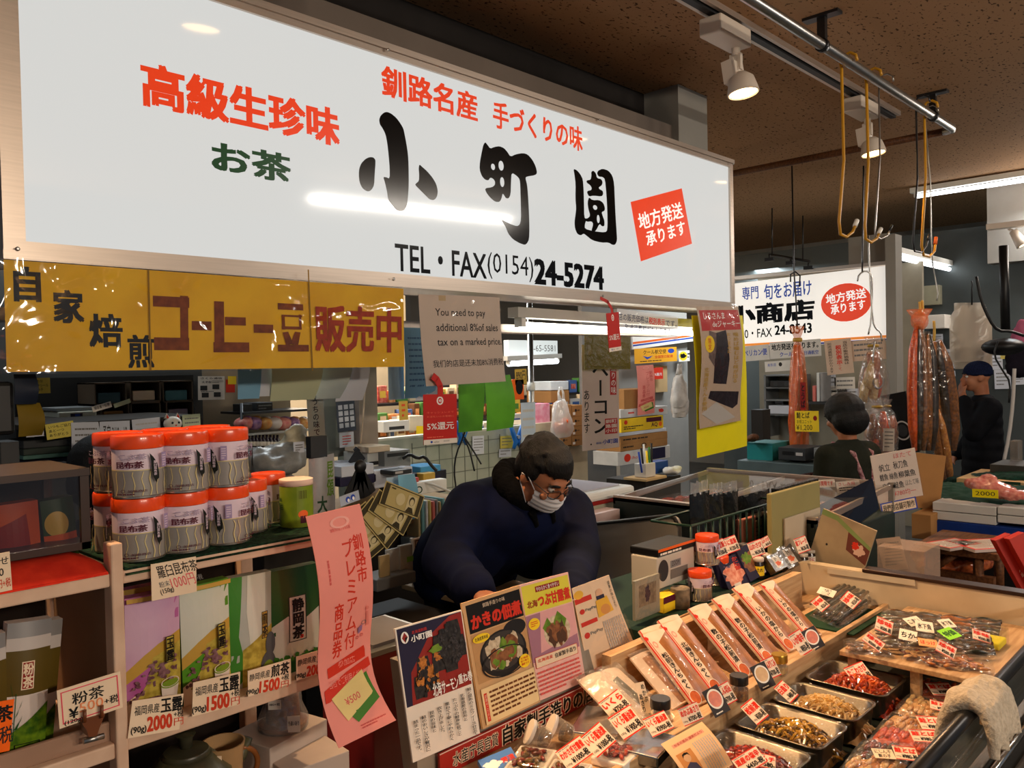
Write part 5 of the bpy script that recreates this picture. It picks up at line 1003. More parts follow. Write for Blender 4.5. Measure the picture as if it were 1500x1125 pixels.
for lb, q, z, tx in (('white label on the back left fish pack of the stand', [(1322, 906), (1342, 902), (1350, 914), (1330, 918)], z1+.05, 'こまい'), ('white label second along the back of the stand', [(1340, 908), (1366, 912), (1360, 926), (1336, 922)], z1+.05, '氷下魚'), ('white label tipped up at the middle back of the stand', [(1372, 908), (1390, 906), (1398, 916), (1376, 920)], z1+.05, '氷下魚'), ('white label before the grey fish packs', [(1318, 920), (1344, 926), (1336, 940), (1312, 934)], z1+.045, 'ちか')): wlabel(lb, q, z, tx)
wlabel('orange sticker on the middle fish pack of the stand', [(1344, 934), (1372, 938), (1364, 948), (1342, 944)], z1+.045, 'ほっけ', mat('orange_sticker', (246, 180, 120), .5), red)
wlabel('neon green sticker at the right of the stand', [(1372, 924), (1390, 918), (1388, 932), (1366, 936)], z1+.05, '特価', mat('neon_green_sticker', (150, 226, 60), .5), dgrn)
for lb, q, z in (('red and white price tag at the left end of the wooden stand', [(1285, 902), (1309, 912), (1300, 924), (1270, 914)], z1+.06), ('standing price tag at the near left of the stand', [(1272, 925), (1297, 943), (1298, 954), (1272, 942)], z1+.04), ('red and white price tag in the middle of the stand', [(1376, 936), (1402, 950), (1392, 964), (1364, 948)], z1+.05), ('price tag at the right back of the stand', [(1424, 920), (1450, 928), (1446, 938), (1418, 932)], z1+.05)): rcard(lb, q, '珍味', '¥500-税', pz(q, z), 'price tags on the wooden stand')
# ---- stack of dark fish packs beyond the pouches
zk = ZP+.004; 
for i in range(4):
    dx, dy = (0, 6, -4, 3)[i], -7*i
    dpack(('lowest', 'second', 'third', 'topmost')[i]+' dark glossy fish pack in the stack beyond the pouches', [(1186+dx, 902+dy), (1226+dx, 878+dy), (1274+dx, 890+dy), (1232+dx, 922+dy)], zk+.014*i, (fishd, kel), 0, 20+i, 'dark fish packs stacked beyond the pouches')
for lb, q, tx in (('red and white price tag left on the stack of dark fish packs', [(1187, 882), (1199, 872), (1221, 886), (1207, 893)], 0), ('red and white price tag right on the stack of dark fish packs', [(1230, 878), (1242, 865), (1264, 880), (1250, 893)], 0)): rcard(lb, q, '珍味', '¥550-税', pz(q, zk+.075), 'price tags on the wooden stand')
wlabel('white brush-written label on the stack of dark fish packs', [(1196, 868), (1202, 859), (1222, 868), (1214, 880)], zk+.07, 'ししゃも')
b = MB(); b.box((0, 0, 0), (.3, .2, .004), gmat, RZ(0)); p = P(1232, 905, Z=ZP+.002); tag(b.build('liner_mat', None, TR(min(p.x, XE-.17), p.y, ZP+.003)), 'dark green mat under the stack of dark fish packs', 'mat')
# ---- towel over the rail
tw = mat('grey_towel', (206, 192, 172), .95, c2=(184, 170, 150), sc=90, bump=.8)
p0 = P(1432, 1040, Y=YR); b = MB()
for k in range(15):
    u = (k/14-.5)*.15; wob = .006*sin(k*2.1)
    pts = [V((u, .055+wob, -.075-.01*sin(k))), V((u*.96, .045, -.02)), V((u*.92, .028+wob, .016)), V((u*.9, .0, .034+.004*sin(k*1.7))), V((u*.92, -.03+wob, .018)), V((u*.97, -.046, -.02)), V((u*1.02, -.05+wob, -.06-.012*cos(k*1.3)))]
    b.tube(pts, [.012, .014, .015, .016, .015, .014, .011], tw, 8)
b.ball((.05, -.01, .02), (.035, .04, .03), tw); b.ball((-.04, .01, .022), (.04, .04, .026), tw)
o = b.build('towel'); remesh(o, .005, 4); o.location = (p0.x, YR, ZR); tag(o, 'crumpled pale grey towel hung over the case rail', 'towel')
# yellow sponge tub by the rail
p = P(1455, 975, Z=ZB+.06); t = thing('plastic_tub', 'clear tub with yellow stuff beside the rail', 'tub', (p.x, max(p.y, YR+.06), ZB+.115)); MB().box((0, 0, .025), (.09, .06, .05), clear, None, .004).build('tub', t); MB().box((0, 0, .012), (.08, .05, .02), mat('yellow_sponge', (236, 220, 60), .8), None, .004).build('contents', t)
# ================================================================== posters standing along the counter
PT = (V((1.5, 1.295, ZP+.075)), V((0, -cos(R(12)), sin(R(12))))); 
photo_red = mat('photo_red_dish', (150, 34, 24), .45, var=.15); konbu = mat('photo_dark_kelp', (22, 20, 22), .4, c2=(52, 48, 46), sc=120); sal = mat('photo_salmon', (206, 130, 50), .45, c2=(150, 84, 26), sc=150); navyp = mat('poster_navy', (38, 34, 62), .5, var=.1); bowlp = mat('photo_bowl', (32, 30, 30), .35, var=.1); leafp = mat('photo_leaf', (120, 150, 50), .5, c2=(80, 120, 30), sc=60); meat = mat('photo_meat', (150, 96, 56), .45, c2=(110, 62, 34), sc=90); ricep = mat('photo_rice', (220, 204, 176), .5, c2=(190, 170, 140), sc=100); tanp = mat('poster_tan', (216, 172, 122), .5, var=.08); shopr = mat('shop_red', (164, 34, 26), .45, var=.05)
def scatter(s, n, cx, cy, rx, ry, a, m, seed, asp=.8):
    rn = random.Random(seed); k0 = s.k
    for k in range(n):
        s.k = k0+k*.15; t_, q = rn.random()*2*pi, rn.random()**.5; s.ell(cx+rx*q*cos(t_), cy+ry*q*sin(t_), a*(.6+.8*rn.random()), a*asp*(.6+.8*rn.random()), m[k % len(m)], n=8, jag=.35, seed=k)
s = hang('food_poster', (578, 921), (676, 893), (604, 1118), paper, 'dark poster of kelp-wrapped salmon rolls with brush text below', 'poster', t=.004, pl=PT)
s.rect(.02, .012, .985, .60, navyp); s.poly([(.10, .60), (.14, .36), (.45, .13), (.8, .02), (.985, .015), (.985, .60)], photo_red)
for cx, cy, rx, ry in ((.32, .36, .10, .09), (.24, .48, .09, .08), (.42, .44, .10, .09), (.55, .33, .10, .08), (.68, .22, .11, .09), (.82, .15, .11, .09), (.88, .27, .1, .08), (.72, .36, .1, .08), (.58, .20, .09, .06)):
    s.poly([(cx-rx, cy), (cx-rx*.8, cy-ry), (cx+rx*.8, cy-ry), (cx+rx, cy), (cx+rx*.9, cy+ry*1.1), (cx-rx*.9, cy+ry*1.1)], konbu)
    if cx < .5 or (cx, cy) == (.55, .33): s.ell(cx, cy-ry*.5, rx*.62, ry*.55, sal, jag=.25, seed=int(cx*99))
scatter(s, 60, .74, .24, .2, .16, .035, [konbu, mat('kelp_glint', (74, 70, 70), .3, c2=(30, 28, 30), sc=200)], 31, .5); scatter(s, 30, .34, .46, .16, .12, .022, [konbu, sal], 33, .7)
s.ell(.5, .24, .08, .03, leafp, jag=.5, n=12); s.ell(.1, .085, .055, .045, white); s.poly([(.1, .045), (.14, .085), (.1, .125), (.06, .085)], photo_red); s.poly([(.1, .085), (.14, .085), (.1, .125)], black); s.text('北海道釧路', .2, .05, .42, .075, red); s.text('小町園', .18, .085, .48, .135, white, .03)
s.text('北海サーモン', .38, .49, .76, .59, white, .02); s.text('重ね巻', .77, .49, .985, .565, white, .02)
for i, l in enumerate(('鮭と昆布のミルフィーユ仕立て', '北海道産の昆布と', 'たっぷりの鮭身を昔ごと', '重ねて丁寧にやわらかく', '炊き上げました。', '昆布の旨味と', '鮭のおいしさが贅沢に', '詰まった一品です。')):
    x = .90-.118*i; y0 = .615+.016*(i > 0)+.010*i; s.vtext(l, x-.03, y0, x+.042, y0+.0268*len(l), ink, .012)
s.fin()
s = hang('food_poster', (676, 884), (761, 857), (704, 1070), tanp, 'poster of simmered oysters in a black bowl with red brush title', 'poster', t=.005, pl=PT)
s.rect(.05, .03, .98, .26, black); s.text('かきの佃煮', .10, .12, .95, .235, sred if False else red, .05); s.text('釧路手造りの味', .32, .05, .70, .085, cream)
s.poly([(.05, .27), (.97, .27), (.97, .66), (.05, .66)], mat('photo_table', (196, 150, 100), .5, var=.1)); s.ell(.78, .33, .2, .07, bowlp); s.ell(.53, .49, .40, .185, bowlp); s.ell(.53, .475, .36, .155, mat('photo_bowl_inside', (60, 54, 50), .4)); scatter(s, 40, .52, .49, .3, .11, .05, [ricep], 3); scatter(s, 26, .53, .48, .23, .09, .06, [meat, meat, leafp], 4); s.ell(.53, .56, .40, .12, bowlp, ring=.93)
s.ell(.2, .315, .14, .035, yel); s.text('北海道厚岸産', .09, .3, .31, .33, ink, .01, rot=0); s.ell(.84, .62, .10, .055, yel)
for i, l in enumerate(('北海道', '釣り物で', '濃厚です')): s.text(l, .77, .585+.024*i, .91, .603+.024*i, red, .01)
s.rect(.05, .70, .97, .98, mat('poster_cream', (244, 214, 160), .5)); s.rect(.08, .74, .13, .96, red); s.vtext('釧路のこだわり', .09, .75, .125, .95, cream); s.lines(.17, .73, .95, .95, 6, brown, .45); s.fin()
s = hang('food_poster', (761, 857), (832, 838), (785, 1029), mat('poster_pale_pink', (240, 190, 180), .5, var=.06), 'poster of seasoned whelk in a white bowl on pink with red title', 'poster', t=.005, pl=PT)
s.rect(.02, .02, .98, .27, mat('poster_yellow_green', (226, 214, 70), .5, var=.1)); s.rect(.28, .05, .78, .10, dred); s.text('やわらかく食べやすい', .3, .055, .76, .095, white, .01); s.text('北海', .08, .16, .28, .22, dred, .03); s.text('つぶ甘露煮', .30, .13, .96, .235, red, .05)
s.rect(.02, .28, .98, .68, mat('poster_plum', (170, 120, 140), .5, var=.1)); s.poly([(.3, .28), (.98, .28), (.98, .56), (.2, .62)], mat('poster_rose', (230, 170, 170), .5)); s.ell(.58, .48, .27, .14, ricep); s.poly([(.3, .42), (.42, .34), (.5, .42), (.64, .31), (.80, .40), (.74, .47), (.4, .5)], leafp); scatter(s, 24, .58, .49, .18, .08, .06, [meat, mat('photo_dark_whelk', (84, 54, 36), .4)], 8)
s.ell(.15, .36, .11, .05, yel); s.lines(.08, .335, .22, .385, 3, red); s.rect(.06, .64, .92, .735, cream); s.frame(.06, .64, .92, .735, .004, red); s.text('北海道産', .10, .66, .4, .69, red, .01); s.text('自家製手造り', .45, .66, .88, .70, ink, .01); s.lines(.06, .76, .92, .97, 6, pinkd, .45); s.fin()
s = hang('paper_flyer', (838, 862), (892, 842), (868, 985), mat('flyer_cream', (244, 214, 180), .5, var=.05), 'cream payment flyer in a clear sleeve right of the posters', 'flyer', t=.002, film=filmy, bend=lambda w, h: (lambda x, y, z: (x+.35*w*(x/w)*max(0, y/h)**1.3, -y, z)), nx=8, ny=8, pl=(PT[0]+V((0, .015, 0)), PT[1]))
s.rect(.0, .14, .42, .2, red); s.ell(.12, .1, .12, .05, mat('flyer_orange', (246, 190, 60), .5)); s.rect(.04, .42, .42, .47, red); s.ell(.12, .58, .06, .035, red); s.text('PayPay', .2, .555, .48, .6, grey, .02); s.ell(.12, .3, .06, .03, red); s.text('PayPay', .2, .28, .5, .32, grey, .02)
s.ell(.62, .16, .09, .05, mat('flyer_skin', (240, 190, 150), .5)); s.poly([(.48, .24), (.78, .22), (.84, .42), (.45, .44)], mat('flyer_orange')); s.rect(.52, .19, .72, .235, navyp); s.ell(.66, .37, .12, .06, mat('flyer_gold_food', (230, 160, 80), .5)); s.vtext('道東の味だより', .88, .06, .95, .4, ink); s.lines(.5, .5, .97, .92, 10, lgrey, .5, vert=True); s.rect(0, .97, 1, 1, red); s.fin()
s = hang('shop_strip', (644, 1105), (871, 997), (650, 1137), shopr, 'long red shop strip with black brush lettering below the posters', 'sign', t=.006, Y=1.285)
s.rect(0, 0, 1, .045, mat('strip_edge', (230, 200, 190), .5))
for q in (('水産庁長官賞', .07, .22, .33, .80, .012), ('自家製手造りの店', .36, .12, .985, .92, .035)): s.text(q[0], *q[1:5], cream, q[5]+.06); s.text(q[0], *q[1:5], black, q[5])
s.fin()
b = at((1.5, 1.33, ZP)); x0 = P(612, 1110, Y=1.3).x; x1 = P(872, 1000, Y=1.3).x
b.prism([(x0, 1.302, ZP), (x0, 1.345, ZP), (x0, 1.385, ZP+.24), (x0, 1.36, ZP+.24), (x0, 1.302, ZP+.068)], (x1-x0, 0, 0), mat('stand_board', (150, 140, 126), .5)); tag(b.build('poster_stand', None, TR(1.5, 1.33, ZP)), 'grey slanted board stand carrying the food posters', 'stand')
# ================================================================== people
skin = mat('skin', (178, 120, 88), .5, c2=(160, 100, 70), sc=12); hairm = mat('black_hair', (8, 8, 9), .55, c2=(15, 15, 16), sc=60, stretch=(6, 6, 1), bump=.6); navyc = mat('navy_jacket', (10, 17, 46), .85, c2=(6, 10, 30), sc=8, bump=.25); blackc = mat('black_coat', (13, 14, 18), .8, c2=(20, 21, 26), sc=8, bump=.2); fleece = mat('black_fleece', (10, 10, 12), .95, var=.2, sc=80, bump=.5); maskm = mat('surgical_mask', (226, 228, 234), .7, var=.03)
def limb(b, pts, rs, m):
    pts = [V(p) for p in pts]; q, r = [], []
    for i in range(len(pts)-1):
        for k in range(6): u = k/6; q.append(pts[i]*(1-u)+pts[i+1]*u); r.append(rs[i]*(1-u)+rs[i+1]*u)
    q.append(pts[-1]); r.append(rs[-1]); b.tube(q, r, m, 14)
    for p, rr in zip(pts, rs): b.ball(p, (rr, rr, rr), m, None, 14, 8)
def hand(b, w, d, up, side, m, curl=.5, s=1):
    """palm and five bent fingers; w wrist, d pointing direction, up = back of the hand"""
    d = V(d).normalized(); up = V(up); up = (up-d*up.dot(d)).normalized(); x = d.cross(up)*side; w = V(w)
    b.box(w+d*.045*s, (.078*s, .085*s, .026*s), m, Matrix((x, d, up)).transposed().to_4x4(), .01); b.ball(w+d*.02*s, (.032*s, .032*s, .022*s), m)
    for i, (o, l) in enumerate(((-.032, .060), (-.011, .074), (.011, .080), (.032, .072))):
        p = w+d*.085*s+x*o*s; a = p+d*l*.42*s-up*l*.12*s*curl; c = a+d*l*.36*s-up*l*.34*s*curl; e = c+d*l*.18*s-up*l*.36*s*curl; b.tube([p-d*.01*s, p, a, c, e], [.0095*s, .0095*s, .009*s, .0085*s, .007*s], m, 8); b.ball(e, (.007*s,)*3, m, None, 8, 6)
    p = w+d*.025*s+x*.036*s; a = p+d*.032*s+x*.020*s-up*.012*s; c = a+d*.026*s+x*.002*s-up*.016*s; b.tube([p-d*.01*s-x*.01*s, p, a, c], [.014*s, .013*s, .010*s, .008*s], m, 8)
def head_shape(b, H, m, s=1):
    o = b.M.copy(); b.M = o @ H
    b.ball((0, .008, .025), (.075*s, .096*s, .095*s), m, None, 24, 16); b.ball((0, -.028, -.035), (.062*s, .068*s, .075*s), m, None, 20, 12); b.ball((0, -.05, -.085), (.038, .04, .032), m); b.ball((0, -.088, .022), (.05, .014, .012), m)
    b.tube([(0, -.094, .012), (0, -.112, -.024), (0, -.106, -.034)], [.008, .014, .012], m, 10); b.ball((.014, -.098, -.032), (.009, .01, .008), m); b.ball((-.014, -.098, -.032), (.009, .01, .008), m)
    for k in (-1, 1): b.ball((k*.044, -.074, -.028), (.022, .018, .02), m); b.ball((k*.078, .012, -.012), (.008, .02, .034), m)
    b.ball((0, -.094, -.058), (.024, .012, .008), m); b.M = o
def face_bits(H, parent, glasses=True, mask=True):
    for k in (-1, 1):
        b = MB(); b.M = H; b.ball((k*.031, -.080, .004), (.013, .012, .011), mat('eye_white', (220, 214, 206), .3), None, 12, 8); b.ball((k*.031, -.0895, .002), (.006, .004, .006), mat('eye_dark', (20, 14, 12), .2), None, 10, 6); b.build('eye', parent)
        b = MB(); b.M = H; b.tube([(k*.014, -.099, .024), (k*.032, -.098, .030), (k*.052, -.082, .024)], [.004, .005, .003], hairm, 6); b.build('eyebrow', parent)
    if glasses:
        g = MB(); g.M = H
        for k in (-1, 1): g.tube([(k*.032+.025*cos(a), -.108+.012*abs(cos(a))*(1 if k*cos(a) > 0 else 0), -.002+.018*sin(a)) for a in [2*pi*i/20 for i in range(21)]], .0016, dsteel, 6); g.tube([(k*.057, -.098, .002), (k*.076, -.04, .006), (k*.080, .014, .002)], .0016, dsteel, 6)
        g.tube([(-.008, -.110, .0), (.008, -.110, .0)], .0016, dsteel, 6); g.build('eyeglasses', parent)
    if mask:
        g = MB(); g.M = H
        def mk(u, v):
            x = (u-.5)*2; z = -.018-.088*v; y = -.112+.062*abs(x)**2.2+.028*max(0, v-.55)**1*1.6+.0022*sin(v*26)
            return V((x*.072*(1-.15*v*v), y-.006*(1-abs(x)), z))
        g.grid(mk, 18, 22, maskm)
        fm_ = g.build('face_mask', parent)
        for k in (-1, 1):
            g = MB(); g.M = H; g.tube([(k*.07, -.045, -.022), (k*.082, -.01, .01), (k*.084, .022, .0), (k*.078, .02, -.04), (k*.066, -.03, -.098)], .0018, maskm, 6); g.build('mask_loop', fm_)
def hair_cap(H, parent, m=hairm, long=0, fringe=True, s=1.0):
    b = MB(); b.M = H
    b.ball((0, .026, .042), (.084*s, .094*s, .088*s), m, None, 24, 16); b.ball((0, .055, .0), (.078*s, .062*s, .085*s), m, None, 18, 12)
    for k in (-1, 1): b.ball((k*.07, .01, .025), (.017, .045, .045), m)
    rn = random.Random(4)
    if fringe:
        sky = lambda x, z: .008-.099*max(0, 1-(x/.080)**2-((z-.025)/.102)**2)**.5-.004
        for k in range(11):
            x = -.066+.0132*k; e = .052-.018*rn.random(); b.tube([(x*.7, -.015, .112), (x*.9, sky(x*.9, .095), .095), (x, sky(x, .072), .072), (x*1.03+.006, sky(x*1.03, e)-.002, e)], [.013, .012, .010, .004], m, 8)
    for k in range(60):
        a = rn.random()*2*pi; q = rn.random(); p = V((.080*cos(a)*q**.5, .03+.086*sin(a)*q**.5, .046+.080*(1-q)**.5)); l = V((cos(a)*.5, sin(a)-.9, -.35)).normalized()*.022; b.tube([p-l*.6, p, p+l], [.006, .012, .003], m, 6)
    if long: b.ball((0, .05, -.04), (.10+long, .09, .10), m); b.ball((0, .03, .03), (.11+long*.6, .115, .11), m)
    o = b.build('hair', parent); remesh(o, .006, 3); return o
# ---- the shopkeeper bending over the counter
hc = P(797, 692, Y=1.87); root = thing('person', 'masked shopkeeper in a navy jacket with black collar bending over the counter', 'person', (hc.x+.03, 2.36, 0))
RW = TR(*(-V((hc.x+.03, 2.36, 0)))); HM = RW @ TR(*hc) @ RZ(-3) @ RX(37) @ RY(-7) @ Matrix.Diagonal((.98, .98, .98, 1))
neck = hc+V((.02, .13, -.085)); chest = V((hc.x+.04, 2.14, 1.04)); hip = V((hc.x+.06, 2.34, .86))
rs_, ls_ = P(692, 748, Y=2.10), P(832, 752, Y=2.04); re_, le_ = P(655, 822, Y=2.02), P(846, 810, Y=1.88); rh_, lh_ = P(702, 872, Y=1.70), P(835, 885, Y=1.58)
sk = MB(); sk.M = RW; head_shape(sk, TR(*hc) @ RZ(-3) @ RX(37) @ RY(-7) @ Matrix.Diagonal((.98, .98, .98, 1)), skin)
limb(sk, [hc+V((0, .05, -.07)), neck, chest], [.058, .06, .10], skin); limb(sk, [chest, hip], [.13, .13], skin)
for a, c, e in ((rs_, re_, rh_), (ls_, le_, lh_)): limb(sk, [neck+V((0, .04, -.05)), a, c, e], [.06, .058, .044, .030], skin)
hand(sk, rh_, (.25, -.9, -.25), (0, -.2, 1), -1, skin, .8); hand(sk, lh_, (-.4, -.8, -.2), (0, -.2, 1), 1, skin, .8)
for k in (-1, 1): limb(sk, [hip+V((k*.09, 0, -.02)), hip+V((k*.10, -.02, -.42)), hip+V((k*.10, .04, -.80))], [.085, .06, .045], skin); sk.ball(hip+V((k*.10, -.03, -.82)), (.045, .11, .04), skin)
o = sk.build('body', root); remesh(o, .0075, 3)
jk = MB(); jk.M = RW
for u in range(9): q = chest*(1-u/8)+hip*(u/8); jk.ball(q+V((0, -.04+.03*u/8, 0)), (.255-.02*abs(u-2)/6, .20, .15), navyc, None, 20, 12)
jk.ball(neck+V((0, .07, -.06)), (.15, .11, .08), navyc)
for a, c, e in ((rs_, re_, rh_), (ls_, le_, lh_)):
    dv = (e-c).normalized(); limb(jk, [chest+V((0, -.02, .03)), a, c, e-dv*.035], [.12, .105, .088, .062], navyc)
    jk.ball((a+c)/2*.6+chest*.4+V((0, 0, -.05)), (.13, .11, .15), navyc); jk.ball(c*.55+chest*.25+hip*.2, (.12, .12, .13), navyc)
    for q in (.3, .55, .8): p_ = c*(1-q)+e*q; jk.ball(p_, (.085-.02*q,)*3, navyc)
for k in (-1, 1): jk.ball(hip+V((k*.1, .0, -.06)), (.13, .15, .12), navyc)
o = jk.build('jacket', root); remesh(o, .011, 5)
cl = MB(); cl.M = RW
for k in range(14): a = 2*pi*k/14; cl.ball(neck+V((.074*cos(a), -.008+.066*sin(a), .030-.02*sin(a)*-1+.025*sin(a))), (.042, .042, .05), fleece, None, 10, 8); sin(a) > -.35 and cl.ball(neck+V((.115*cos(a), .02+.10*sin(a), -.055+.03*sin(a))), (.05, .05, .04), fleece, None, 10, 8)
o = cl.build('collar', root); remesh(o, .008, 4)
for k in (-1, 1): b = MB(); b.M = RW; f0 = V((hc.x+k*.02, 1.985, 1.09)); b.tube([neck+V((k*.05, -.10, -.05)), chest+V((k*.045, -.235, 0)), hip+V((k*.02, -.205, .02))], [.012, .01, .008], fleece, 8); b.build('zip_flap', root)
for k in (-1, 1):
    b = MB(); b.M = RW; limb(b, [hip+V((k*.09, 0, -.04)), hip+V((k*.10, -.02, -.42)), hip+V((k*.10, .04, -.79))], [.105, .082, .068], blackc); b.build('trouser_leg', root); b = MB(); b.M = RW; b.ball(hip+V((k*.10, -.03, -.815)), (.052, .13, .042), blackp); b.build('shoe', root)
hair_cap(HM, root); face_bits(HM, root)
# ---- other people
def stander(label, p, face, h, coat, headY, hairlong=0, hat=None, mat_coat=blackc, apron=None, handup=False, wid=1.0, pitch=0):
    p = V(p); M = TR(p.x, p.y, 0) @ RZ(face); t = thing('person', label, 'person', M); hz = h-.12; H = TR(0, -.03, hz) @ RX(pitch)
    b = MB(); head_shape(b, H, skin); limb(b, [(0, 0, hz-.06), (0, .01, hz-.17), (0, .01, hz-.36)], [.055, .056, .10], skin); limb(b, [(0, .01, hz-.36), (0, 0, hz-.72)], [.12, .12], skin)
    arms = [((-.19*wid, .01, hz-.25), (-.25*wid, .02, hz-.50), (-.20*wid, -.14, hz-.68)), ((.19*wid, .01, hz-.25), (.25*wid, .02, hz-.50), (.20*wid, -.14, hz-.68))]
    if handup: arms[1] = ((.19*wid, .01, hz-.25), (.22*wid, -.12, hz-.44), (.05, -.145, hz-.16))
    for i, (a, c, e) in enumerate(arms): limb(b, [(0, .01, hz-.24), a, c, e], [.07, .055, .042, .03], skin); dv = V(e)-V(c); hand(b, e, dv, (0, -1, .3), -1 if i == 0 else 1, skin, .7)
    for k in (-1, 1): limb(b, [(k*.09, 0, hz-.72), (k*.10, -.01, (hz-.72)*.52), (k*.10, .03, .06)], [.085, .06, .045], skin); b.ball((k*.10, -.03, .04), (.045, .11, .04), skin)
    o = b.build('body', t); remesh(o, .011, 3)
    j = MB()
    for q in range(8): u = q/7; j.ball((0, .01, hz-.28-.62*u), ((.205+.03*u)*wid, .14+.02*u, .12), mat_coat, None, 18, 10)
    for a, c, e in arms: e2 = V(c)+(V(e)-V(c))*.88; limb(j, [(0, .01, hz-.26), a, c, e2], [.11, .09, .075, .052], mat_coat)
    j.ball((0, .015, hz-.18), (.085, .085, .05), mat_coat); o = j.build('coat' if coat else 'sweater', t); remesh(o, .013, 5)
    for k in (-1, 1): l = MB(); limb(l, [(k*.09, 0, hz-.80), (k*.10, -.01, (hz-.72)*.52), (k*.10, .03, .10)], [.11, .085, .07], blackc); l.build('trouser_leg', t); l = MB(); l.ball((k*.10, -.03, .042), (.052, .13, .042), blackp); l.build('shoe', t)
    if hat: c = MB(); c.M = H; c.ball((0, .012, .05), (.088, .108, .082), hat, None, 22, 12); c.lathe([(.088, .0), (.094, .005), (.094, .04), (.086, .045)], hat, (0, .01, .015), 28, None, 1, 1.16); c.build('knit_cap', t)
    else: hair_cap(H, t, hairm, hairlong, not hairlong)
    face_bits(H, t, False, False)
    if apron:
        for k in (-1, 1): a = MB(); a.tube([(k*.09, -.13, hz-.34), (k*.10, -.02, hz-.165), (k*.085, .11, hz-.22), (k*.02, .165, hz-.48), (-k*.05, .17, hz-.62)], .016, apron, 8); a.build('apron_strap', t)
        a = MB(); a.grid(lambda u, v: V(((u-.5)*.46*wid, -.165-.02*cos((u-.5)*3), hz-.36-.75*v)), 8, 8, apron); a.build('apron', t)
    return t
pr = P(1437, 600, d=6.7); stander('person in black coat and navy knit cap with a hand at the mouth', (pr.x, pr.y, 0), -150, 1.55, True, 0, hat=mat('navy_knit', (28, 36, 66), .9, c2=(18, 24, 46), sc=120), handup=True, wid=1.05)
flor = mat('floral_apron', (190, 150, 150), .8, c2=(120, 60, 70), sc=60); pw = P(1240, 640, d=5.1)
stander('person with bushy black hair and floral apron seen from behind', (pw.x, pw.y, 0), 165, 1.36, False, 0, .04, None, mat('dark_olive_sweater', (40, 42, 34), .9, var=.15, sc=60), flor, wid=.95, pitch=20)
pl_ = P(152, 670, Y=3.05); stander('person with black hair half hidden behind the tea cans', (pl_.x, pl_.y, 0), 150, 1.36, True, 0, .02, None, blackc, pitch=10)
# ================================================================== the stall interior and the shops behind
def boxat(name, label, cat, x0, y0, x1, y1, dep, m, grp=None, bev=.002, deco=None, z0=None, **k):
    """a box whose front face fills the given part of the photo on a plane of constant X or Y"""
    a, c = P(x0, y0, **k), P(x1, y1, **k); zb = P(x0, y1, **k).z if z0 is None else z0
    if 'Y' in k: M = axes((a.x, k['Y'], a.z), (1, 0, 0), (0, 0, 1)); w_ = c.x-a.x
    else: M = axes((k['X'], a.y, a.z), (0, -1, 0), (0, 0, 1)); w_ = a.y-c.y
    h_ = a.z-zb; b = MB(); b.box((w_/2, -h_/2, -dep/2), (w_, h_, dep), m, None, min(bev, h_*.2, dep*.2)); 
    if deco:
        s = Sheet(w_, h_, None); s.b = b; s.k = 4; s.Mi = M.inverted(); s.pk = k; deco(s)
    return tag(b.build(name, None, M), label, cat, grp)
def bxw(name, label, cat, x0, x1, y0, y1, z0, z1, m, grp=None, bev=.003): c = V(((x0+x1)/2, (y0+y1)/2, z0)); b = at(c); b.bx(x0, x1, y0, y1, z0, z1, m, bev); return tag(b.build(name, None, TR(*c)), label, cat, grp)
creamtile = mat('cream_tile', (176, 178, 160), .35, c2=(150, 156, 140), sc=5); deskm = mat('desk_top', (170, 140, 100), .5, var=.1); dkd = mat('dark_cupboard', (46, 40, 34), .6, var=.15)
# ---- inner desk behind the shelf and partition wall
zd = P(600, 730, Y=3.1).z
b = MB(); b.bx(1.92, 2.70, 2.75, 3.39, zd-.04, zd, deskm); b.bx(1.92, 2.70, 2.80, 3.39, 0, zd-.04, dkd)
tag(b.build('office_desk'), 'cluttered desk with wooden edge behind the shopkeeper', 'desk'); 
zp1, zp0 = P(660, 636, Y=3.6).z, 0; xp0, xp1 = P(505, 690, Y=3.6).x, P(775, 690, Y=3.6).x
b = MB(); b.bx(xp0, xp1, 3.6, 3.66, 0, zp1, creamtile)
gr_ = mat('tile_joint', (120, 124, 112), .6)
for k in range(8): z = zp1-.06-.085*k; b.bx(xp0+.45, xp1, 3.598, 3.601, z, z+.005, gr_)
for k in range(8): x = xp0+.45+.1*k; b.bx(x, x+.005, 3.598, 3.601, .5, zp1-.03, gr_)
b.bx(xp0, xp1, 3.595, 3.665, zp1, zp1+.012, mat('partition_cap', (206, 204, 190), .4)); struct('wall_partition', b)
for i, (x, lb) in enumerate(((713, 'black binder clip left on the partition edge'), (745, 'black binder clip right on the partition edge'))):
    p = P(x, 640, Y=3.58); b = at(p); b.prism([p+V((-.03, -.012, .02)), p+V((.03, -.012, .02)), p+V((.03, -.012, -.02)), p+V((-.03, -.012, -.02))], (0, .035, 0), blackp); tag(b.build('binder_clip'), lb, 'clip', 'binder clips on the partition')
    o = bpy.data.objects[-1] if False else None
def blueclip(label, x, y, Y):
    p = P(x, y, Y=Y); t = thing('plastic_clip', label, 'clip', p, 'big blue plastic clips'); cm = mat('blue_plastic', (30, 110, 190), .35)
    for a in (-1, 1): b = MB(); b.tube([(a*.05, 0, .07), (a*.03, 0, .02), (a*.008, 0, -.03), (a*.03, 0, -.07)], [.012, .016, .016, .010], cm, 8); b.build('jaw', t)
    b = MB(); b.tube([(0, -.02, 0), (0, .02, 0)], .012, steel, 8); b.build('spring', t)
blueclip('blue plastic clip above the black cables', 677, 634, 3.55); blueclip('blue plastic clip beside the steel pole', 757, 640, 3.5)
cable('black cable hanging from the sign beam past the green sheets', [(681, 562), (684, 590), (685, 615), (679, 640), (668, 665), (665, 690), (668, 715)], 4.3, .005)
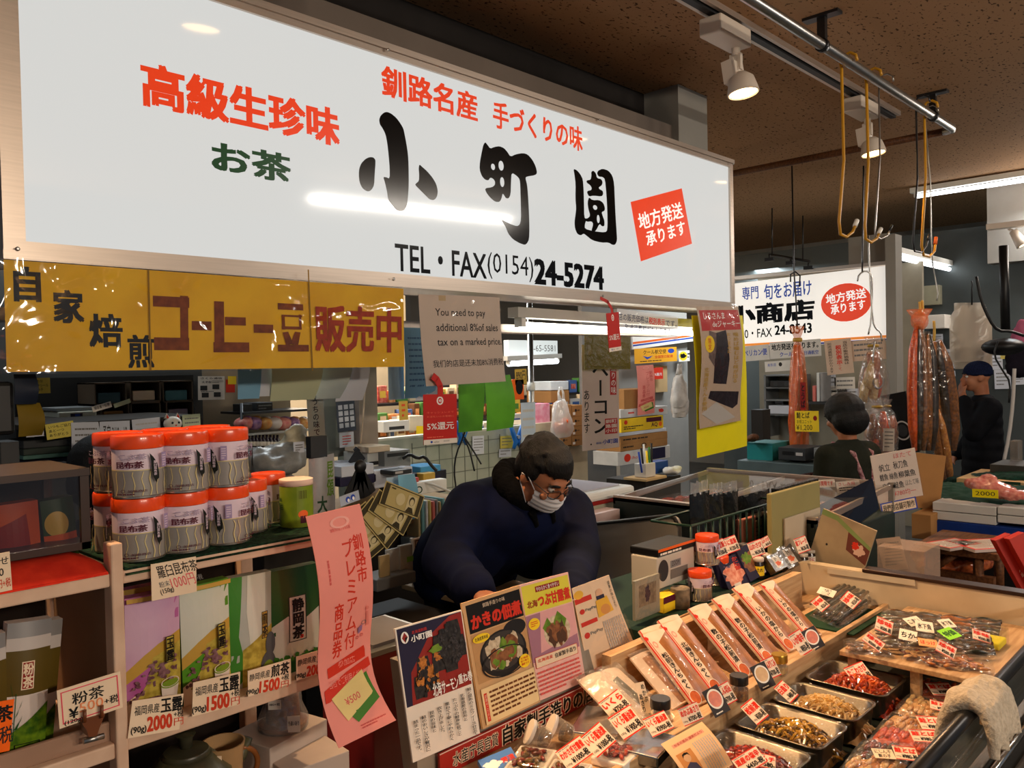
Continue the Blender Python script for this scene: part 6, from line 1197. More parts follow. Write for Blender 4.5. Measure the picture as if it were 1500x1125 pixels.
cable('black cable with plug hanging right of the blue clip', [(680, 640), (690, 655), (698, 668), (705, 680)], 4.5, .005); cable('second black cable spreading from the blue clip', [(680, 642), (688, 660), (695, 690)], 4.5, .005)
# things on the desk
def dk(name, label, cat, x0, y0, x1, y1, dep, m, Y, grp=None, deco=None): return boxat(name, label, cat, x0, y0, x1, y1, dep, m, grp, .004, deco, Y=Y)
paperm = wp
dk('printer', 'grey receipt printer on the cluttered desk', 'printer', 563, 662, 602, 690, .2, mgrey, 3.2, None, lambda s: s.rect(.1, .12, .9, .3, dgrey)); dk('printer', 'pale printer with papers on top left of the grey printer', 'printer', 538, 664, 563, 690, .2, whitep, 3.25, None, lambda s: s.rect(.1, .5, .9, .7, dgrey))
dk('paper_stack', 'stack of papers on the pale printer', 'papers', 540, 655, 572, 664, .2, cream, 3.22); dk('paper_stack', 'loose stack of white papers left on the desk', 'papers', 500, 684, 548, 700, .25, paperm, 3.1); dk('ledger', 'dark blue ledger under the white papers', 'ledger', 498, 700, 552, 714, .25, navyp, 3.1); dk('paper_stack', 'white papers under the grey printer', 'papers', 548, 690, 605, 716, .3, wp, 3.1)
dk('plastic_tray', 'sky blue plastic tray on the desk at the right of the printers', 'tray', 616, 684, 646, 694, .14, mat('sky_blue_plastic', (70, 150, 200), .35), 3.3); dk('box', 'dark box under the sky blue tray', 'box', 606, 694, 655, 728, .3, mat('dark_box', (36, 36, 44), .5, var=.2), 3.3, None, lambda s: [s.rect(.55, .2, .8, .8, navyp), s.rect(.1, .1, .4, .3, pinkd)]); dk('calculator', 'dark desk calculator before the printers', 'calculator', 576, 690, 604, 697, .1, dgrey, 3.0, None, lambda s: s.rect(.1, .2, .5, .7, lgrey))
cable('black cable tangled behind the printer', [(590, 672), (600, 665), (612, 672), (622, 668), (632, 682), (640, 690)], 4.0, .008); cable('white cable lying across the desk', [(610, 706), (630, 708), (650, 716), (664, 722)], 3.9, .006, whitep)
dk('clutter_box', 'small pink box on the desk beside the mask', 'box', 607, 700, 614, 707, .03, pinkd, 3.0); dk('clutter_box', 'small yellow box on the desk by the ledger tray', 'box', 620, 694, 638, 706, .06, gold, 3.25); dk('medicine_box', 'white box with green ring among the folders', 'box', 606, 708, 655, 726, .05, whitep, 3.0, None, lambda s: s.ell(.15, .6, .1, .3, dgrn, ring=.7))
# folders, notes and envelopes in front of the shopkeeper's desk
fcol = [mat('folder_white', (220, 222, 220), .5), mat('folder_teal', (120, 170, 170), .5), mat('folder_tan', (196, 170, 120), .5), mat('folder_grey', (150, 150, 150), .5), mat('folder_rose', (220, 120, 110), .5), mat('folder_yellow', (226, 210, 130), .5)]
rn = random.Random(11); ff = ['white', 'teal', 'tan', 'grey', 'rose', 'yellow']
fx = 612
for k in range(9):
    w_ = 4+rn.random()*2; i = (k*5+2) % 6; dk('file_folder', '%s file folder, number %d from the left in the desk file row' % (ff[i], k+1) if False else '%s file folder, %s from the left in the upright file row' % (ff[i], ('first', 'second', 'third', 'fourth', 'fifth', 'sixth', 'seventh', 'eighth', 'ninth')[k]), 'folder', fx, 730+6*rn.random(), fx+w_, 792, .24, fcol[i], 2.72, 'upright file row by the shopkeeper'); fx += w_+.3
dk('file_sorter', 'clear acrylic sorter below the file row', 'sorter', 600, 788, 662, 812, .2, mat('acrylic_grey', (150, 160, 160), .2), 2.74)
dk('envelope', 'tan envelope standing left of the shopkeeper', 'envelope', 556, 815, 572, 852, .01, fcol[2], 2.32, 'papers in the low rack'); dk('envelope', 'white envelope behind the tan one in the low rack', 'envelope', 566, 806, 586, 852, .01, fcol[0], 2.36, 'papers in the low rack'); dk('notebook', 'pale notebook with green tab in the low rack', 'notebook', 586, 800, 606, 852, .02, mat('pale_note', (206, 204, 190), .5), 2.35, None, lambda s: s.rect(.5, .35, 1, .5, mat('lime_tab', (140, 200, 60), .5))); dk('clipboard', 'tall cream clipboard at the right of the low rack', 'clipboard', 606, 790, 640, 862, .02, cream, 2.4, None, lambda s: s.frame(.05, .03, .95, .97, .015, brown))
dk('paper_rack', 'low grey rack holding envelopes under the banknote fan', 'rack', 552, 850, 610, 868, .12, mgrey, 2.3)
bxw('counter_board', 'tan board of the low counter behind the red crate', 'board', P(600, 850, Y=2.45).x, P(690, 850, Y=2.45).x, 2.1, 2.5, P(640, 868, Y=2.3).z-.02, P(640, 868, Y=2.3).z, deskm)
rb_ = mat('lacquer_red', (120, 28, 22), .3, var=.1)
pc = P(590, 950, Y=1.62); t = thing('lacquer_box', 'red lacquered box with steel edge behind the kelp poster', 'box', pc); b = at(pc); x0 = P(545, 1000, Y=1.62).x; x1 = P(640, 960, Y=1.62).x; z1 = P(590, 948, Y=1.62).z
b.bx(x0, x1, 1.62, 1.84, ZP-.2, z1, rb_, .004); b.build('body', t); b = at(pc); b.bx(x0-.004, x1+.004, 1.615, 1.844, z1, z1+.012, steel); b.build('edge', t); b = at(pc); b.bx(x0+.02, x1-.02, 1.64, 1.82, z1+.012, z1+.02, mat('dull_lid', (96, 92, 92), .5)); b.build('lid', t)
bxw('low_cupboard', 'dark low cupboard behind the posters', 'cupboard', P(548, 900, Y=2.05).x, P(690, 900, Y=2.05).x, 2.05, 2.45, 0, P(640, 868, Y=2.3).z-.03, dkd)
# banknote fan, mask, black clip, penguin card
notem = mat('banknote_tan', (176, 160, 104), .55, var=.08); noted = mat('banknote_dark', (56, 50, 30), .55, var=.1); notel = mat('banknote_pale', (196, 184, 140), .55)
fan = [((522, 742), (560, 735), (548, 806)), ((531, 733), (560, 745), (532, 812)), ((540, 726), (568, 742), (537, 800)), ((548, 716), (580, 736), (560, 800)), ((556, 708), (572, 700), (590, 770))]
for i in range(5):
    a0 = R(-76+13*i); piv = P(520, 690, Y=2.02-.004*i); L_, W_ = .165, .075
    p0 = P((524, 536, 546, 556, 566)[i], (742, 734, 726, 716, 704)[i], Y=2.05-.006*i); x = V((cos(a0), 0, sin(a0))); y = V((-sin(a0), 0, cos(a0)))
    s = Sheet(L_, W_, notem, t=.001); M = axes(p0, x, y)
    s.frame(.02, .05, .98, .95, .04, noted); s.rect(.02, .05, .13, .95, noted); s.rect(.88, .05, .98, .95, noted); s.ell(.45, .5, .11, .25, notel); s.rect(.62, .2, .84, .9, notel); s.ell(.73, .42, .07, .19, noted); s.ell(.735, .46, .05, .14, notel); s.poly([(.63, .9), (.68, .68), (.78, .68), (.84, .9)], noted); s.lines(.17, .12, .34, .24, 1, noted)
    s.build('paper_banknote', M, None, '%s note of the tan banknote fan behind the pink banner' % ('lowest', 'second lowest', 'middle', 'second topmost', 'topmost')[i], 'banknote', 'fan of paper banknotes')
slip('pale blue face mask hanging behind the banknote fan', (583, 696), (607, 694), (588, 762), mat('mask_blue', (130, 190, 214), .6, var=.06), 2.6, bd=curl(.02), name='hanging_mask', cat='mask'); slip('second pale mask behind the blue one', (566, 700), (585, 698), (572, 740), mat('mask_pale', (180, 200, 210), .6), 2.64, name='hanging_mask', cat='mask')
p = P(528, 690, Y=2.2); t = thing('fan_holder', 'black slotted fan-shaped holder above the banknotes', 'holder', p); b = at(p)
for k in range(5): a = R(-125+17*k); q = p+V((cos(a)*.09, 0, sin(a)*.09)); b.prism([p+V((-.012, 0, .01)), p+V((.012, 0, .01)), q+V((.012*sin(-a), 0, .012*cos(a))), q-V((.012*sin(-a), 0, .012*cos(a)))], (0, .006, 0), blackp)
b.build('blades', t); b = at(p); b.ball(p+V((0, 0, .015)), (.022, .014, .022), blackp); b.build('knob', t)
slip('small card with two blue birds above the pink banner', (497, 728), (525, 718), (500, 742), mat('card_grey_blue', (170, 180, 196), .5), 1.9, name='picture_card', cat='card', deco=lambda s: [s.ell(.4, .55, .12, .3, blu), s.ell(.66, .5, .12, .3, blu), s.ell(.68, .6, .06, .18, white), s.ell(.42, .65, .06, .18, white)])
s = hang('printed_bag', (452, 668), (489, 664), (466, 752), mat('silver_bag_print', (190, 186, 184), .3, .3, var=.12, sc=30), 'silvery printed bag with green brush characters behind the green can', 'bag', bend=lambda w, h: (lambda x, y, z: (x, -y, z+.02*sin(x/w*3.1))), nx=8, ny=8, film=filmy, Y=2.3); s.vtext('昆頒', .55, .1, .92, .72, leafp, .03); s.vtext('大', .2, .68, .55, .98, dgrn, .03); s.fin()
s = hang('printed_bag', (449, 580), (473, 578), (452, 655), mat('greige_pack', (150, 146, 132), .5, var=.1), 'greige upright pack with vertical lettering hanging by a clip', 'bag', Y=2.9, film=filmy); s.vtext('うちの味です', .3, .05, .7, .95, ink, .02); s.fin()
boxat('bulldog_clip', 'dark clip holding the silvery printed bag', 'clip', 455, 640, 480, 672, .03, dgrey, Y=2.28)
boxat('notice_board', 'pale grey panel behind the calendar page', 'panel', 468, 560, 512, 672, .02, mat('pale_panel', (150, 154, 148), .6, var=.1), Y=3.5)
# pale pillar with a hanging cord
b = MB(); x0, x1 = P(525, 560, Y=3.4).x, P(552, 560, Y=3.4).x; b.bx(x0, x1, 3.4, 3.5, 0, 2.2, mat('pale_post', (178, 160, 146), .6)); struct('pillar', b)
cable('thin pale cord hanging down the pale pillar', [(535, 540), (534, 580), (531, 620), (528, 650)], 3.75, .004, cream)
t = thing('key_bunch', 'bunch of dark keys hanging over the desk', 'keys', P(527, 655, Y=3.2)); 
for k in range(6): b = MB(); a = R(-90-40+16*k); b.box((cos(a)*.05, .01*k, sin(a)*.05), (.02, .006, .08), dsteel, RY(40-16*k)); b.build('key', t)
# ---- left back: cupboard wall things
cab = boxat('letter_cabinet', 'dark open cabinet carrying the letter trays', 'cabinet', 25, 554, 288, 700, .04, mat('cabinet_dark', (38, 36, 34), .6, var=.15), Y=4.2)
bxw('document_shelf', 'dark shelf whose edge carries the hanging papers at the left', 'shelf', P(30, 616, Y=3.42).x, P(296, 612, Y=3.42).x, 3.42, 4.19, P(150, 616, Y=3.42).z-.02, P(150, 616, Y=3.42).z, dkd)
tr = [(138, 561, 186, 592), (190, 559, 236, 588), (238, 558, 283, 588), (147, 591, 190, 616), (191, 590, 236, 615), (243, 587, 284, 614)]
tw_ = ('upper left', 'upper middle', 'upper right', 'lower left', 'lower middle', 'lower right'); tc = (mat('teal_goods', (60, 90, 100), .5), cream, mat('teal_glass', (80, 130, 140), .5), card, card, mat('mauve_goods', (150, 130, 150), .5))
trm = mat('tray_brown', (96, 80, 64), .5, var=.1)
for i, (x0, y0, x1, y1) in enumerate(tr):
    a, c = P(x0, y0, Y=3.95), P(x1, y1, Y=3.95); t = thing('letter_tray', tw_[i]+' letter tray of the six in the dark cabinet', 'tray', (a.x, 3.95, c.z), 'letter trays in the dark cabinet'); W_, H_ = c.x-a.x, a.z-c.z; b = MB()
    b.bx(0, W_, 0, .22, 0, .006, trm); b.bx(0, W_, 0, .22, H_-.006, H_, trm); b.bx(0, .006, 0, .22, 0, H_, trm); b.bx(W_-.006, W_, 0, .22, 0, H_, trm); b.bx(0, W_, .215, .22, 0, H_, dkd); b.build('shell', t)
    b = MB(); b.bx(.02, W_-.02, .02, .2, .008, H_*(.55 if i != 4 else .35), tc[i], .003); b.build('contents', t)
dk('weighing_scale', 'pale weighing scale with blue display in the dark cabinet', 'scale', 86, 604, 142, 618, .2, mat('scale_cream', (200, 200, 184), .4), 3.9, None, lambda s: [s.rect(.3, .2, .62, .6, navyp), s.rect(.42, .3, .55, .5, blu)]); dk('scale_platter', 'flat platter of the weighing scale in the cabinet', 'platter', 82, 598, 138, 603, .2, mgrey, 3.92)
for i, (y0, y1, m_, lb) in enumerate(((668, 674, mat('teal_book', (90, 130, 120), .5), 'teal book on the dark pile at the far left'), (658, 668, mat('green_dark_book', (50, 60, 52), .5), 'dark green book on the pile at the far left'), (646, 658, dgrey, 'dark grey book on top of the pile at the far left'), (676, 690, mat('navy_book', (30, 36, 60), .5), 'navy books under the teal one at the far left'))): dk('book', lb, 'book', 34, y0, 104, y1, .2, m_, 3.5, 'pile of books at the far left')
dk('paper_stack', 'white papers poking out before the books at the far left', 'papers', 52, 682, 106, 688, .2, wp, 3.42)
boxat('speaker_panel', 'black upright panel cut by the left edge below the banner', 'panel', -30, 560, 24, 640, .06, blackp, bev=.02, Y=2.62); boxat('steel_box', 'dark grey box beneath the black panel at the left edge', 'box', 0, 648, 30, 705, .1, dgrey, Y=2.7)
# lucky cat
p = P(252, 648, Y=3.35); t = thing('cat_figurine', 'white beckoning cat figurine with red ears behind the cans', 'figurine', p); cw_ = mat('cat_white', (226, 216, 200), .4, var=.03); b = MB(); b.ball((0, 0, .03), (.042, .036, .04), cw_); b.ball((0, -.012, .078), (.036, .032, .030), cw_)
for k in (-1, 1): b.lathe([(.012, 0), (1e-5, .022)], cw_, (k*.022, -.008, .10), 10)
b.build('body', t)
for k in (-1, 1): b = MB(); b.lathe([(.007, 0), (1e-5, .016)], red, (k*.022, -.014, .101), 8); b.build('ear_lining', t); b = MB(); b.ball((k*.013, -.041, .082), (.005, .003, .005), blackp, None, 8, 6); b.build('eye', t)
b = MB(); b.ball((0, -.044, .072), (.004, .003, .003), red, None, 8, 6); b.build('nose', t); b = MB(); b.lathe([(.033, 0), (.034, .004), (.033, .008)], red, (0, -.006, .05), 20); b.build('collar', t); bxw('wall_shelf', 'narrow dark shelf under the beckoning cat', 'shelf', p.x-.3, p.x+.2, 3.29, 3.415, p.z-.03, p.z-.011, dkd)
# framed case and goods rack left of the sacks
boxat('framed_mirror', 'pale framed mirror lying behind the cans', 'mirror', 292, 631, 354, 652, .02, mat('pale_mirror', (190, 200, 196), .2, var=.05), deco=lambda s: s.frame(0, 0, 1, 1, .12, whitep), Y=3.3)
rk = thing('goods_rack', 'dark wire rack of sweets and bottles against the beige wall', 'rack', P(400, 660, Y=4.0)); pk0 = P(400, 660, Y=4.0)
xr0, xr1 = P(350, 620, Y=4.0).x, P(455, 620, Y=4.0).x
for y in (601, 631, 657): b = at(pk0); z = P(400, y, Y=4.0).z; b.bx(xr0, xr1, 3.95, 4.2, z-.012, z, steel if y > 620 else dsteel); b.build('shelf_board', rk)
for x in (xr0, xr1): b = at(pk0); b.tube([(x, 3.97, .3), (x, 3.97, P(400, 588, Y=4.0).z)], .008, dsteel); b.build('upright', rk)
cand = [mat('sweet_rose', (220, 110, 110), .35, c2=(240, 170, 150), sc=40), mat('sweet_violet', (120, 80, 140), .35, c2=(200, 150, 180), sc=40), mat('sweet_orange', (230, 140, 60), .35, c2=(240, 190, 120), sc=40), mat('sweet_white', (230, 214, 204), .35, var=.05)]
for i in range(7):
    x = 352+i*14; p = P(x+6, 630, Y=3.99); b = MB(); b.ball((0, 0, .035), (.055, .05, .035), cand[i % 4], RZ(i*40), 12, 8); b.ball((.02, .01, .055), (.035, .03, .02), cand[(i+1) % 4], None, 10, 6); tag(b.build('sweets_bag', None, TR(*p)), '%s bag of wrapped sweets along the middle of the wire rack' % ('first', 'second', 'third', 'fourth', 'fifth', 'sixth', 'seventh')[i], 'bag', 'bags of sweets on the wire rack')
bt0 = None
for i in range(10):
    p = P(360+i*5.2, 656, Y=3.98); lb = 'small dark bottle with white label, %s from the left on the wire rack' % ('first', 'second', 'third', 'fourth', 'fifth', 'sixth', 'seventh', 'eighth', 'ninth', 'tenth')[i]
    if bt0 is None:
        bt0 = thing('sauce_bottle', lb, 'bottle', p, 'small bottles on the wire rack'); MB().lathe([(.013, 0), (.014, .004), (.014, .04), (.006, .055), (.006, .07)], mat('dark_bottle', (40, 26, 40), .2)).build('glass', bt0); MB().lathe([(.0145, .01), (.0145, .034)], paper).build('label', bt0)
    else: copy_thing(bt0, TR(*p), lb)
dk('cash_register', 'dark till-like box on the top of the wire rack', 'box', 376, 590, 400, 604, .15, dgrey, 4.02, None, lambda s: s.lines(.1, .2, .9, .8, 2, mgrey)); dk('round_pot', 'dark jar at the left of the wire rack top', 'jar', 354, 592, 370, 606, .1, blackp, 4.02)
# heap of plastic sacks
def heap(name, label, px, Y, blobs, m, cat='bag', vox=.014, grp=None):
    p = P(*px, Y=Y); b = MB(); rn = random.Random(len(label))
    for c, d in blobs: b.ball(c, d, m, RZ(rn.random()*40-20) @ RX(rn.random()*30-15), 16, 10)
    o = b.build(name); remesh(o, vox, 2); o.location = p
    for v in o.data.vertices: v.co += v.normal*(.012*noise.noise(v.co*22)+.006*noise.noise(v.co*60))
    return tag(o, label, cat, grp)
sackm = mat('grey_sack', (150, 150, 146), .35, c2=(120, 120, 118), sc=20, bump=.4); beigem = mat('beige_sack', (204, 192, 164), .45, c2=(180, 166, 136), sc=20, bump=.4)
heap('plastic_sack', 'grey plastic sacks heaped behind the third stack of cans', (405, 690), 3.0, [((0, 0, .03), (.14, .1, .05)), ((.05, .02, .07), (.1, .08, .04)), ((-.07, 0, .05), (.07, .08, .05))], sackm); heap('plastic_sack', 'beige plastic sack with white label on the grey sacks', (425, 672), 3.05, [((0, 0, .03), (.09, .08, .05)), ((.03, 0, .07), (.06, .05, .05)), ((.02, -.02, .11), (.07, .02, .04))], beigem)
heap('plastic_sack', 'pale plastic sack under the grey ones', (380, 720), 2.9, [((0, 0, 0), (.14, .1, .06)), ((.1, 0, .0), (.1, .1, .05))], mat('pale_sack', (170, 166, 158), .4, bump=.3)); boxat('paper_label', 'white label on the beige plastic sack', 'label', 430, 648, 446, 664, .004, wp, deco=lambda s: s.lines(.15, .2, .85, .85, 3, grey), Y=2.94)
bxw('side_counter', 'dark side counter carrying the plastic sacks', 'counter', P(350, 720, Y=3.0).x, P(450, 720, Y=3.0).x, 2.82, 3.3, 0, P(400, 728, Y=3.0).z, dkd)
# ---- far shops seen through the opening
bwal = mat('far_wall', (190, 170, 140), .7, var=.12, sc=3)
struct('wall_shop', MB().bx(2.0, 6.6, 8.2, 8.3, 0, 2.8, bwal))
farw = mat('far_counter', (206, 190, 160), .5)
zf = P(650, 640, Y=6.2).z
bxw('far_counter', 'long pale counter of the far shop seen over the partition', 'counter', P(540, 640, Y=6.2).x, P(860, 640, Y=6.2).x, 6.2, 6.9, 0, zf, farw)
bxw('far_shelf', 'upper shelf of goods in the far shop', 'shelf', P(540, 612, Y=6.7).x, P(860, 612, Y=6.7).x, 6.7, 7.1, P(650, 614, Y=6.7).z-.03, P(650, 614, Y=6.7).z, dsteel)
bxw('far_shelf', 'top shelf of goods in the far shop', 'shelf', P(540, 580, Y=6.9).x, P(860, 580, Y=6.9).x, 6.9, 7.3, P(650, 586, Y=6.9).z-.03, P(650, 586, Y=6.9).z, dsteel)
gc = [mat('goods_orange', (236, 130, 60), .4, c2=(250, 190, 130), sc=25), mat('goods_red', (206, 60, 50), .4, c2=(240, 150, 130), sc=25), mat('goods_cream', (244, 220, 180), .4, var=.1), mat('goods_white', (236, 232, 226), .4, var=.05), mat('goods_yellow', (246, 206, 80), .4, var=.1), mat('goods_brown', (130, 84, 50), .4, var=.2), mat('goods_blue', (90, 120, 180), .4, var=.1), mat('goods_green', (90, 150, 70), .4, var=.1)]
rn = random.Random(5); names = ['orange', 'red', 'cream', 'white', 'yellow', 'brown', 'blue', 'green']; rows = ((636, 6.4, 'counter', zf), (612, 6.85, 'upper shelf', P(650, 614, Y=6.7).z), (584, 7.05, 'top shelf', P(650, 586, Y=6.9).z))
for ri, (yy, Y, nm, z) in enumerate(rows):
    x = 548.0; k = 0
    while x < 850:
        w_ = 9+10*rn.random(); a, c = P(x, yy, Y=Y), P(x+w_, yy, Y=Y); h_ = .08+.13*rn.random(); i = rn.randrange(8) if ri else rn.choice((2, 3, 4, 0, 5))
        b = MB(); b.box((0, 0, h_/2), ((c.x-a.x)*.9, .12, h_), gc[i], None, .008); b.box((0, -.061, h_*.5), ((c.x-a.x)*.55, .004, h_*.4), gc[(i+3) % 8])
        tag(b.build('shop_goods', None, TR((a.x+c.x)/2, Y, z)), '%s package on the %s of the far shop' % (names[i], nm), 'package', 'packages on the %s of the far shop' % nm); x += w_+1; k += 1
# make those labels exact: count along the row
from collections import defaultdict
rowset = defaultdict(list)
for o in bpy.data.objects:
    if o.name.startswith('shop_goods'): rowset[o['group']].append(o)
NUM = ['first', 'second', 'third', 'fourth', 'fifth', 'sixth', 'seventh', 'eighth', 'ninth', 'tenth', 'eleventh', 'twelfth', 'thirteenth', 'fourteenth', 'fifteenth', 'sixteenth', 'seventeenth', 'eighteenth', 'nineteenth', 'twentieth', 'twenty-first', 'twenty-second', 'twenty-third', 'twenty-fourth', 'twenty-fifth', 'twenty-sixth', 'twenty-seventh', 'twenty-eighth']
for g_, os_ in rowset.items():
    os_.sort(key=lambda o: o.location.x)
    for i, o in enumerate(os_): o['label'] = o['label'].replace(' package', ' package, %s from the left,' % NUM[i])
boxat('shop_sign', 'far lit sign with a phone number seen under the beam', 'sign', 745, 498, 817, 522, .08, mat('lit_far_sign', (200, 206, 204), .4, var=0, emit=.55), deco=lambda s: s.text('4-65-5581', .42, .3, .95, .7, grey), Y=6.4)
batten('fluorescent_lamp', 'far fluorescent lamp below the sign with the phone number', P(745, 533, Y=6.2), P(816, 529, Y=6.2), .03, tube_far, True)
p = P(778, 560, Y=3.5); t = thing('steel_pole', 'thin steel pole standing behind the shopkeeper', 'pole', (p.x, 3.5, 0)); MB().tube([(0, 0, 0), (0, 0, P(778, 440, Y=3.5).z)], .018, steel, 12).build('pole', t); MB().lathe([(.024, 0), (.024, .05)], whitep, (0, 0, P(778, 572, Y=3.5).z)).build('joint', t)
slip('pale blue vertical notice tied to the steel pole', (763, 590), (784, 589), (763, 655), mat('ice_blue_paper', (186, 200, 220), .6), 3.44, name='hanging_sheet', cat='sheet', rows=4, tm=lgrey)
slip('small tan price note hanging in the far shop', (754, 541), (771, 540), (754, 564), gold, 5.6, ('890円',))
slip('orange strip banner hanging in the far shop', (584, 588), (597, 587), (586, 616), gold, 5.9, name='hanging_banner', cat='banner', deco=lambda s: s.lines(.3, .1, .7, .9, 3, red)); slip('yellow sign card in the far shop counter', (610, 624), (621, 624), (611, 636), yel, 6.1, name='card', cat='card')
dk('weighing_scale', 'white weighing scale on the far shop counter', 'scale', 562, 618, 600, 634, .2, whitep, 6.15, None, lambda s: s.rect(.2, .5, .8, .8, dgrey)); dk('machine', 'pale appliance on the far shop counter left of the red tag', 'appliance', 600, 610, 622, 632, .2, mat('ivory_box', (226, 214, 190), .5), 6.25)
dk('warning_stand', 'orange and black object on the far shelf by the pole', 'stand', 750, 556, 768, 586, .1, orange, 5.6, None, lambda s: s.ell(.6, .4, .3, .35, black)); dk('gift_bag', 'pink floral gift bag right of the steel pole', 'bag', 782, 592, 806, 622, .12, mat('floral_pink', (236, 180, 196), .5, c2=(226, 120, 150), sc=14), 4.7); dk('foam_box', 'white foam box on cardboard right of the steel pole', 'box', 807, 559, 833, 572, .3, mat('foam', (220, 226, 228), .6), 4.9); dk('carton', 'cardboard under the white foam box', 'box', 807, 573, 834, 590, .3, card, 4.9)
boxat('table', 'pale table under the pink floral bag', 'table', 770, 622, 860, 630, .5, farw, Y=4.65, z0=0)
def carrier(label, px, Y, wd, ht, n, m, fill=None, tie=None):
    """hanging plastic carrier bags: crumpled bodies gathered into two handles"""
    p = P(*px, Y=Y); t = thing('carrier_bag', label, 'bag', p)
    for i in range(n):
        b = MB(); ox, oz = .03*(i-(n-1)/2), -.05*i
        prof = [(1e-4, -ht*.5), (wd*.40, -ht*.48), (wd*.52, -ht*.34), (wd*.50, -ht*.12), (wd*.40, ht*.08), (wd*.26, ht*.20), (wd*.16, ht*.30)]
        b.lathe([(r, z+oz) for r, z in prof], m, (ox, .02*i, 0), 26, None, 1, .5)
        for k in (-1, 1): b.tube([(ox+k*wd*.12, .02*i, ht*.28+oz), (ox+k*wd*.10, .02*i, ht*.40+oz), (ox+k*wd*.02, .01*i, ht*.52)], [wd*.07, wd*.05, wd*.03], m, 8)
        o = b.build('bag', t)
        for v in o.data.vertices: v.co += V((noise.noise(v.co*18), noise.noise(v.co*18+V((7, i, 0))), noise.noise(v.co*12+V((0, 5, 0)))*.6))*.030
    if fill:
        for k in range(7): b = MB(); a = k*2.4; b.ball((wd*.22*cos(a), .03*sin(a), -ht*.34+.035*(k % 3)), (.034, .034, .034), fill, None, 12, 8); b.build('fruit', t)
    return t
carrier('white carrier bag with oranges hanging before the box stack', (822, 605), 4.5, .24, .42, 1, film('carrier_white', (236, 230, 222), .12, .2, 14, .9, .5), orange)
# box stacks
st_ = []
for i, (y0, y1) in enumerate(((594, 611), (611, 625), (625, 639), (639, 654))):
    for j, (x0, x1) in enumerate(((821, 838), (838, 856))):
        boxat('carton', 'brown carton, %s layer of the small stack, %s column' % (('top', 'second', 'third', 'bottom')[i], ('near', 'far')[j]), 'box', x0, y0, x1-.4, y1-.3, .25, card, 'brown cartons left of the bacon banner', .002, lambda s: [s.ell(.3, .45, .08, .14, ink), s.lines(.42, .38, .75, .55, 1, ink), s.rect(.05, .6, .25, .85, paper)], Y=4.6)
def bstack(y0, y1, m, lb, deco=None, x0=909, x1=978): boxat('carton', lb, 'box', x0, y0, x1, y1, .3, m, 'cartons stacked right of the bacon banner', .003, deco, Y=4.7)
bstack(571, 600, card, 'brown open carton on top of the stack right of the bacon banner', None, 914, 960); bstack(600, 613, mat('white_carton', (210, 208, 204), .6), 'white carton with red star under the brown open one', lambda s: [s.ell(.85, .5, .05, .25, red, jag=.4, n=10), s.lines(.15, .3, .35, .7, 1, red)]); bstack(614, 634, mat('yellow_carton', (236, 196, 40), .5, var=.05), 'yellow carton in the middle of the stack', lambda s: [s.ell(.1, .28, .04, .16, red), s.text('AQ', .7, .5, .85, .85, maroon, .02), s.rect(.58, .1, .95, .42, maroon), s.lines(.05, .55, .5, .85, 2, ink), s.ell(.92, .65, .04, .18, orange)], 910, 972); bstack(635, 640, wp, 'flat white slab under the yellow carton', None, 905, 976); bstack(640, 651, card, 'brown carton with dark print under the white slab', lambda s: s.lines(.05, .3, .9, .7, 1, ink)); bstack(651, 662, card, 'second brown carton with dark print in the stack', lambda s: [s.ell(.48, .5, .05, .3, ink, ring=.7), s.lines(.05, .3, .4, .7, 1, ink)]); bstack(663, 683, mat('white_carton'), 'bottom white carton with red seal and blue end', lambda s: [s.ell(.17, .5, .06, .3, red), s.text('iho', .25, .4, .36, .65, red), s.rect(.55, .08, .9, .92, navyp)], 905, 982)
boxat('storage_door', 'pale grey door panel behind the carton stack', 'door', 904, 452, 1010, 700, .05, mat('door_grey', (150, 146, 140), .6, var=.06), Y=5.3, z0=0)
boxat('wall_screen', 'grey wall screen behind the bacon banner', 'panel', 852, 440, 902, 700, .05, mat('panel_grey', (126, 122, 118), .6, var=.06), Y=5.2, z0=0)  # one even grey, a little darker than the door
s = hang('shop_sign', (926, 488), (1014, 478), (926, 512), mat('white_sign_back', (222, 218, 210), .4, var=0, emit=.18), 'white sign strip with orange and blue stripes above the amber label', 'sign', t=.02, Y=5.24); s.rect(0, .55, 1, .68, orange); s.rect(0, .72, 1, .82, blu); s.fin()
slip('yellow and black delivery mark right of the amber label', (994, 514), (1010, 513), (994, 530), paper, 5.22, name='label', cat='label', deco=lambda s: [s.ell(.4, .5, .38, .42, yel), s.ell(.4, .5, .26, .2, black, jag=.3), s.lines(.8, .2, 1, .8, 2, ink)])
carrier('bunch of white carrier bags hanging left of the yellow sheet', (998, 566), 4.2, .22, .40, 3, mat('white_bags', (216, 210, 202), .4, c2=(186, 180, 174), sc=14, bump=.5))
boxat('wall_box', 'pale box hung behind the tiny red tag', 'box', 960, 536, 978, 575, .04, cardp, Y=5.25)
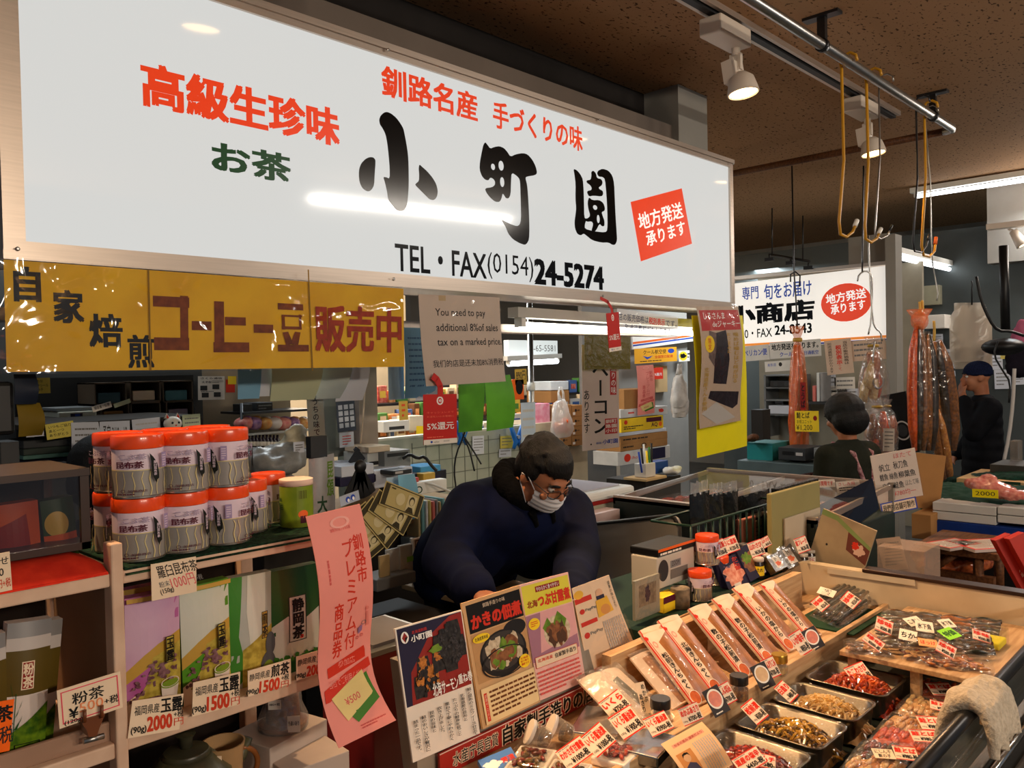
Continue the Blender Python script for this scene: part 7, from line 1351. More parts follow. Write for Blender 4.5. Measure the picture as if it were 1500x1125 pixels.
# chest freezer, pen holder and low counter
fz = thing('chest_freezer', 'white chest freezer with clear sliding lid behind the shopkeeper', 'freezer', (3.0, 2.6, 0)); zfz = P(900, 720, Y=2.35).z; fx0, fx1 = P(830, 700, Y=2.35).x, P(925, 715, Y=2.35).x
b = at((3.0, 2.6, 0)); b.bx(fx0, fx1, 2.37, 2.98, 0, zfz-.03, mat('freezer_cream', (206, 200, 176), .4, var=.04), .01); b.build('body', fz); b = at((3.0, 2.6, 0)); b.bx(fx0-.01, fx1+.01, 2.36, 2.99, zfz-.05, zfz-.032, dred); b.build('band', fz)
b = at((3.0, 2.6, 0)); b.bx(fx0-.03, fx1+.03, 2.35, 3.0, zfz-.032, zfz+.012, whitep, .015); b.build('rim', fz); b = at((3.0, 2.6, 0)); b.bx(fx0+.03, fx1-.03, 2.40, 2.95, zfz+.014, zfz+.02, film('frost_film', (200, 196, 206), .15, .15, 5, .2, .6)); b.build('lid', fz)
pz_ = P(955, 697, Y=2.8); bb = zfz+.02
pb = V((P(945, 695, Y=2.75).x, 2.75, P(945, 698, Y=2.75).z)); t = thing('pen_holder', 'clear box of pens and markers on the freezer end', 'pen holder', pb); MB().box((0, 0, .04), (.10, .08, .08), mat('clear_holder', (214, 206, 196), .3), None, .004).build('box', t)
for k in range(6): b = MB(); b.tube([(-.06+.02*k, -.02, .03), (-.075+.026*k, -.01, .15+.02*(k % 3))], .006, (blu, ink, whitep, yel, grn, ink)[k], 8); b.build('pen', t)
bxw('plank', 'pale plank under the pen holder', 'board', pb.x-.09, pb.x+.12, 2.68, 2.84, pb.z-.016, pb.z-.001, cardp); bxw('side_cabinet', 'dark narrow cabinet under the pen holder plank', 'cabinet', pb.x-.07, pb.x+.3, 2.70, 2.98, 0, pb.z-.018, dkd); boxat('box', 'royal blue box beside the pen holder', 'box', 961, 677, 979, 694, .07, mat('royal_blue', (30, 70, 150), .4), Y=2.78); heap('cloth', 'crumpled white cloth behind the glass fish case', (985, 692), 2.7, [((0, 0, .01), (.07, .05, .025)), ((.05, 0, .02), (.04, .04, .02))], mat('white_cloth', (220, 216, 210), .9), 'cloth')
bxw('back_counter', 'dark counter under the carton stack and pens', 'counter', P(880, 700, Y=3.4).x, P(1000, 700, Y=3.4).x, 3.3, 4.6, 0, P(940, 683, Y=4.7).z-.004, dkd)
# low fish freezer with a grey end panel in front of the chest freezer
Xp = P(990, 759, Y=1.75).x; pA, pB = P(850, 771, X=Xp), P(992, 758, X=Xp); t = thing('open_freezer', 'open freezer with grey sloping end panel right of the shopkeeper', 'freezer', (Xp, pB.y, 0)); b = at((Xp, pB.y, 0))
rnd = [pB+V((0, 0, -.03)), pB+V((0, .012, -.008)), pB+V((0, .03, 0)), pA, V((Xp, pA.y, 0)), V((Xp, pB.y, 0))]; b.prism(rnd, (.03, 0, 0), mat('grey_end_panel', (150, 146, 140), .45, var=.05)); b.build('end_panel', t)
b = at((Xp, pB.y, 0)); b.tube([pB+V((.0, .0, -.028)), pB+V((0, .012, -.003)), pB+V((0, .03, .004)), pA+V((0, 0, .004))], .008, dgrey); b.build('edge_trim', t); b = at((Xp, pB.y, 0)); b.bx(Xp+.031, 3.03, pB.y+.0, pA.y+.1, 0, pA.z-.16, dgrey); b.bx(Xp+.031, 3.03, pA.y+.02, pA.y+.1, pA.z-.16, pA.z+.03, mat('pinkish_rim', (226, 200, 196), .4)); b.build('tank', t)
# ================================================================== the fish shop at the right
XS7 = 7.0
lsw = mat('lit_white_sign', (236, 232, 224), .2, var=0, emit=.5)
sg = thing('shop_sign', 'lit white fish shop sign with orange and blue stripes and red oval', 'sign', P(1290, 500, X=XS7))
s = hang('sign_panel', (1062, 417), (1298, 389), (1064, 512), lsw, None, None, t=.08, parent=sg, X=XS7)
s.text('専門', *s.px(1087, 421), *s.px(1111, 437), mat('sign_blue', (30, 70, 170), .3, var=0, emit=.2), .02); s.text('旬をお届け', *s.px(1119, 417), *s.px(1189, 432), mat('sign_blue'), .02); s.text('小商店', *s.px(1066, 450), *s.px(1192, 467), sblack, .05); s.text('810・FAX', *s.px(1079, 484), *s.px(1131, 493), sblack, .01); s.text('24-8543', *s.px(1135, 477), *s.px(1189, 487), sblack, .03)
s.pe((1239, 443), 38, 28, sred); q = [(1204, 430), (1270, 418), (1274, 454), (1208, 466)]; q = [s.px(*k) for k in q]; s.qtext('地方発送', q, .08, .08, .96, .48, wl, .02); s.qtext('承ります', q, .16, .54, .92, .92, wl, .02)
yb = lambda f: f
s.rect(0, .93, 1, .965, mat('stripe_orange', (236, 140, 50), .3, var=0, emit=.3)); s.rect(0, .975, 1, 1, mat('stripe_blue', (50, 60, 150), .3, var=0, emit=.2))
o = s.fin(); o.parent = None; o.matrix_world = s.M; o.parent = sg; o.matrix_parent_inverse = TR(*(-sg.matrix_world.translation))
b = MB(); b.M = TR(*(-sg.matrix_world.translation)); a, c = P(1062, 417, X=XS7-.01), P(1302, 512, X=XS7-.01); 
for z in (P(1298, 388, X=XS7).z, ): b.bx(XS7-.02, XS7+.12, c.y-.02, a.y, z, z+.03, alu)
b.bx(XS7-.02, XS7+.12, c.y-.03, c.y, P(1298, 489, X=XS7).z-.02, P(1298, 388, X=XS7).z+.03, alu); b.build('frame', sg)
def xs(label, tl, tr, bl, m, X, name='pinned_sheet', cat='sheet', grp=None, deco=None, t=.002, rows=0):
    s = hang(name, tl, tr, bl, m, label, cat, grp, t=t, X=X)
    if rows: s.lines(.12, .12, .9, .88, rows, grey, .35, seed=len(label))
    if deco: deco(s)
    s.fin(); return s
xs('pale parcel service strip with blue lettering under the fish shop sign', (1086, 508), (1126, 504), (1087, 530), mat('strip_white', (216, 210, 200), .5), 6.98, 'hanging_banner', 'banner', deco=lambda s: s.text('ペリカン便', .08, .25, .92, .68, blu, .02))
xs('pale strip with black shipping lettering under the fish shop sign', (1127, 502), (1202, 496), (1128, 526), mat('strip_white'), 6.97, 'hanging_banner', 'banner', deco=lambda s: [s.text('地方発送を承ります。', .04, .12, .95, .5, black, .03), s.text('クール', .2, .64, .45, .9, blu, .02), s.ell(.62, .76, .03, .1, red), s.text('日通航空', .68, .64, .95, .88, blu, .01)])
xs('white card with blue print below the shipping strip', (1120, 530), (1162, 527), (1120, 545), mat('strip_white'), 6.99, deco=lambda s: [s.text('産製造', .1, .2, .4, .5, blu), s.ell(.55, .35, .06, .2, ink)])
xs('tan tax notice with red vertical lettering under the red oval', (1207, 500), (1246, 495), (1208, 550), mat('tan_notice', (214, 184, 158), .6), 6.96, deco=lambda s: [s.vtext('税別表示', .4, .16, .62, .72, red, .04), s.vtext('です。', .42, .73, .58, .95, red), s.vtext('当店の販売価格は', .68, .06, .86, .74, ink, .01), s.vtext('別途消費税がかかります', .1, .06, .27, .95, ink, .0)])
xs('tan sheet of faint print right of the red-lettered tax notice', (1244, 500), (1297, 495), (1245, 530), mat('tan_notice'), 6.97, rows=3)
# shop back wall with racks and papers
wg = mat('steel_cupboard', (84, 90, 90), .4, .4, var=.15, sc=3); struct('wall_cupboards', MB().bx(9.2, 9.3, -.5, 5.2, 0, 2.9, wg)); struct('wall_stall', MB().bx(8.2, 8.25, 2.55, 4.2, 0, 2.5, mat('stall_beige', (150, 142, 124), .6, var=.1)))
struct('trim_6', MB().bx(6.95, 7.1, 2.36, 2.44, 0, P(1300, 345, X=7.0).z, wallg).bx(9.0, 9.2, -.5, 2.2, 2.5, 3.3, mat('upper_cupboard', (150, 144, 136), .6, var=.05)))
def xb(name, label, cat, x0, y0, x1, y1, dep, m, X, grp=None, deco=None, bev=.003, z0=None): return boxat(name, label, cat, x0, y0, x1, y1, dep, m, grp, bev, deco, z0, X=X)
rkd = thing('document_rack', 'grey document rack with shelves behind the orange salmon pack', 'rack', P(1140, 620, X=7.9)); o0 = P(1140, 620, X=7.9)
for y in (549, 567, 585, 606): a, c = P(1120, y, X=7.9), P(1168, y, X=7.9); b = at(o0); b.bx(7.9, 8.2, c.y, a.y, a.z-.015, a.z, mgrey); b.build('shelf_board', rkd)
for x in (1120, 1167): a = P(x, 549, X=7.9); b = at(o0); b.bx(7.9, 8.2, a.y-.01, a.y+.01, P(x, 640, X=7.9).z, a.z, mgrey); b.build('side_panel', rkd)
xb('disc_player', 'black player with two round discs on the grey document rack', 'player', 1128, 558, 1160, 567, .2, blackp, 7.88, None, lambda s: [s.ell(.25, .5, .1, .4, dgrey), s.ell(.75, .5, .1, .4, dgrey)]); xb('paper_stack', 'papers on the third shelf of the grey document rack', 'papers', 1126, 594, 1158, 606, .2, wp, 7.88)
for i, (x, m_, lb) in enumerate(((1196, 'folder_white', 'white'), (1201, 'folder_grey', 'grey'), (1190, 'folder_rose', 'rose'))): xb('file_folder', lb+' file standing right of the orange salmon pack', 'folder', x, 546 if i < 2 else 565, x+4.6, 588, .2, MATS[m_], 7.9, 'files behind the orange salmon pack')
for i, (x0, y0, x1, y1, lb, m_) in enumerate(((1127, 588, 1147, 610, 'white paper hanging below the document rack', wp), (1202, 548, 1224, 575, 'pale leaflet behind the tax notice', wp), (1222, 553, 1252, 578, 'white sheet with print above the bushy-haired person', paper), (1224, 570, 1258, 592, 'second white sheet above the bushy-haired person', wp), (1208, 566, 1226, 580, 'small paper bundle left of the white sheet', paper))): xs(lb, (x0, y0), (x1, y0-1), (x0, y1), m_, 8.1, 'pinned_note', 'note', rows=3)
xb('wall_shelf', 'dark shelf under the files behind the orange salmon pack', 'shelf', 1165, 588, 1225, 592, .25, dgrey, 7.88)
xb('storage_box', 'teal storage box left of the orange salmon pack', 'box', 1094, 648, 1132, 673, .3, mat('teal_box', (30, 130, 130), .4, var=.05), 5.9, None, lambda s: s.rect(0, .0, 1, .12, mat('teal_rim', (24, 104, 106), .4))); xb('shop_scale', 'dark weighing scale behind the foot of the salmon pack', 'scale', 1140, 655, 1180, 673, .3, dgrey, 5.85, None, lambda s: [s.rect(.15, .3, .6, .6, black), s.rect(.65, .35, .9, .6, lgrey)]); xb('shop_scale', 'grey metal box right of the dark weighing scale', 'box', 1192, 656, 1210, 674, .25, mgrey, 5.85); xb('worktop', 'grey worktop behind the long glass fish case', 'worktop', 1080, 674, 1215, 692, .6, mat('worktop_grey', (90, 104, 104), .4, var=.15), 5.8, z0=0); xb('knife_block', 'dark knife block on the worktop left of the document rack', 'block', 1100, 600, 1118, 650, .15, dkd, 7.0); heap('food_bundle', 'brown lump of food on the teal storage box', (1103, 645), 3.05, [((0, 0, .02), (.07, .05, .03))], woodd, 'food')
bd = xs('black picture panel with a round dish photo behind the clear fish bags', (1290, 580), (1326, 573), (1290, 668), black, 6.5, 'picture_display', 'picture', deco=lambda s: [s.ell(.55, .62, .32, .16, lgrey, ring=.85), s.ell(.55, .62, .2, .1, dgrey)], t=.02)
for i, (x0, y0, x1, y1, m_, lb) in enumerate(((1361, 490, 1381, 510, wp, 'white note on the cupboards behind the long fish, upper'), (1380, 512, 1400, 540, wp, 'white note left of the carrier bags'), (1449, 515, 1468, 542, wp, 'white note right of the navy cap'), (1456, 542, 1480, 570, wp, 'larger white note behind the black coat shoulder'), (1465, 518, 1478, 526, noteY, 'small yellow note on the cupboards'), (1328, 556, 1340, 564, wp, 'small white note low on the cupboards left of the long fish'), (1330, 573, 1339, 586, wp, 'small white card beside the long fish'), (1390, 544, 1399, 552, wp, 'tiny white note beside the navy cap'), (1421, 533, 1438, 540, wp, 'white note above the navy cap'), (1483, 545, 1500, 564, wp, 'white note cut by the right edge'))): xs(lb, (x0, y0), (x1, y0-1), (x0, y1), m_, 9.15, 'pinned_note', 'note', 'notes on the steel cupboards', rows=4)
xb('wall_box', 'brown box on the cupboards beside the top of the long fish', 'box', 1322, 485, 1340, 505, .2, woodd, 9.0); xb('wall_panel', 'beige meter cabinet behind the long wire hooks', 'cabinet', 1340, 420, 1376, 448, .1, mat('meter_beige', (150, 144, 120), .5), 9.1); xb('paper_box', 'white boxes on the ledge beside the wire hooks', 'box', 1352, 462, 1384, 482, .2, paper, 9.0)
xb('tissue_heap', 'white papers on the rack right of the clear fish bags', 'papers', 1296, 520, 1322, 540, .2, wp, 8.4); xb('side_rack', 'grey rack edge right of the clear fish bags', 'rack', 1300, 480, 1306, 640, .1, mgrey, 8.6)
xb('foam_box', 'white foam box standing on the far counter beneath the long fish', 'box', 1326, 636, 1372, 655, .3, mat('foam', (220, 226, 228), .6), 6.6)
# hanging carrier bags
p = P(1424, 470, d=7.2); t = thing('carrier_bags', 'bundle of translucent carrier bags hanging above the navy cap', 'bags', p); cb_ = film('carrier_film', (214, 200, 178), .08, .3, 8, .4, .62)
for i in range(4):
    b = MB(); b.M = axes((0, 0, 0), (.695, -.719, 0), (0, 0, 1)); ox = .02*i-.03; b.grid(lambda u, v: V(((u-.5)*.34*(1-.25*(v > .82))+ox, -.36+.52*v-.02*i, -.012*i+.012*sin(u*7+i))), 10, 8, cb_); b.build('bag', t)
b = MB(); b.tube([(0, 0, .14), (0, 0, .28), (.02, 0, .32), (.0, 0, .35)], .006, blackp, 6); b.build('hanger_hook', t)
# orange salmon pack, clear fish bags and long fish
def long_pack(name, label, px_top, px_bot, plane, wd, m, filmm, deco=None, grp=None):
    a, c = P(*px_top, **plane), P(*px_bot, **plane); L_ = a.z-c.z; t = thing(name, label, 'hanging food', (a.x, a.y, c.z), grp); b = MB(); rn = random.Random(len(label))
    for k in range(5):
        x = (k-2)*wd*.2; pts = [(x*.5, .01*sin(k*2), L_*.86), (x*.9+.01*sin(k), .02*sin(k*3), L_*.6), (x*1.1, .02*cos(k*2), L_*.3), (x, .01, .03)]; b.tube(pts, [.016, .03, .032, .022], m[k % len(m)], 8)
    b.M = Matrix(); b.build('fish', t); w2 = wd*.62
    b = MB(); fr_ = [(w2*.55, 0), (w2*1.05, .03), (w2, L_*.3), (w2*.95, L_*.6), (w2*.7, L_*.8), (w2*.28, L_*.9), (w2*.55, L_*.95), (w2*.8, L_*1.0)]
    b.lathe([(r, z) for r, z in fr_], filmm, n=18, sy=.6); o = b.build('film', t)
    for v in o.data.vertices: v.co += V((noise.noise(v.co*14), noise.noise(v.co*14+V((9, 0, 0))), 0))*.012
    b = MB(); b.lathe([(w2*.32, L_*.885), (w2*.36, L_*.9), (w2*.32, L_*.915)], gold, n=14); b.build('tie', t); return t, L_
osal = sea('hung_salmon', (226, 92, 26), (180, 60, 16), .35); ofilm = film('orange_film', (255, 130, 40), .10, .15, 18, 1.0, .38); pfish = sea('hung_pale_fish', (206, 140, 110), (170, 90, 60), .35); bfish = sea('hung_brown_fish', (150, 92, 40), (96, 56, 22), .35); dfish = sea('hung_dark_fish', (50, 36, 24), (28, 20, 14), .35); thinf = film('thin_fish_film', (230, 190, 150), .09, .12, 14, .9, .02)
YS = P(1168, 240, X=6.2).y
t, L_ = long_pack('salmon_pack', 'long orange salmon pack with a yellow price tag, hung on a wire', (1168, 478), (1168, 676), dict(X=6.2), .17, (osal, dfish, osal), ofilm)
b = MB(); b.M = t.matrix_world.inverted(); b.tube([P(1160, 243, X=6.2), P(1163, 395, X=6.2), P(1166, 440, X=6.2), P(1168, 480, X=6.2)], .006, dsteel, 6); b.build('wire', t)
b = MB(); b.M = t.matrix_world.inverted(); b.tube([P(1158, 413, X=6.19), P(1158, 402, X=6.19), P(1165, 398, X=6.19), P(1172, 404, X=6.19), P(1171, 420, X=6.19)], .006, dsteel, 6); b.build('hook', t)
s = hang('price_card', (1164, 602), (1199, 602), (1165, 632), yel, 'yellow handwritten price card on the orange salmon pack', 'price card', X=6.0); s.text('鮭とば', .08, .06, .62, .36, black, .02); s.text('お得ユニット', .08, .42, .7, .62, black, .0); s.text('¥1,200', .05, .66, .72, .97, black, .0); s.ell(.85, .35, .08, .12, dred); s.fin()
s = hang('pack_label', (1172, 560), (1180, 560), (1172, 600), dred, 'dark red vertical label on the orange salmon pack', 'label', X=6.08); s.vtext('とうば', .1, .05, .9, .95, black, .03); s.fin()
def clear_bag(label, px, d, wd, ht, m, lab=None, seed=1):
    c = P(*px, d=d); t = thing('fish_bag', label, 'bag', c, 'clear bags of fish on hooks'); b = MB(); rn = random.Random(seed)
    for k in range(9): x, y, z = (rn.random()-.5)*wd*.6, (rn.random()-.5)*wd*.3, -ht*(.35+.45*rn.random()); b.tube([(x*.4, y, z+ht*.22), (x, y, z+.03), (x*1.1, y+.01, z-ht*.08), (x*.8, y, z-ht*.15)], [.018, .034, .032, .014], m[k % len(m)], 8)
    b.build('fish', t); b = MB(); b.lathe([(wd*.1, -ht), (wd*.42, -ht*.93), (wd*.52, -ht*.7), (wd*.48, -ht*.45), (wd*.3, -ht*.2), (wd*.10, -ht*.06), (wd*.2, 0), (wd*.3, ht*.06)], film('fishbag_film', (240, 214, 196), .16, .12, 16, 1.0, .10), n=18, sy=.6); o = b.build('film', t)
    for v in o.data.vertices: v.co += V((noise.noise(v.co*16), noise.noise(v.co*16+V((9, 0, 0))), 0))*.015
    b = MB(); b.lathe([(wd*.11, -ht*.08), (wd*.13, -ht*.06), (wd*.11, -ht*.04)], gold, n=12); b.build('tie', t)
    if lab: s = Sheet(.085, .16, paper, t=.001); s.lines(.12, .1, .88, .9, 5, grey, .3); s.build('paper_label', None, t).matrix_local = axes((-.12, -.02, -ht*.36), (.80, -.62, -.06), (.06, 0, 1)) @ TR(0, 0, wd*.36)
    return t
tb = clear_bag('upper clear bag of pale fish hung in the middle of the hooks', (1279, 500), 6.05, .33, .54, (pfish, pale1, osal), None, 2)
clear_bag('lower clear bag of reddish fish with a paper label', (1285, 590), 5.95, .31, .48, (pfish, bfish, osal), True, 5)
clear_bag('clear bag of fish tied beside the lower labelled one', (1300, 590), 6.1, .22, .40, (bfish, pfish), None, 8)
cable('thin wire from the pipe down to the clear fish bags', [(1265, 243), (1264, 320), (1263, 400)], 6.1, .006, dsteel, 'wire'); 
for lb, pts in (('wire hook ring above the upper clear fish bag', [(1256, 412), (1258, 402), (1268, 396), (1277, 402), (1278, 420), (1276, 470), (1272, 490)]), ('second wire hook with orange tip over the clear fish bags', [(1272, 345), (1274, 400), (1278, 470), (1283, 482), (1290, 486), (1292, 500)]), ('wire hook holding the lower clear fish bag', [(1281, 500), (1277, 550), (1280, 566), (1288, 570), (1294, 562), (1294, 552)])): cable(lb, pts, 6.0, .006, steel, 'wire_hook')
plane = dict(Y=1.71)
def strip_fish(label, top, bot, wd, m, grp='long dried fish on the pipe hooks', k=3, bend=0):
    a, c = P(*top, **plane), P(*bot, **plane); L_ = (a-c).length; t = thing('dried_fish', label, 'dried fish', a, grp); b = at(a)
    for i in range(k):
        o = (i-(k-1)/2)*wd/k*1.1; x = V((.695, -.719, 0))*o; pts = [a+x*.3, a*.8+c*.2+x*.9+V((0, 0, 0)), a*.5+c*.5+x*1.1+V((bend*.5, 0, 0)), a*.2+c*.8+x+V((bend, 0, 0)), c+x*.7+V((bend*1.4, 0, 0))]; b.tube(pts, [wd*.12, wd*.26, wd*.3, wd*.28, wd*.14], m[i % len(m)], 9)
    b.build('flesh', t); b = at(a)
    b.tube([a+V((0, 0, .02)), a*.85+c*.15, a*.5+c*.5, a*.1+c*.9, c+V((bend, 0, 0))], [wd*.2, wd*.5, wd*.62, wd*.58, wd*.36], thinf, 14, False); b.build('film', t); return t
strip_fish('leftmost long dried fish with an orange film knot on top', (1345, 478), (1346, 660), .10, (osal, dfish, bfish)); strip_fish('dark long dried fish in the middle of the bunch', (1358, 490), (1360, 660), .10, (dfish, bfish), k=3); strip_fish('brown long dried fish bulging at the right of the bunch', (1372, 500), (1386, 660), .15, (bfish, dfish, bfish), k=3, bend=.02); strip_fish('long pale fish hanging lowest to the right of the bunch', (1372, 600), (1386, 715), .09, (bfish, amb), k=2, bend=.03)
p = P(1347, 470, Y=1.70); b = at(p); b.ball(p, (.055, .05, .06), ofilm); b.lathe([(.02, -.05), (.05, .03), (.075, .07)], ofilm, p, 12); tag(b.build('film_knot', None, TR(*p)), 'gathered orange film knot on the leftmost long dried fish', 'knot')
for i, (x, y0, y1) in enumerate(((1347, 442, 462), (1351, 440, 470), (1368, 500, 470))): cable('golden tie string above the long dried fish, %s' % ('left', 'middle', 'right')[i], [(x, y0), (x+1, (y0+y1)/2), (x, y1)], 5.15, .008, gold, 'tie_string')
# handwritten sign on a stake, lower strip, cardboard
def facing(px, d): return (P(*px, d=d), V((-.72, -.69, 0)))
s = hang('handwritten_sign', (1275, 668), (1340, 656), (1284, 738), mat('sign_film_paper', (222, 204, 188), .35, var=.04), 'white handwritten fish price sign in clear film on a stake', 'sign', film=filmy, t=.006, pl=facing((1305, 700), 3.75))
s.text('帆立', .14, .22, .38, .37, black, .01); s.text('秋刀魚', .46, .2, .78, .36, black, .01); s.text('鱈魚 絲魚', .12, .42, .52, .56, black, .01); s.text('柳葉魚', .54, .42, .92, .56, black, .01); s.text('烏賊 鮭魚', .14, .62, .62, .76, black, .01); s.text('ほたて味', .66, .62, .96, .74, grey, .0); s.text('¥780均一', .36, .80, .86, .92, pinkd, .0); s.text('ほたて', .5, .04, .9, .14, pinkd, .0); s.fin()
s = hang('handwritten_sign', (1289, 738), (1341, 727), (1291, 756), cream, 'narrow handwritten strip with blue border under the fish price sign', 'sign', t=.006, pl=facing((1315, 740), 3.74)); s.frame(0, 0, 1, 1, .1, blu); s.text('我們的店鋪可製作', .06, .22, .94, .78, ink, .01); s.fin()
p = P(1294, 800, d=3.8); b = MB(); b.tube([(0, 0, 0), (0, 0, P(1294, 690, d=3.8).z-.0)], .012, woodd, 8); tag(b.build('sign_stake', None, TR(p.x, p.y, 0)), 'thin wooden stake carrying the handwritten fish price sign', 'stake')
s = hang('cardboard_sheet', (1334, 662), (1386, 668), (1340, 742), card, 'brown cardboard sheet behind the handwritten fish price sign', 'cardboard', t=.01, pl=facing((1360, 700), 4.1)); s.fin()
# long glass fish case across the aisle
tinted = film('tinted_glass', (20, 30, 46), .14, .03, 2, .05, .0); cx = 3.05; gA = P(898, 722, X=cx); y_l, y_r = P(898, 722, X=cx).y, P(1120, 735, X=cx).y; zc_ = gA.z; cB = P(990, 684, X=cx+.85)
yr2 = P(1278, 700, X=cx+.85).y
fc = thing('glass_fish_case', 'long low glass fish case with dark green front and steel edges', 'display case', (cx, y_l, 0)); b = at((cx, y_l, 0))
b.bx(cx, cx+.85, yr2-.1, y_l, 0, zc_-.10, mat('case_dark_green', (34, 50, 46), .4, var=.15), .006); b.build('body', fc)
b = at((cx, y_l, 0)); b.bx(cx, cx+.02, yr2-.1, y_l, zc_-.10, zc_-.02, mat('case_dark_green')); b.build('front_board', fc)
for yy in (y_l, (y_l+yr2)/2, yr2-.08): b = at((cx, y_l, 0)); b.prism([(cx+.0, yy-.012, zc_-.02), (cx+.83, yy-.012, cB.z), (cx+.83, yy-.012, cB.z-.02), (cx, yy-.012, zc_-.05)], (0, .012, 0), alu); b.build('rib', fc)
for x, z in ((cx+.0, zc_-.02), (cx+.83, cB.z)): b = at((cx, y_l, 0)); b.bx(x, x+.03, yr2-.1, y_l, z-.015, z+.01, alu); b.build('edge_rail', fc)
b = at((cx, y_l, 0)); b.add([(cx+.02, y_l, zc_-.015), (cx+.83, y_l, cB.z), (cx+.83, yr2-.1, cB.z), (cx+.02, yr2-.1, zc_-.015)], [(0, 1, 2, 3)], film('case_top_glass', (200, 200, 200), .16, .02, 2, .03, .03)); b.build('glass_top', fc)
b = at((cx, y_l, 0)); b.bx(cx+.83, cx+.85, yr2-.1, y_l, zc_-.10, cB.z, mat('case_inner_pale', (150, 140, 128), .5)); b.build('back_board', fc)
fcs = [sea('case_pink_fish', (226, 150, 116), (206, 110, 80)), sea('case_red_fish', (206, 70, 44), (160, 44, 30)), sea('case_pale_fish', (230, 206, 176), (210, 176, 140)), sea('case_brown_fish', (160, 110, 76), (110, 76, 50))]
ny_ = 9; 
for i in range(ny_):
    for j in range(3):
        y = y_l-.06-(y_l-yr2-.02)*(i+.4)/ny_; x = cx+.14+.27*j; m_ = fcs[(i*2+j) % 4]; b = MB(); b.box((0, 0, .008), (.24, .11, .016), mat('white_tray'), None, .004); rn = random.Random(i*5+j)
        for k in range(5): b.ball(((rn.random()-.5)*.14, -.035+.0175*k, .026), (.05, .011, .012), m_, RZ(rn.random()*30-15), 10, 6)
        b.box((0, 0, .03), (.235, .105, .026), clear); tag(b.build('fish_tray', None, TR(x, y, zc_-.098)), '%s fish tray, %s from the left end, %s row of the glass fish case' % (('pink', 'red', 'pale', 'brown')[(i*2+j) % 4], NUM[i], ('front', 'middle', 'back')[j]), 'tray', 'fish trays in the glass case')
xs('white card with red print inside the right of the glass fish case', (1224, 706), (1258, 703), (1222, 722), paper, cx+.6, 'price_card', 'price card', deco=lambda s: [s.text('さしみ用', .1, .1, .8, .4, red), s.lines(.1, .5, .9, .9, 2, ink)]); xs('strip with red print left of the white card in the glass fish case', (1195, 703), (1222, 702), (1195, 714), paper, cx+.62, 'price_card', 'price card', deco=lambda s: s.text('お買得です', .1, .2, .9, .8, red, .02))
# dark tilted panel right of the case
q = [P(1190, 745, d=3.5), P(1278, 700, d=3.55), P(1288, 745, d=3.5), P(1225, 790, d=3.4)]; b = at(q[0]); b.prism(q, (.02, .02, -.02), mat('dark_blue_panel', (22, 30, 46), .15, var=.1)); tag(b.build('tilted_panel', None, TR(*q[0])), 'dark blue tilted panel at the near end of the glass fish case', 'panel')
tbk = thing('back_table', 'dark table behind the counter carrying the boxes and crate', 'table', (2.75, 1.7, 0)); b = at((2.75, 1.7, 0)); b.bx(1.95, 3.03, 1.366, 1.80, ZP+.045, ZP+.075, mat('table_green', (34, 56, 46), .7)); b.bx(1.95, 3.03, 1.362, 1.366, ZP+.03, ZP+.08, wood); b.build('top', tbk)
for x in (1.99, 3.0):
    for y in (1.40, 1.77): b = at((2.75, 1.7, 0)); b.bx(x-.02, x+.02, y-.02, y+.02, ZP-.004, ZP+.045, dkd); b.build('leg', tbk)
ZT = ZP+.076
def tb_(name, label, cat, px0, px1, Y, dep, m, grp=None, deco=None, z0=None): return boxat(name, label, cat, px0[0], px0[1], px1[0], px1[1], dep, m, grp, .004, deco, z0, Y=Y)
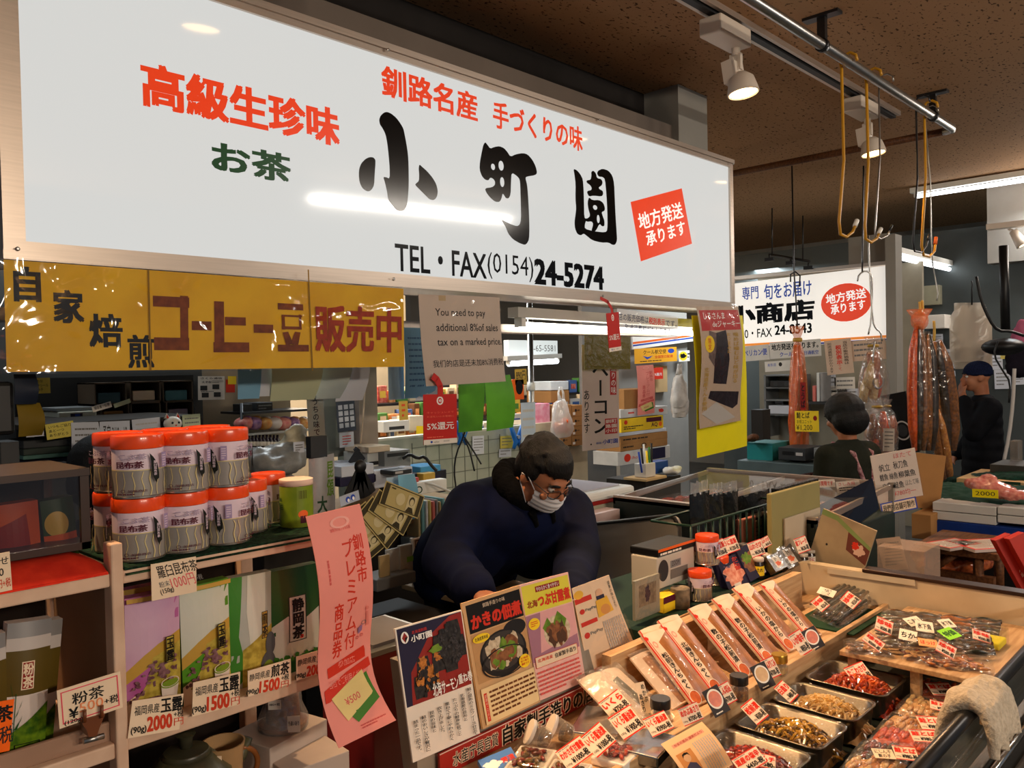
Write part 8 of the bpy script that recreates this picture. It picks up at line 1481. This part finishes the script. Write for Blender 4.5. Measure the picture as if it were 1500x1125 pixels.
# black seaweed bags in a dark crate
crate = thing('wire_crate', 'dark green wire crate holding black seaweed bags', 'crate', P(1060, 790, Y=1.52)); c0 = P(1060, 790, Y=1.52); cm = mat('crate_green', (20, 52, 38), .4)
xa_, xb_ = P(1012, 780, Y=1.50).x, P(1146, 770, Y=1.50).x; zt_ = P(1060, 757, Y=1.50).z
for k in range(15): x = xa_+(xb_-xa_)*k/14; b = at(c0); b.tube([(x, 1.50, ZT), (x, 1.50, zt_)], .004, cm, 6); b.build('wire', crate)
for z in (ZT+.01, zt_): b = at(c0); b.tube([(xa_, 1.50, z), (xb_, 1.50, z), (xb_, 1.66, z), (xa_, 1.66, z), (xa_, 1.50, z)], .005, cm, 6); b.build('rim', crate)
blk = mat('black_seaweed_bag', (12, 13, 14), .2, c2=(26, 28, 28), sc=40, bump=.4)
for i, (x0, x1, y0, lb) in enumerate(((1010, 1040, 708, 'black seaweed bag at the left of the wire crate'), (1038, 1060, 710, 'black seaweed bag second in the wire crate'), (1056, 1082, 709, 'black seaweed bag third in the wire crate'), (1080, 1128, 716, 'dark olive bag with a label at the right of the crate'))):
    a, c = P(x0, y0, Y=1.56+.012*i), P(x1, 770, Y=1.56+.012*i); w_ = c.x-a.x; h_ = a.z-ZT-.01; t = thing('seaweed_bag', lb, 'bag', (a.x, 1.56+.012*i, ZT+.01), 'black bags in the wire crate'); b = MB(); b.grid(lambda u, v: V((w_*u, -.03*sin(pi*u)*sin(pi*v)+.004*noise.noise((u*7, v*7, i)), h_*v*.88)), 8, 8, blk); b.grid(lambda u, v: V((w_*u, .03*sin(pi*u)*sin(pi*v)+.002, h_*v*.88)), 8, 8, blk, True, True); b.build('body', t)
    b = MB(); b.grid(lambda u, v: V((w_*(.04+.92*u), .006*sin(u*20), h_*(.86+.14*v+.03*noise.noise((u*9, i, 0))))), 10, 3, bagfilm); b.build('top_film', t)
    if i == 3: s = Sheet(w_*.8, h_*.4, mat('olive_label', (110, 104, 60), .5), t=.001); s.lines(.1, .2, .9, .8, 4, ink, .3); s.build('label', None, t).matrix_local = axes((w_*.1, -.036, h_*.5), (1, 0, 0), (0, 0, 1)); s = Sheet(w_*.9, h_*.12, black, t=.001); s.text('北海道産のしおり', .05, .2, .95, .8, paper, .01); s.build('title_strip', None, t).matrix_local = axes((w_*.05, -.036, h_*.64), (1, 0, 0), (0, 0, 1))
tb_('carton', 'olive green carton flap standing right of the seaweed bags', 'box', (1130, 724), (1202, 762), 1.385, .02, mat('olive_carton', (150, 140, 90), .6, var=.06), z0=ZT); tb_('carton', 'pale carton in front of the olive flap', 'box', (1150, 760), (1203, 832), 1.375, .008, mat('pale_carton', (190, 174, 150), .6, var=.05), z0=ZT); tb_('bag_top', 'black bag tops behind the olive carton flap', 'bag', (1140, 716), (1200, 728), 1.40, .03, blk, z0=ZT); tb_('sheet_pack', 'pinkish pack leaning in the wire crate', 'pack', (1086, 762), (1108, 776), 1.54, .02, mat('salmon_pack_face', (214, 130, 110), .4), z0=ZT)
# cassette radio, cup ramen-like box and cans behind the pouches
rd = tb_('radio', 'pale radio with round speaker under a striped box', 'radio', (962, 818), (1018, 865), 1.47, .10, mat('radio_white', (196, 188, 174), .4, var=.05), None, lambda s: [s.ell(.16, .45, .13, .34, dgrey), s.rect(.34, .22, .62, .45, mgrey), s.text('ZOOM', .38, .25, .58, .40, ink), s.rect(.34, .5, .8, .8, mat('grille_grey', (120, 112, 104), .6))]); tb_('box', 'black and orange striped box on top of the radio', 'box', (964, 806), (1020, 817.5), 1.468, .11, black, None, lambda s: [s.rect(0, 0, 1, .35, orange), s.lines(.05, .45, .95, .9, 1, paper, .6)]); tb_('box', 'small yellow and red box under the radio', 'box', (972, 876), (998, 900), 1.42, .05, yel, None, lambda s: s.rect(0, 0, 1, .4, maroon))
slip_ = hang('leaning_frame', (930, 852), (966, 840), (944, 900), mat('frame_grey', (150, 148, 132), .3, var=.1), 'framed pack of dried fish leaning behind the payment flyer', 'pack', t=.01, film=clear, Y=1.42); slip_.rect(.15, .15, .85, .7, mat('frame_fish', (96, 90, 80), .4, c2=(140, 130, 110), sc=60)); slip_.ell(.5, .42, .1, .2, navyp, jag=.3); slip_.fin()
hang('lid_panel', (940, 838), (966, 822), (944, 846), mat('panel_pale', (170, 164, 150), .4), 'pale flap leaning on the left of the radio', 'flap', t=.006, Y=1.6).fin()
cyl_p = P(997, 902, Y=1.42); cyl_p.z = ZT
t = thing('tin', 'short grey paper tin left of the kelp tea cans on the counter', 'tin', cyl_p); MB().lathe([(.028, 0), (.03, .003), (.03, .062), (.027, .064), (1e-5, .06)], mat('grey_paper_tin', (140, 126, 104), .5, c2=(90, 80, 70), sc=40), n=28).build('body', t)
cc = [o for o in bpy.data.objects if o.name == 'tea_can'][0]
for lb, x, y, Y, z, rot in (('kelp tea can standing on two others behind the pouches', 1037, 868, 1.44, ZT+.100, -110), ('kelp tea can behind the pouches, left lower one', 1026, 905, 1.42, ZT, -60), ('kelp tea can behind the pouches, right lower one', 1052, 895, 1.475, ZT, -60)):
    p = P(x, y, Y=Y); copy_thing(cc, TR(p.x, Y, z) @ RZ(rot) @ Matrix.Diagonal((.9, .9, .9, 1)), lb, 'kelp tea cans behind the pouches')
# food boxes, jars and tubs on the back table with price cards
def lean_box(label, tl, tr, bl, Y, base, deco, t=.03):
    s = hang('food_box', tl, tr, bl, base, label, 'box', 'food boxes on the back table', t=t, pl=(P(*tl, Y=Y), V((-.1, -.9, .42)).normalized())); deco(s); s.fin()
lean_box('dark food box with shrimp-coloured picture left of the rice bowl one', (1050, 822), (1080, 810), (1064, 868), 1.45, navyp, lambda s: [s.ell(.5, .6, .42, .3, mat('shrimp_print', (226, 120, 90), .4, c2=(250, 180, 150), sc=60), jag=.3), s.vtext('かに飯', .62, .05, .9, .5, red, .03), s.rect(.3, .85, .6, .97, paper)])
lean_box('dark food box with rice bowl picture on the back table', (1078, 806), (1106, 792), (1100, 852), 1.44, navyp, lambda s: [s.ell(.45, .5, .4, .28, meat, jag=.2), s.ell(.3, .35, .2, .15, leafp, jag=.4), s.vtext('うに飯', .66, .05, .95, .5, red, .03), s.rect(.55, .82, .85, .97, paper)])
tb_('food_box', 'tan food box lying left of the price tags on the back table', 'box', (1016, 806), (1048, 826), 1.60, .06, card, 'food boxes on the back table', None); 
jm = sea('dark_sauce', (50, 36, 24), (30, 20, 14)); ylab = (yel, 'たれ', ink); wlab = (paper, 'うに', red)
for lb, x, Y, z, h, lm, bd in (('jar with grey lid behind the price tags on the back table', 1090, 1.47, ZT, .11, mat('grey_lid', (150, 146, 146), .4), None), ('yellow-labelled jar left of the other yellow-labelled one', 1111, 1.40, ZT, .075, jw, ylab), ('yellow-labelled jar beside the tilted tubs', 1123, 1.405, ZT, .075, jw, ylab), ('tall jar with white lid at the pale carton', 1158, 1.41, ZT, .12, jw, None), ('small white-labelled jar at the right end, left one', 1176, 1.335, ZT, .06, jw, wlab), ('small white-labelled jar at the right end, right one', 1187, 1.34, ZT, .06, jw, wlab)):
    p = P(x, 830, Y=Y); p.z = z; jar(lb, None, .024, h, lm, jm, z, None, bd) if False else None
    g_ = film('jar_glass'); t = thing('sauce_jar', lb, 'jar', p, 'sauce jars on the back table'); r_ = .020 if h < .1 else .024
    MB().lathe([(r_*.9, 0), (r_, .005), (r_, h*.7), (r_*.8, h*.8), (r_*.8, h*.84)], jm, n=24).build('glass', t); MB().lathe([(r_*.95, h*.82), (r_*.98, h*.97), (r_*.9, h), (1e-5, h)], lm, n=24).build('lid', t)
    if bd: s = Sheet(2*pi*r_*.6, h*.45, bd[0], cyl(r_*1.01), 0, 20, 2, dz=.00008); s.text(bd[1], .36, .2, .64, .6, bd[2], .03); s.build('label', None, t).matrix_local = TR(0, 0, h*.62) @ RZ(-45-108)
for lb, tl, tr, bl, Y in (('clear tilted tub with orange label, left one', (1122, 816), (1140, 808), (1136, 838), 1.38), ('clear tilted tub with orange label, right one', (1136, 804), (1158, 796), (1158, 832), 1.39)):
    s = hang('food_tub', tl, tr, bl, mat('tub_dark', (86, 70, 54), .25, c2=(60, 48, 38), sc=30, coat=.5), lb, 'tub', 'tilted tubs on the back table', t=.03, film=clear, pl=(P(*tl, Y=Y), V((-.2, -.75, .6)).normalized())); s.rect(.28, .15, .78, .85, paper); s.ell(.52, .62, .17, .13, orange, jag=.3); s.lines(.4, .2, .6, .45, 2, ink, vert=True); s.fin()
for lb, q, Y, tt in (('1500 yen crab price tag on the back table', [(1040, 795), (1058, 788), (1066, 812), (1047, 820)], 1.42, ('かに釜飯', '¥1500-税')), ('1200 yen sea urchin price tag on the back table', [(1057, 790), (1076, 783), (1086, 804), (1066, 812)], 1.43, ('うに釜飯', '¥1200-税')), ('630 yen price tag left of the tilted tubs', [(1094, 796), (1113, 789), (1122, 808), (1104, 817)], 1.37, ('山わさび', '¥630-税')), ('630 yen price tag behind the right tilted tub', [(1113, 790), (1124, 784), (1134, 797), (1121, 803)], 1.40, ('山わさび', '¥630-税')), ('630 yen price tag at the right end of the back table', [(1162, 790), (1179, 784), (1188, 804), (1172, 811)], 1.33, ('鮭フレーク', '¥630-税'))): rcard(lb, q, tt[0], tt[1], (P(*q[0], Y=Y), V((-.5, -.8, .3)).normalized()), 'price tags on the back table')
# grey board with a fish picture, clear box and things behind the end wall
gb = mat('stained_board', (176, 156, 124), .6, c2=(140, 120, 94), sc=5)
xs('stained beige board with a fish dish picture at the end of the counter', (1206, 745), (1284, 778), (1208, 832), gb, 3.0, 'picture_board', 'board', deco=lambda s: [s.poly([(0, 0), (.3, .02), (1, .30), (1, .38), (.3, .1), (0, .1)], mat('faded_green', (130, 150, 90), .6)), s.poly([(.55, .2), (1, .36), (1, .62), (.6, .5)], mat('picture_brown', (110, 60, 50), .5)), s.ell(.82, .43, .1, .09, mat('pale_prawn', (220, 180, 160), .5), jag=.3), s.ell(.74, .38, .06, .06, red, jag=.3), s.ell(.25, .55, .02, .02, ink)], t=.01)
xs('wide beige tape strip on the end wall of the case', (1212, 832), (1340, 850), (1213, 840), mat('beige_tape', (206, 190, 164), .6), XE-.008, 'tape_strip', 'tape')
p = P(1320, 830, X=3.12); t = thing('clear_box', 'cloudy clear box with newspapers behind the end wall', 'box', p); a, c = P(1285, 800, X=3.12), P(1354, 845, X=3.12); b = MB(); b.M = TR(*(-p)); b.bx(3.12, 3.3, c.y, a.y, p.z-.09, a.z, film('cloudy_plastic', (210, 180, 160), .14, .15, 5, .2, .35)); b.build('shell', t)
xs('folded newspaper sticking out of the cloudy clear box', (1283, 790), (1318, 786), (1300, 836), mat('newsprint', (176, 156, 140), .6, var=.08), 3.2, 'newspaper', 'newspaper', rows=8)
bn = thing('wooden_bench', 'small brown wooden bench table behind the end wall', 'table', P(1395, 850, X=3.75)); b0 = P(1395, 850, X=3.75); ya, yc = P(1338, 805, X=3.75).y, P(1462, 805, X=3.75).y; zb_ = P(1390, 803, X=3.75).z
b = at(b0); b.bx(3.75, 4.15, yc, ya, zb_-.03, zb_, woodd, .004); b.build('top', bn)
for y in (ya-.06, yc+.08):
    for x in (3.78, 4.1): b = at(b0); b.tube([(x, y, b0.z-.149), (x, y, zb_-.03)], .02, woodd, 6); b.build('leg', bn)
b = at(b0); b.bx(3.76, 3.80, yc+.02, ya-.02, b0.z-.02, b0.z+.03, woodd); b.build('crossbar', bn)
b = at(b0); b.tube([(3.78, ya-.06, b0.z+.02), (3.78, ya-.16, zb_-.03)], .014, woodd, 6); b.build('brace', bn)
for lb, tl, tr, bl in (('sealed pack with red edge lying on the wooden bench', (1352, 795), (1398, 788), (1340, 803)), ('wide pale pack with red border lying on the wooden bench', (1384, 792), (1456, 788), (1374, 804))):
    s = hang('food_pack', tl, tr, bl, mat('pack_pale', (214, 196, 186), .3, var=.1), lb, 'pack', 'packs on the wooden bench', t=.012, film=clear, pl=(V((3.9, 1, zb_+.015)), V((0, 0, 1)))); s.frame(0, 0, 1, 1, .07, red); s.lines(.15, .2, .85, .8, 4, lgrey); s.fin()
bxw('low_shelf', 'dark red lined shelf beneath the wooden bench', 'shelf', 3.72, 4.28, yc-.5, ya+.1, 0, b0.z-.15, mat('dark_maroon_shelf', (60, 16, 14), .5)); 
p = P(1400, 822, X=3.95); heap('food_bundle', 'shiny orange packs in the shade under the wooden bench', (1398, 832), p.y, [((0, 0, .02), (.12, .16, .05)), ((.05, .1, .03), (.1, .1, .05))], sea('amber_packs', (206, 110, 60), (150, 70, 40), .15), 'food')
for i, (tl, tr, bl, lb) in enumerate((((1458, 792), (1480, 782), (1490, 880), 'red gift box leaning at the right edge, left one'), ((1478, 790), (1500, 780), (1512, 880), 'red gift box leaning at the right edge, right one'))):
    s = hang('gift_box', tl, tr, bl, mat('gift_red', (196, 44, 26), .35, var=.06), lb, 'box', 'red gift boxes at the right edge', t=.045, pl=(P(1480, 830, X=3.5-.05*i), V((-.8, -.6, .1)).normalized())); s.vtext('小町の里', .35, .55, .7, .85, paper, .0); s.fin()
# fish stall of foam boxes farther right
xg = 4.3; yg0, yg1 = P(1366, 740, X=xg).y, P(1366, 740, X=xg).y-1.6
fo = mat('foam_grey', (206, 204, 198), .7, var=.03)
for i, (x0, x1, y0, y1, lb) in enumerate(((1366, 1459, 735, 747, 'upper white foam box left on the blue cloth'), (1366, 1459, 748, 760, 'lower white foam box left on the blue cloth'), (1461, 1540, 742, 753, 'upper white foam box at the right edge'), (1461, 1540, 754, 765, 'lower white foam box at the right edge'))): xb('foam_box', lb, 'box', x0, y0, x1, y1, .45, fo, xg, 'white foam boxes in front of the fish stall')
xb('stall_cloth', 'blue cloth over the stall below the white foam boxes', 'cloth', 1364, 761, 1545, 780, .5, mat('blue_tarp', (20, 54, 130), .5, var=.2, bump=.4), xg-.01); xb('stall_block', 'dark plinth under the blue cloth of the fish stall', 'base', 1366, 781, 1545, 830, .5, blackp, xg+.03, z0=0)
xb('carton', 'cardboard box left of the blue cloth', 'box', 1335, 752, 1364, 788, .25, card, 4.2); xb('green_basket', 'bright green basket behind the cardboard box', 'basket', 1348, 736, 1366, 752, .2, mat('bright_green', (30, 150, 60), .4), 4.5)
zz = P(1400, 735, X=xg).z; heap('stall_cover', 'dark green cloth spread on the white foam boxes', (1440, 722), P(1440, 722, X=4.75).y, [((0, 0, -.02), (.38, .62, .05)), ((.1, -.5, -.02), (.3, .5, .05))], mat('green_cloth', (30, 66, 52), .8, var=.25, bump=.5), 'cloth', .02)
xb('wooden_tray', 'shallow wooden tray with green net behind the pink fish', 'tray', 1401, 700, 1520, 714, .5, cardp, 5.1, None, lambda s: s.rect(.2, 0, .8, .3, gmat)); heap('net', 'dark green net in the shallow wooden tray', (1460, 702), P(1460, 702, X=5.3).y, [((0, 0, 0), (.15, .3, .04))], mat('green_net', (26, 60, 50), .8, c2=(16, 40, 32), sc=60), 'net', .02)
heap('fish', 'pink fish fillet pack on the green cloth', (1455, 722), P(1455, 722, X=4.4).y, [((0, 0, .02), (.07, .13, .04)), ((.02, .03, .05), (.03, .05, .04)), ((0, -.12, .0), (.05, .08, .02))], sea('pink_fillet', (226, 150, 130), (206, 110, 100), .2), 'fish', .01)
xs('bright yellow price card before the pink fish fillet pack', (1424, 716), (1462, 718), (1424, 728), mat('lemon_card', (240, 226, 20), .5), 4.2, 'price_card', 'price card', deco=lambda s: s.text('2000', .12, .25, .88, .75, ink, .0))
xb('steel_scale', 'dark steel scale base at the right edge behind the wooden tray', 'scale', 1450, 680, 1530, 697, .3, mat('scale_steel', (90, 88, 84), .35, .7), 5.3); xb('clear_dispenser', 'clear acrylic dispenser on the dark steel scale', 'dispenser', 1479, 646, 1492, 680, .1, film('acrylic_film', (150, 140, 130), .2, .1, 4, .1, .4), 5.5)
cable('thin white tube leaning beside the clear dispenser', [(1470, 678), (1478, 640), (1484, 590), (1486, 540)], 5.9, .012, lgrey)
heap('fabric', 'pink and dark cloths hanging at the right edge', (1492, 520), P(1492, 520, d=7).y, [((0, 0, 0), (.1, .1, .12)), ((.0, 0, -.1), (.12, .1, .1))], mat('dark_fabric', (34, 30, 40), .9, var=.2), 'cloth', .02); heap('fabric', 'pink cloth hanging at the right edge above the dark one', (1494, 490), P(1494, 490, d=6.8).y, [((0, 0, 0), (.05, .06, .14))], mat('pink_fabric', (206, 110, 140), .9), 'cloth', .02)
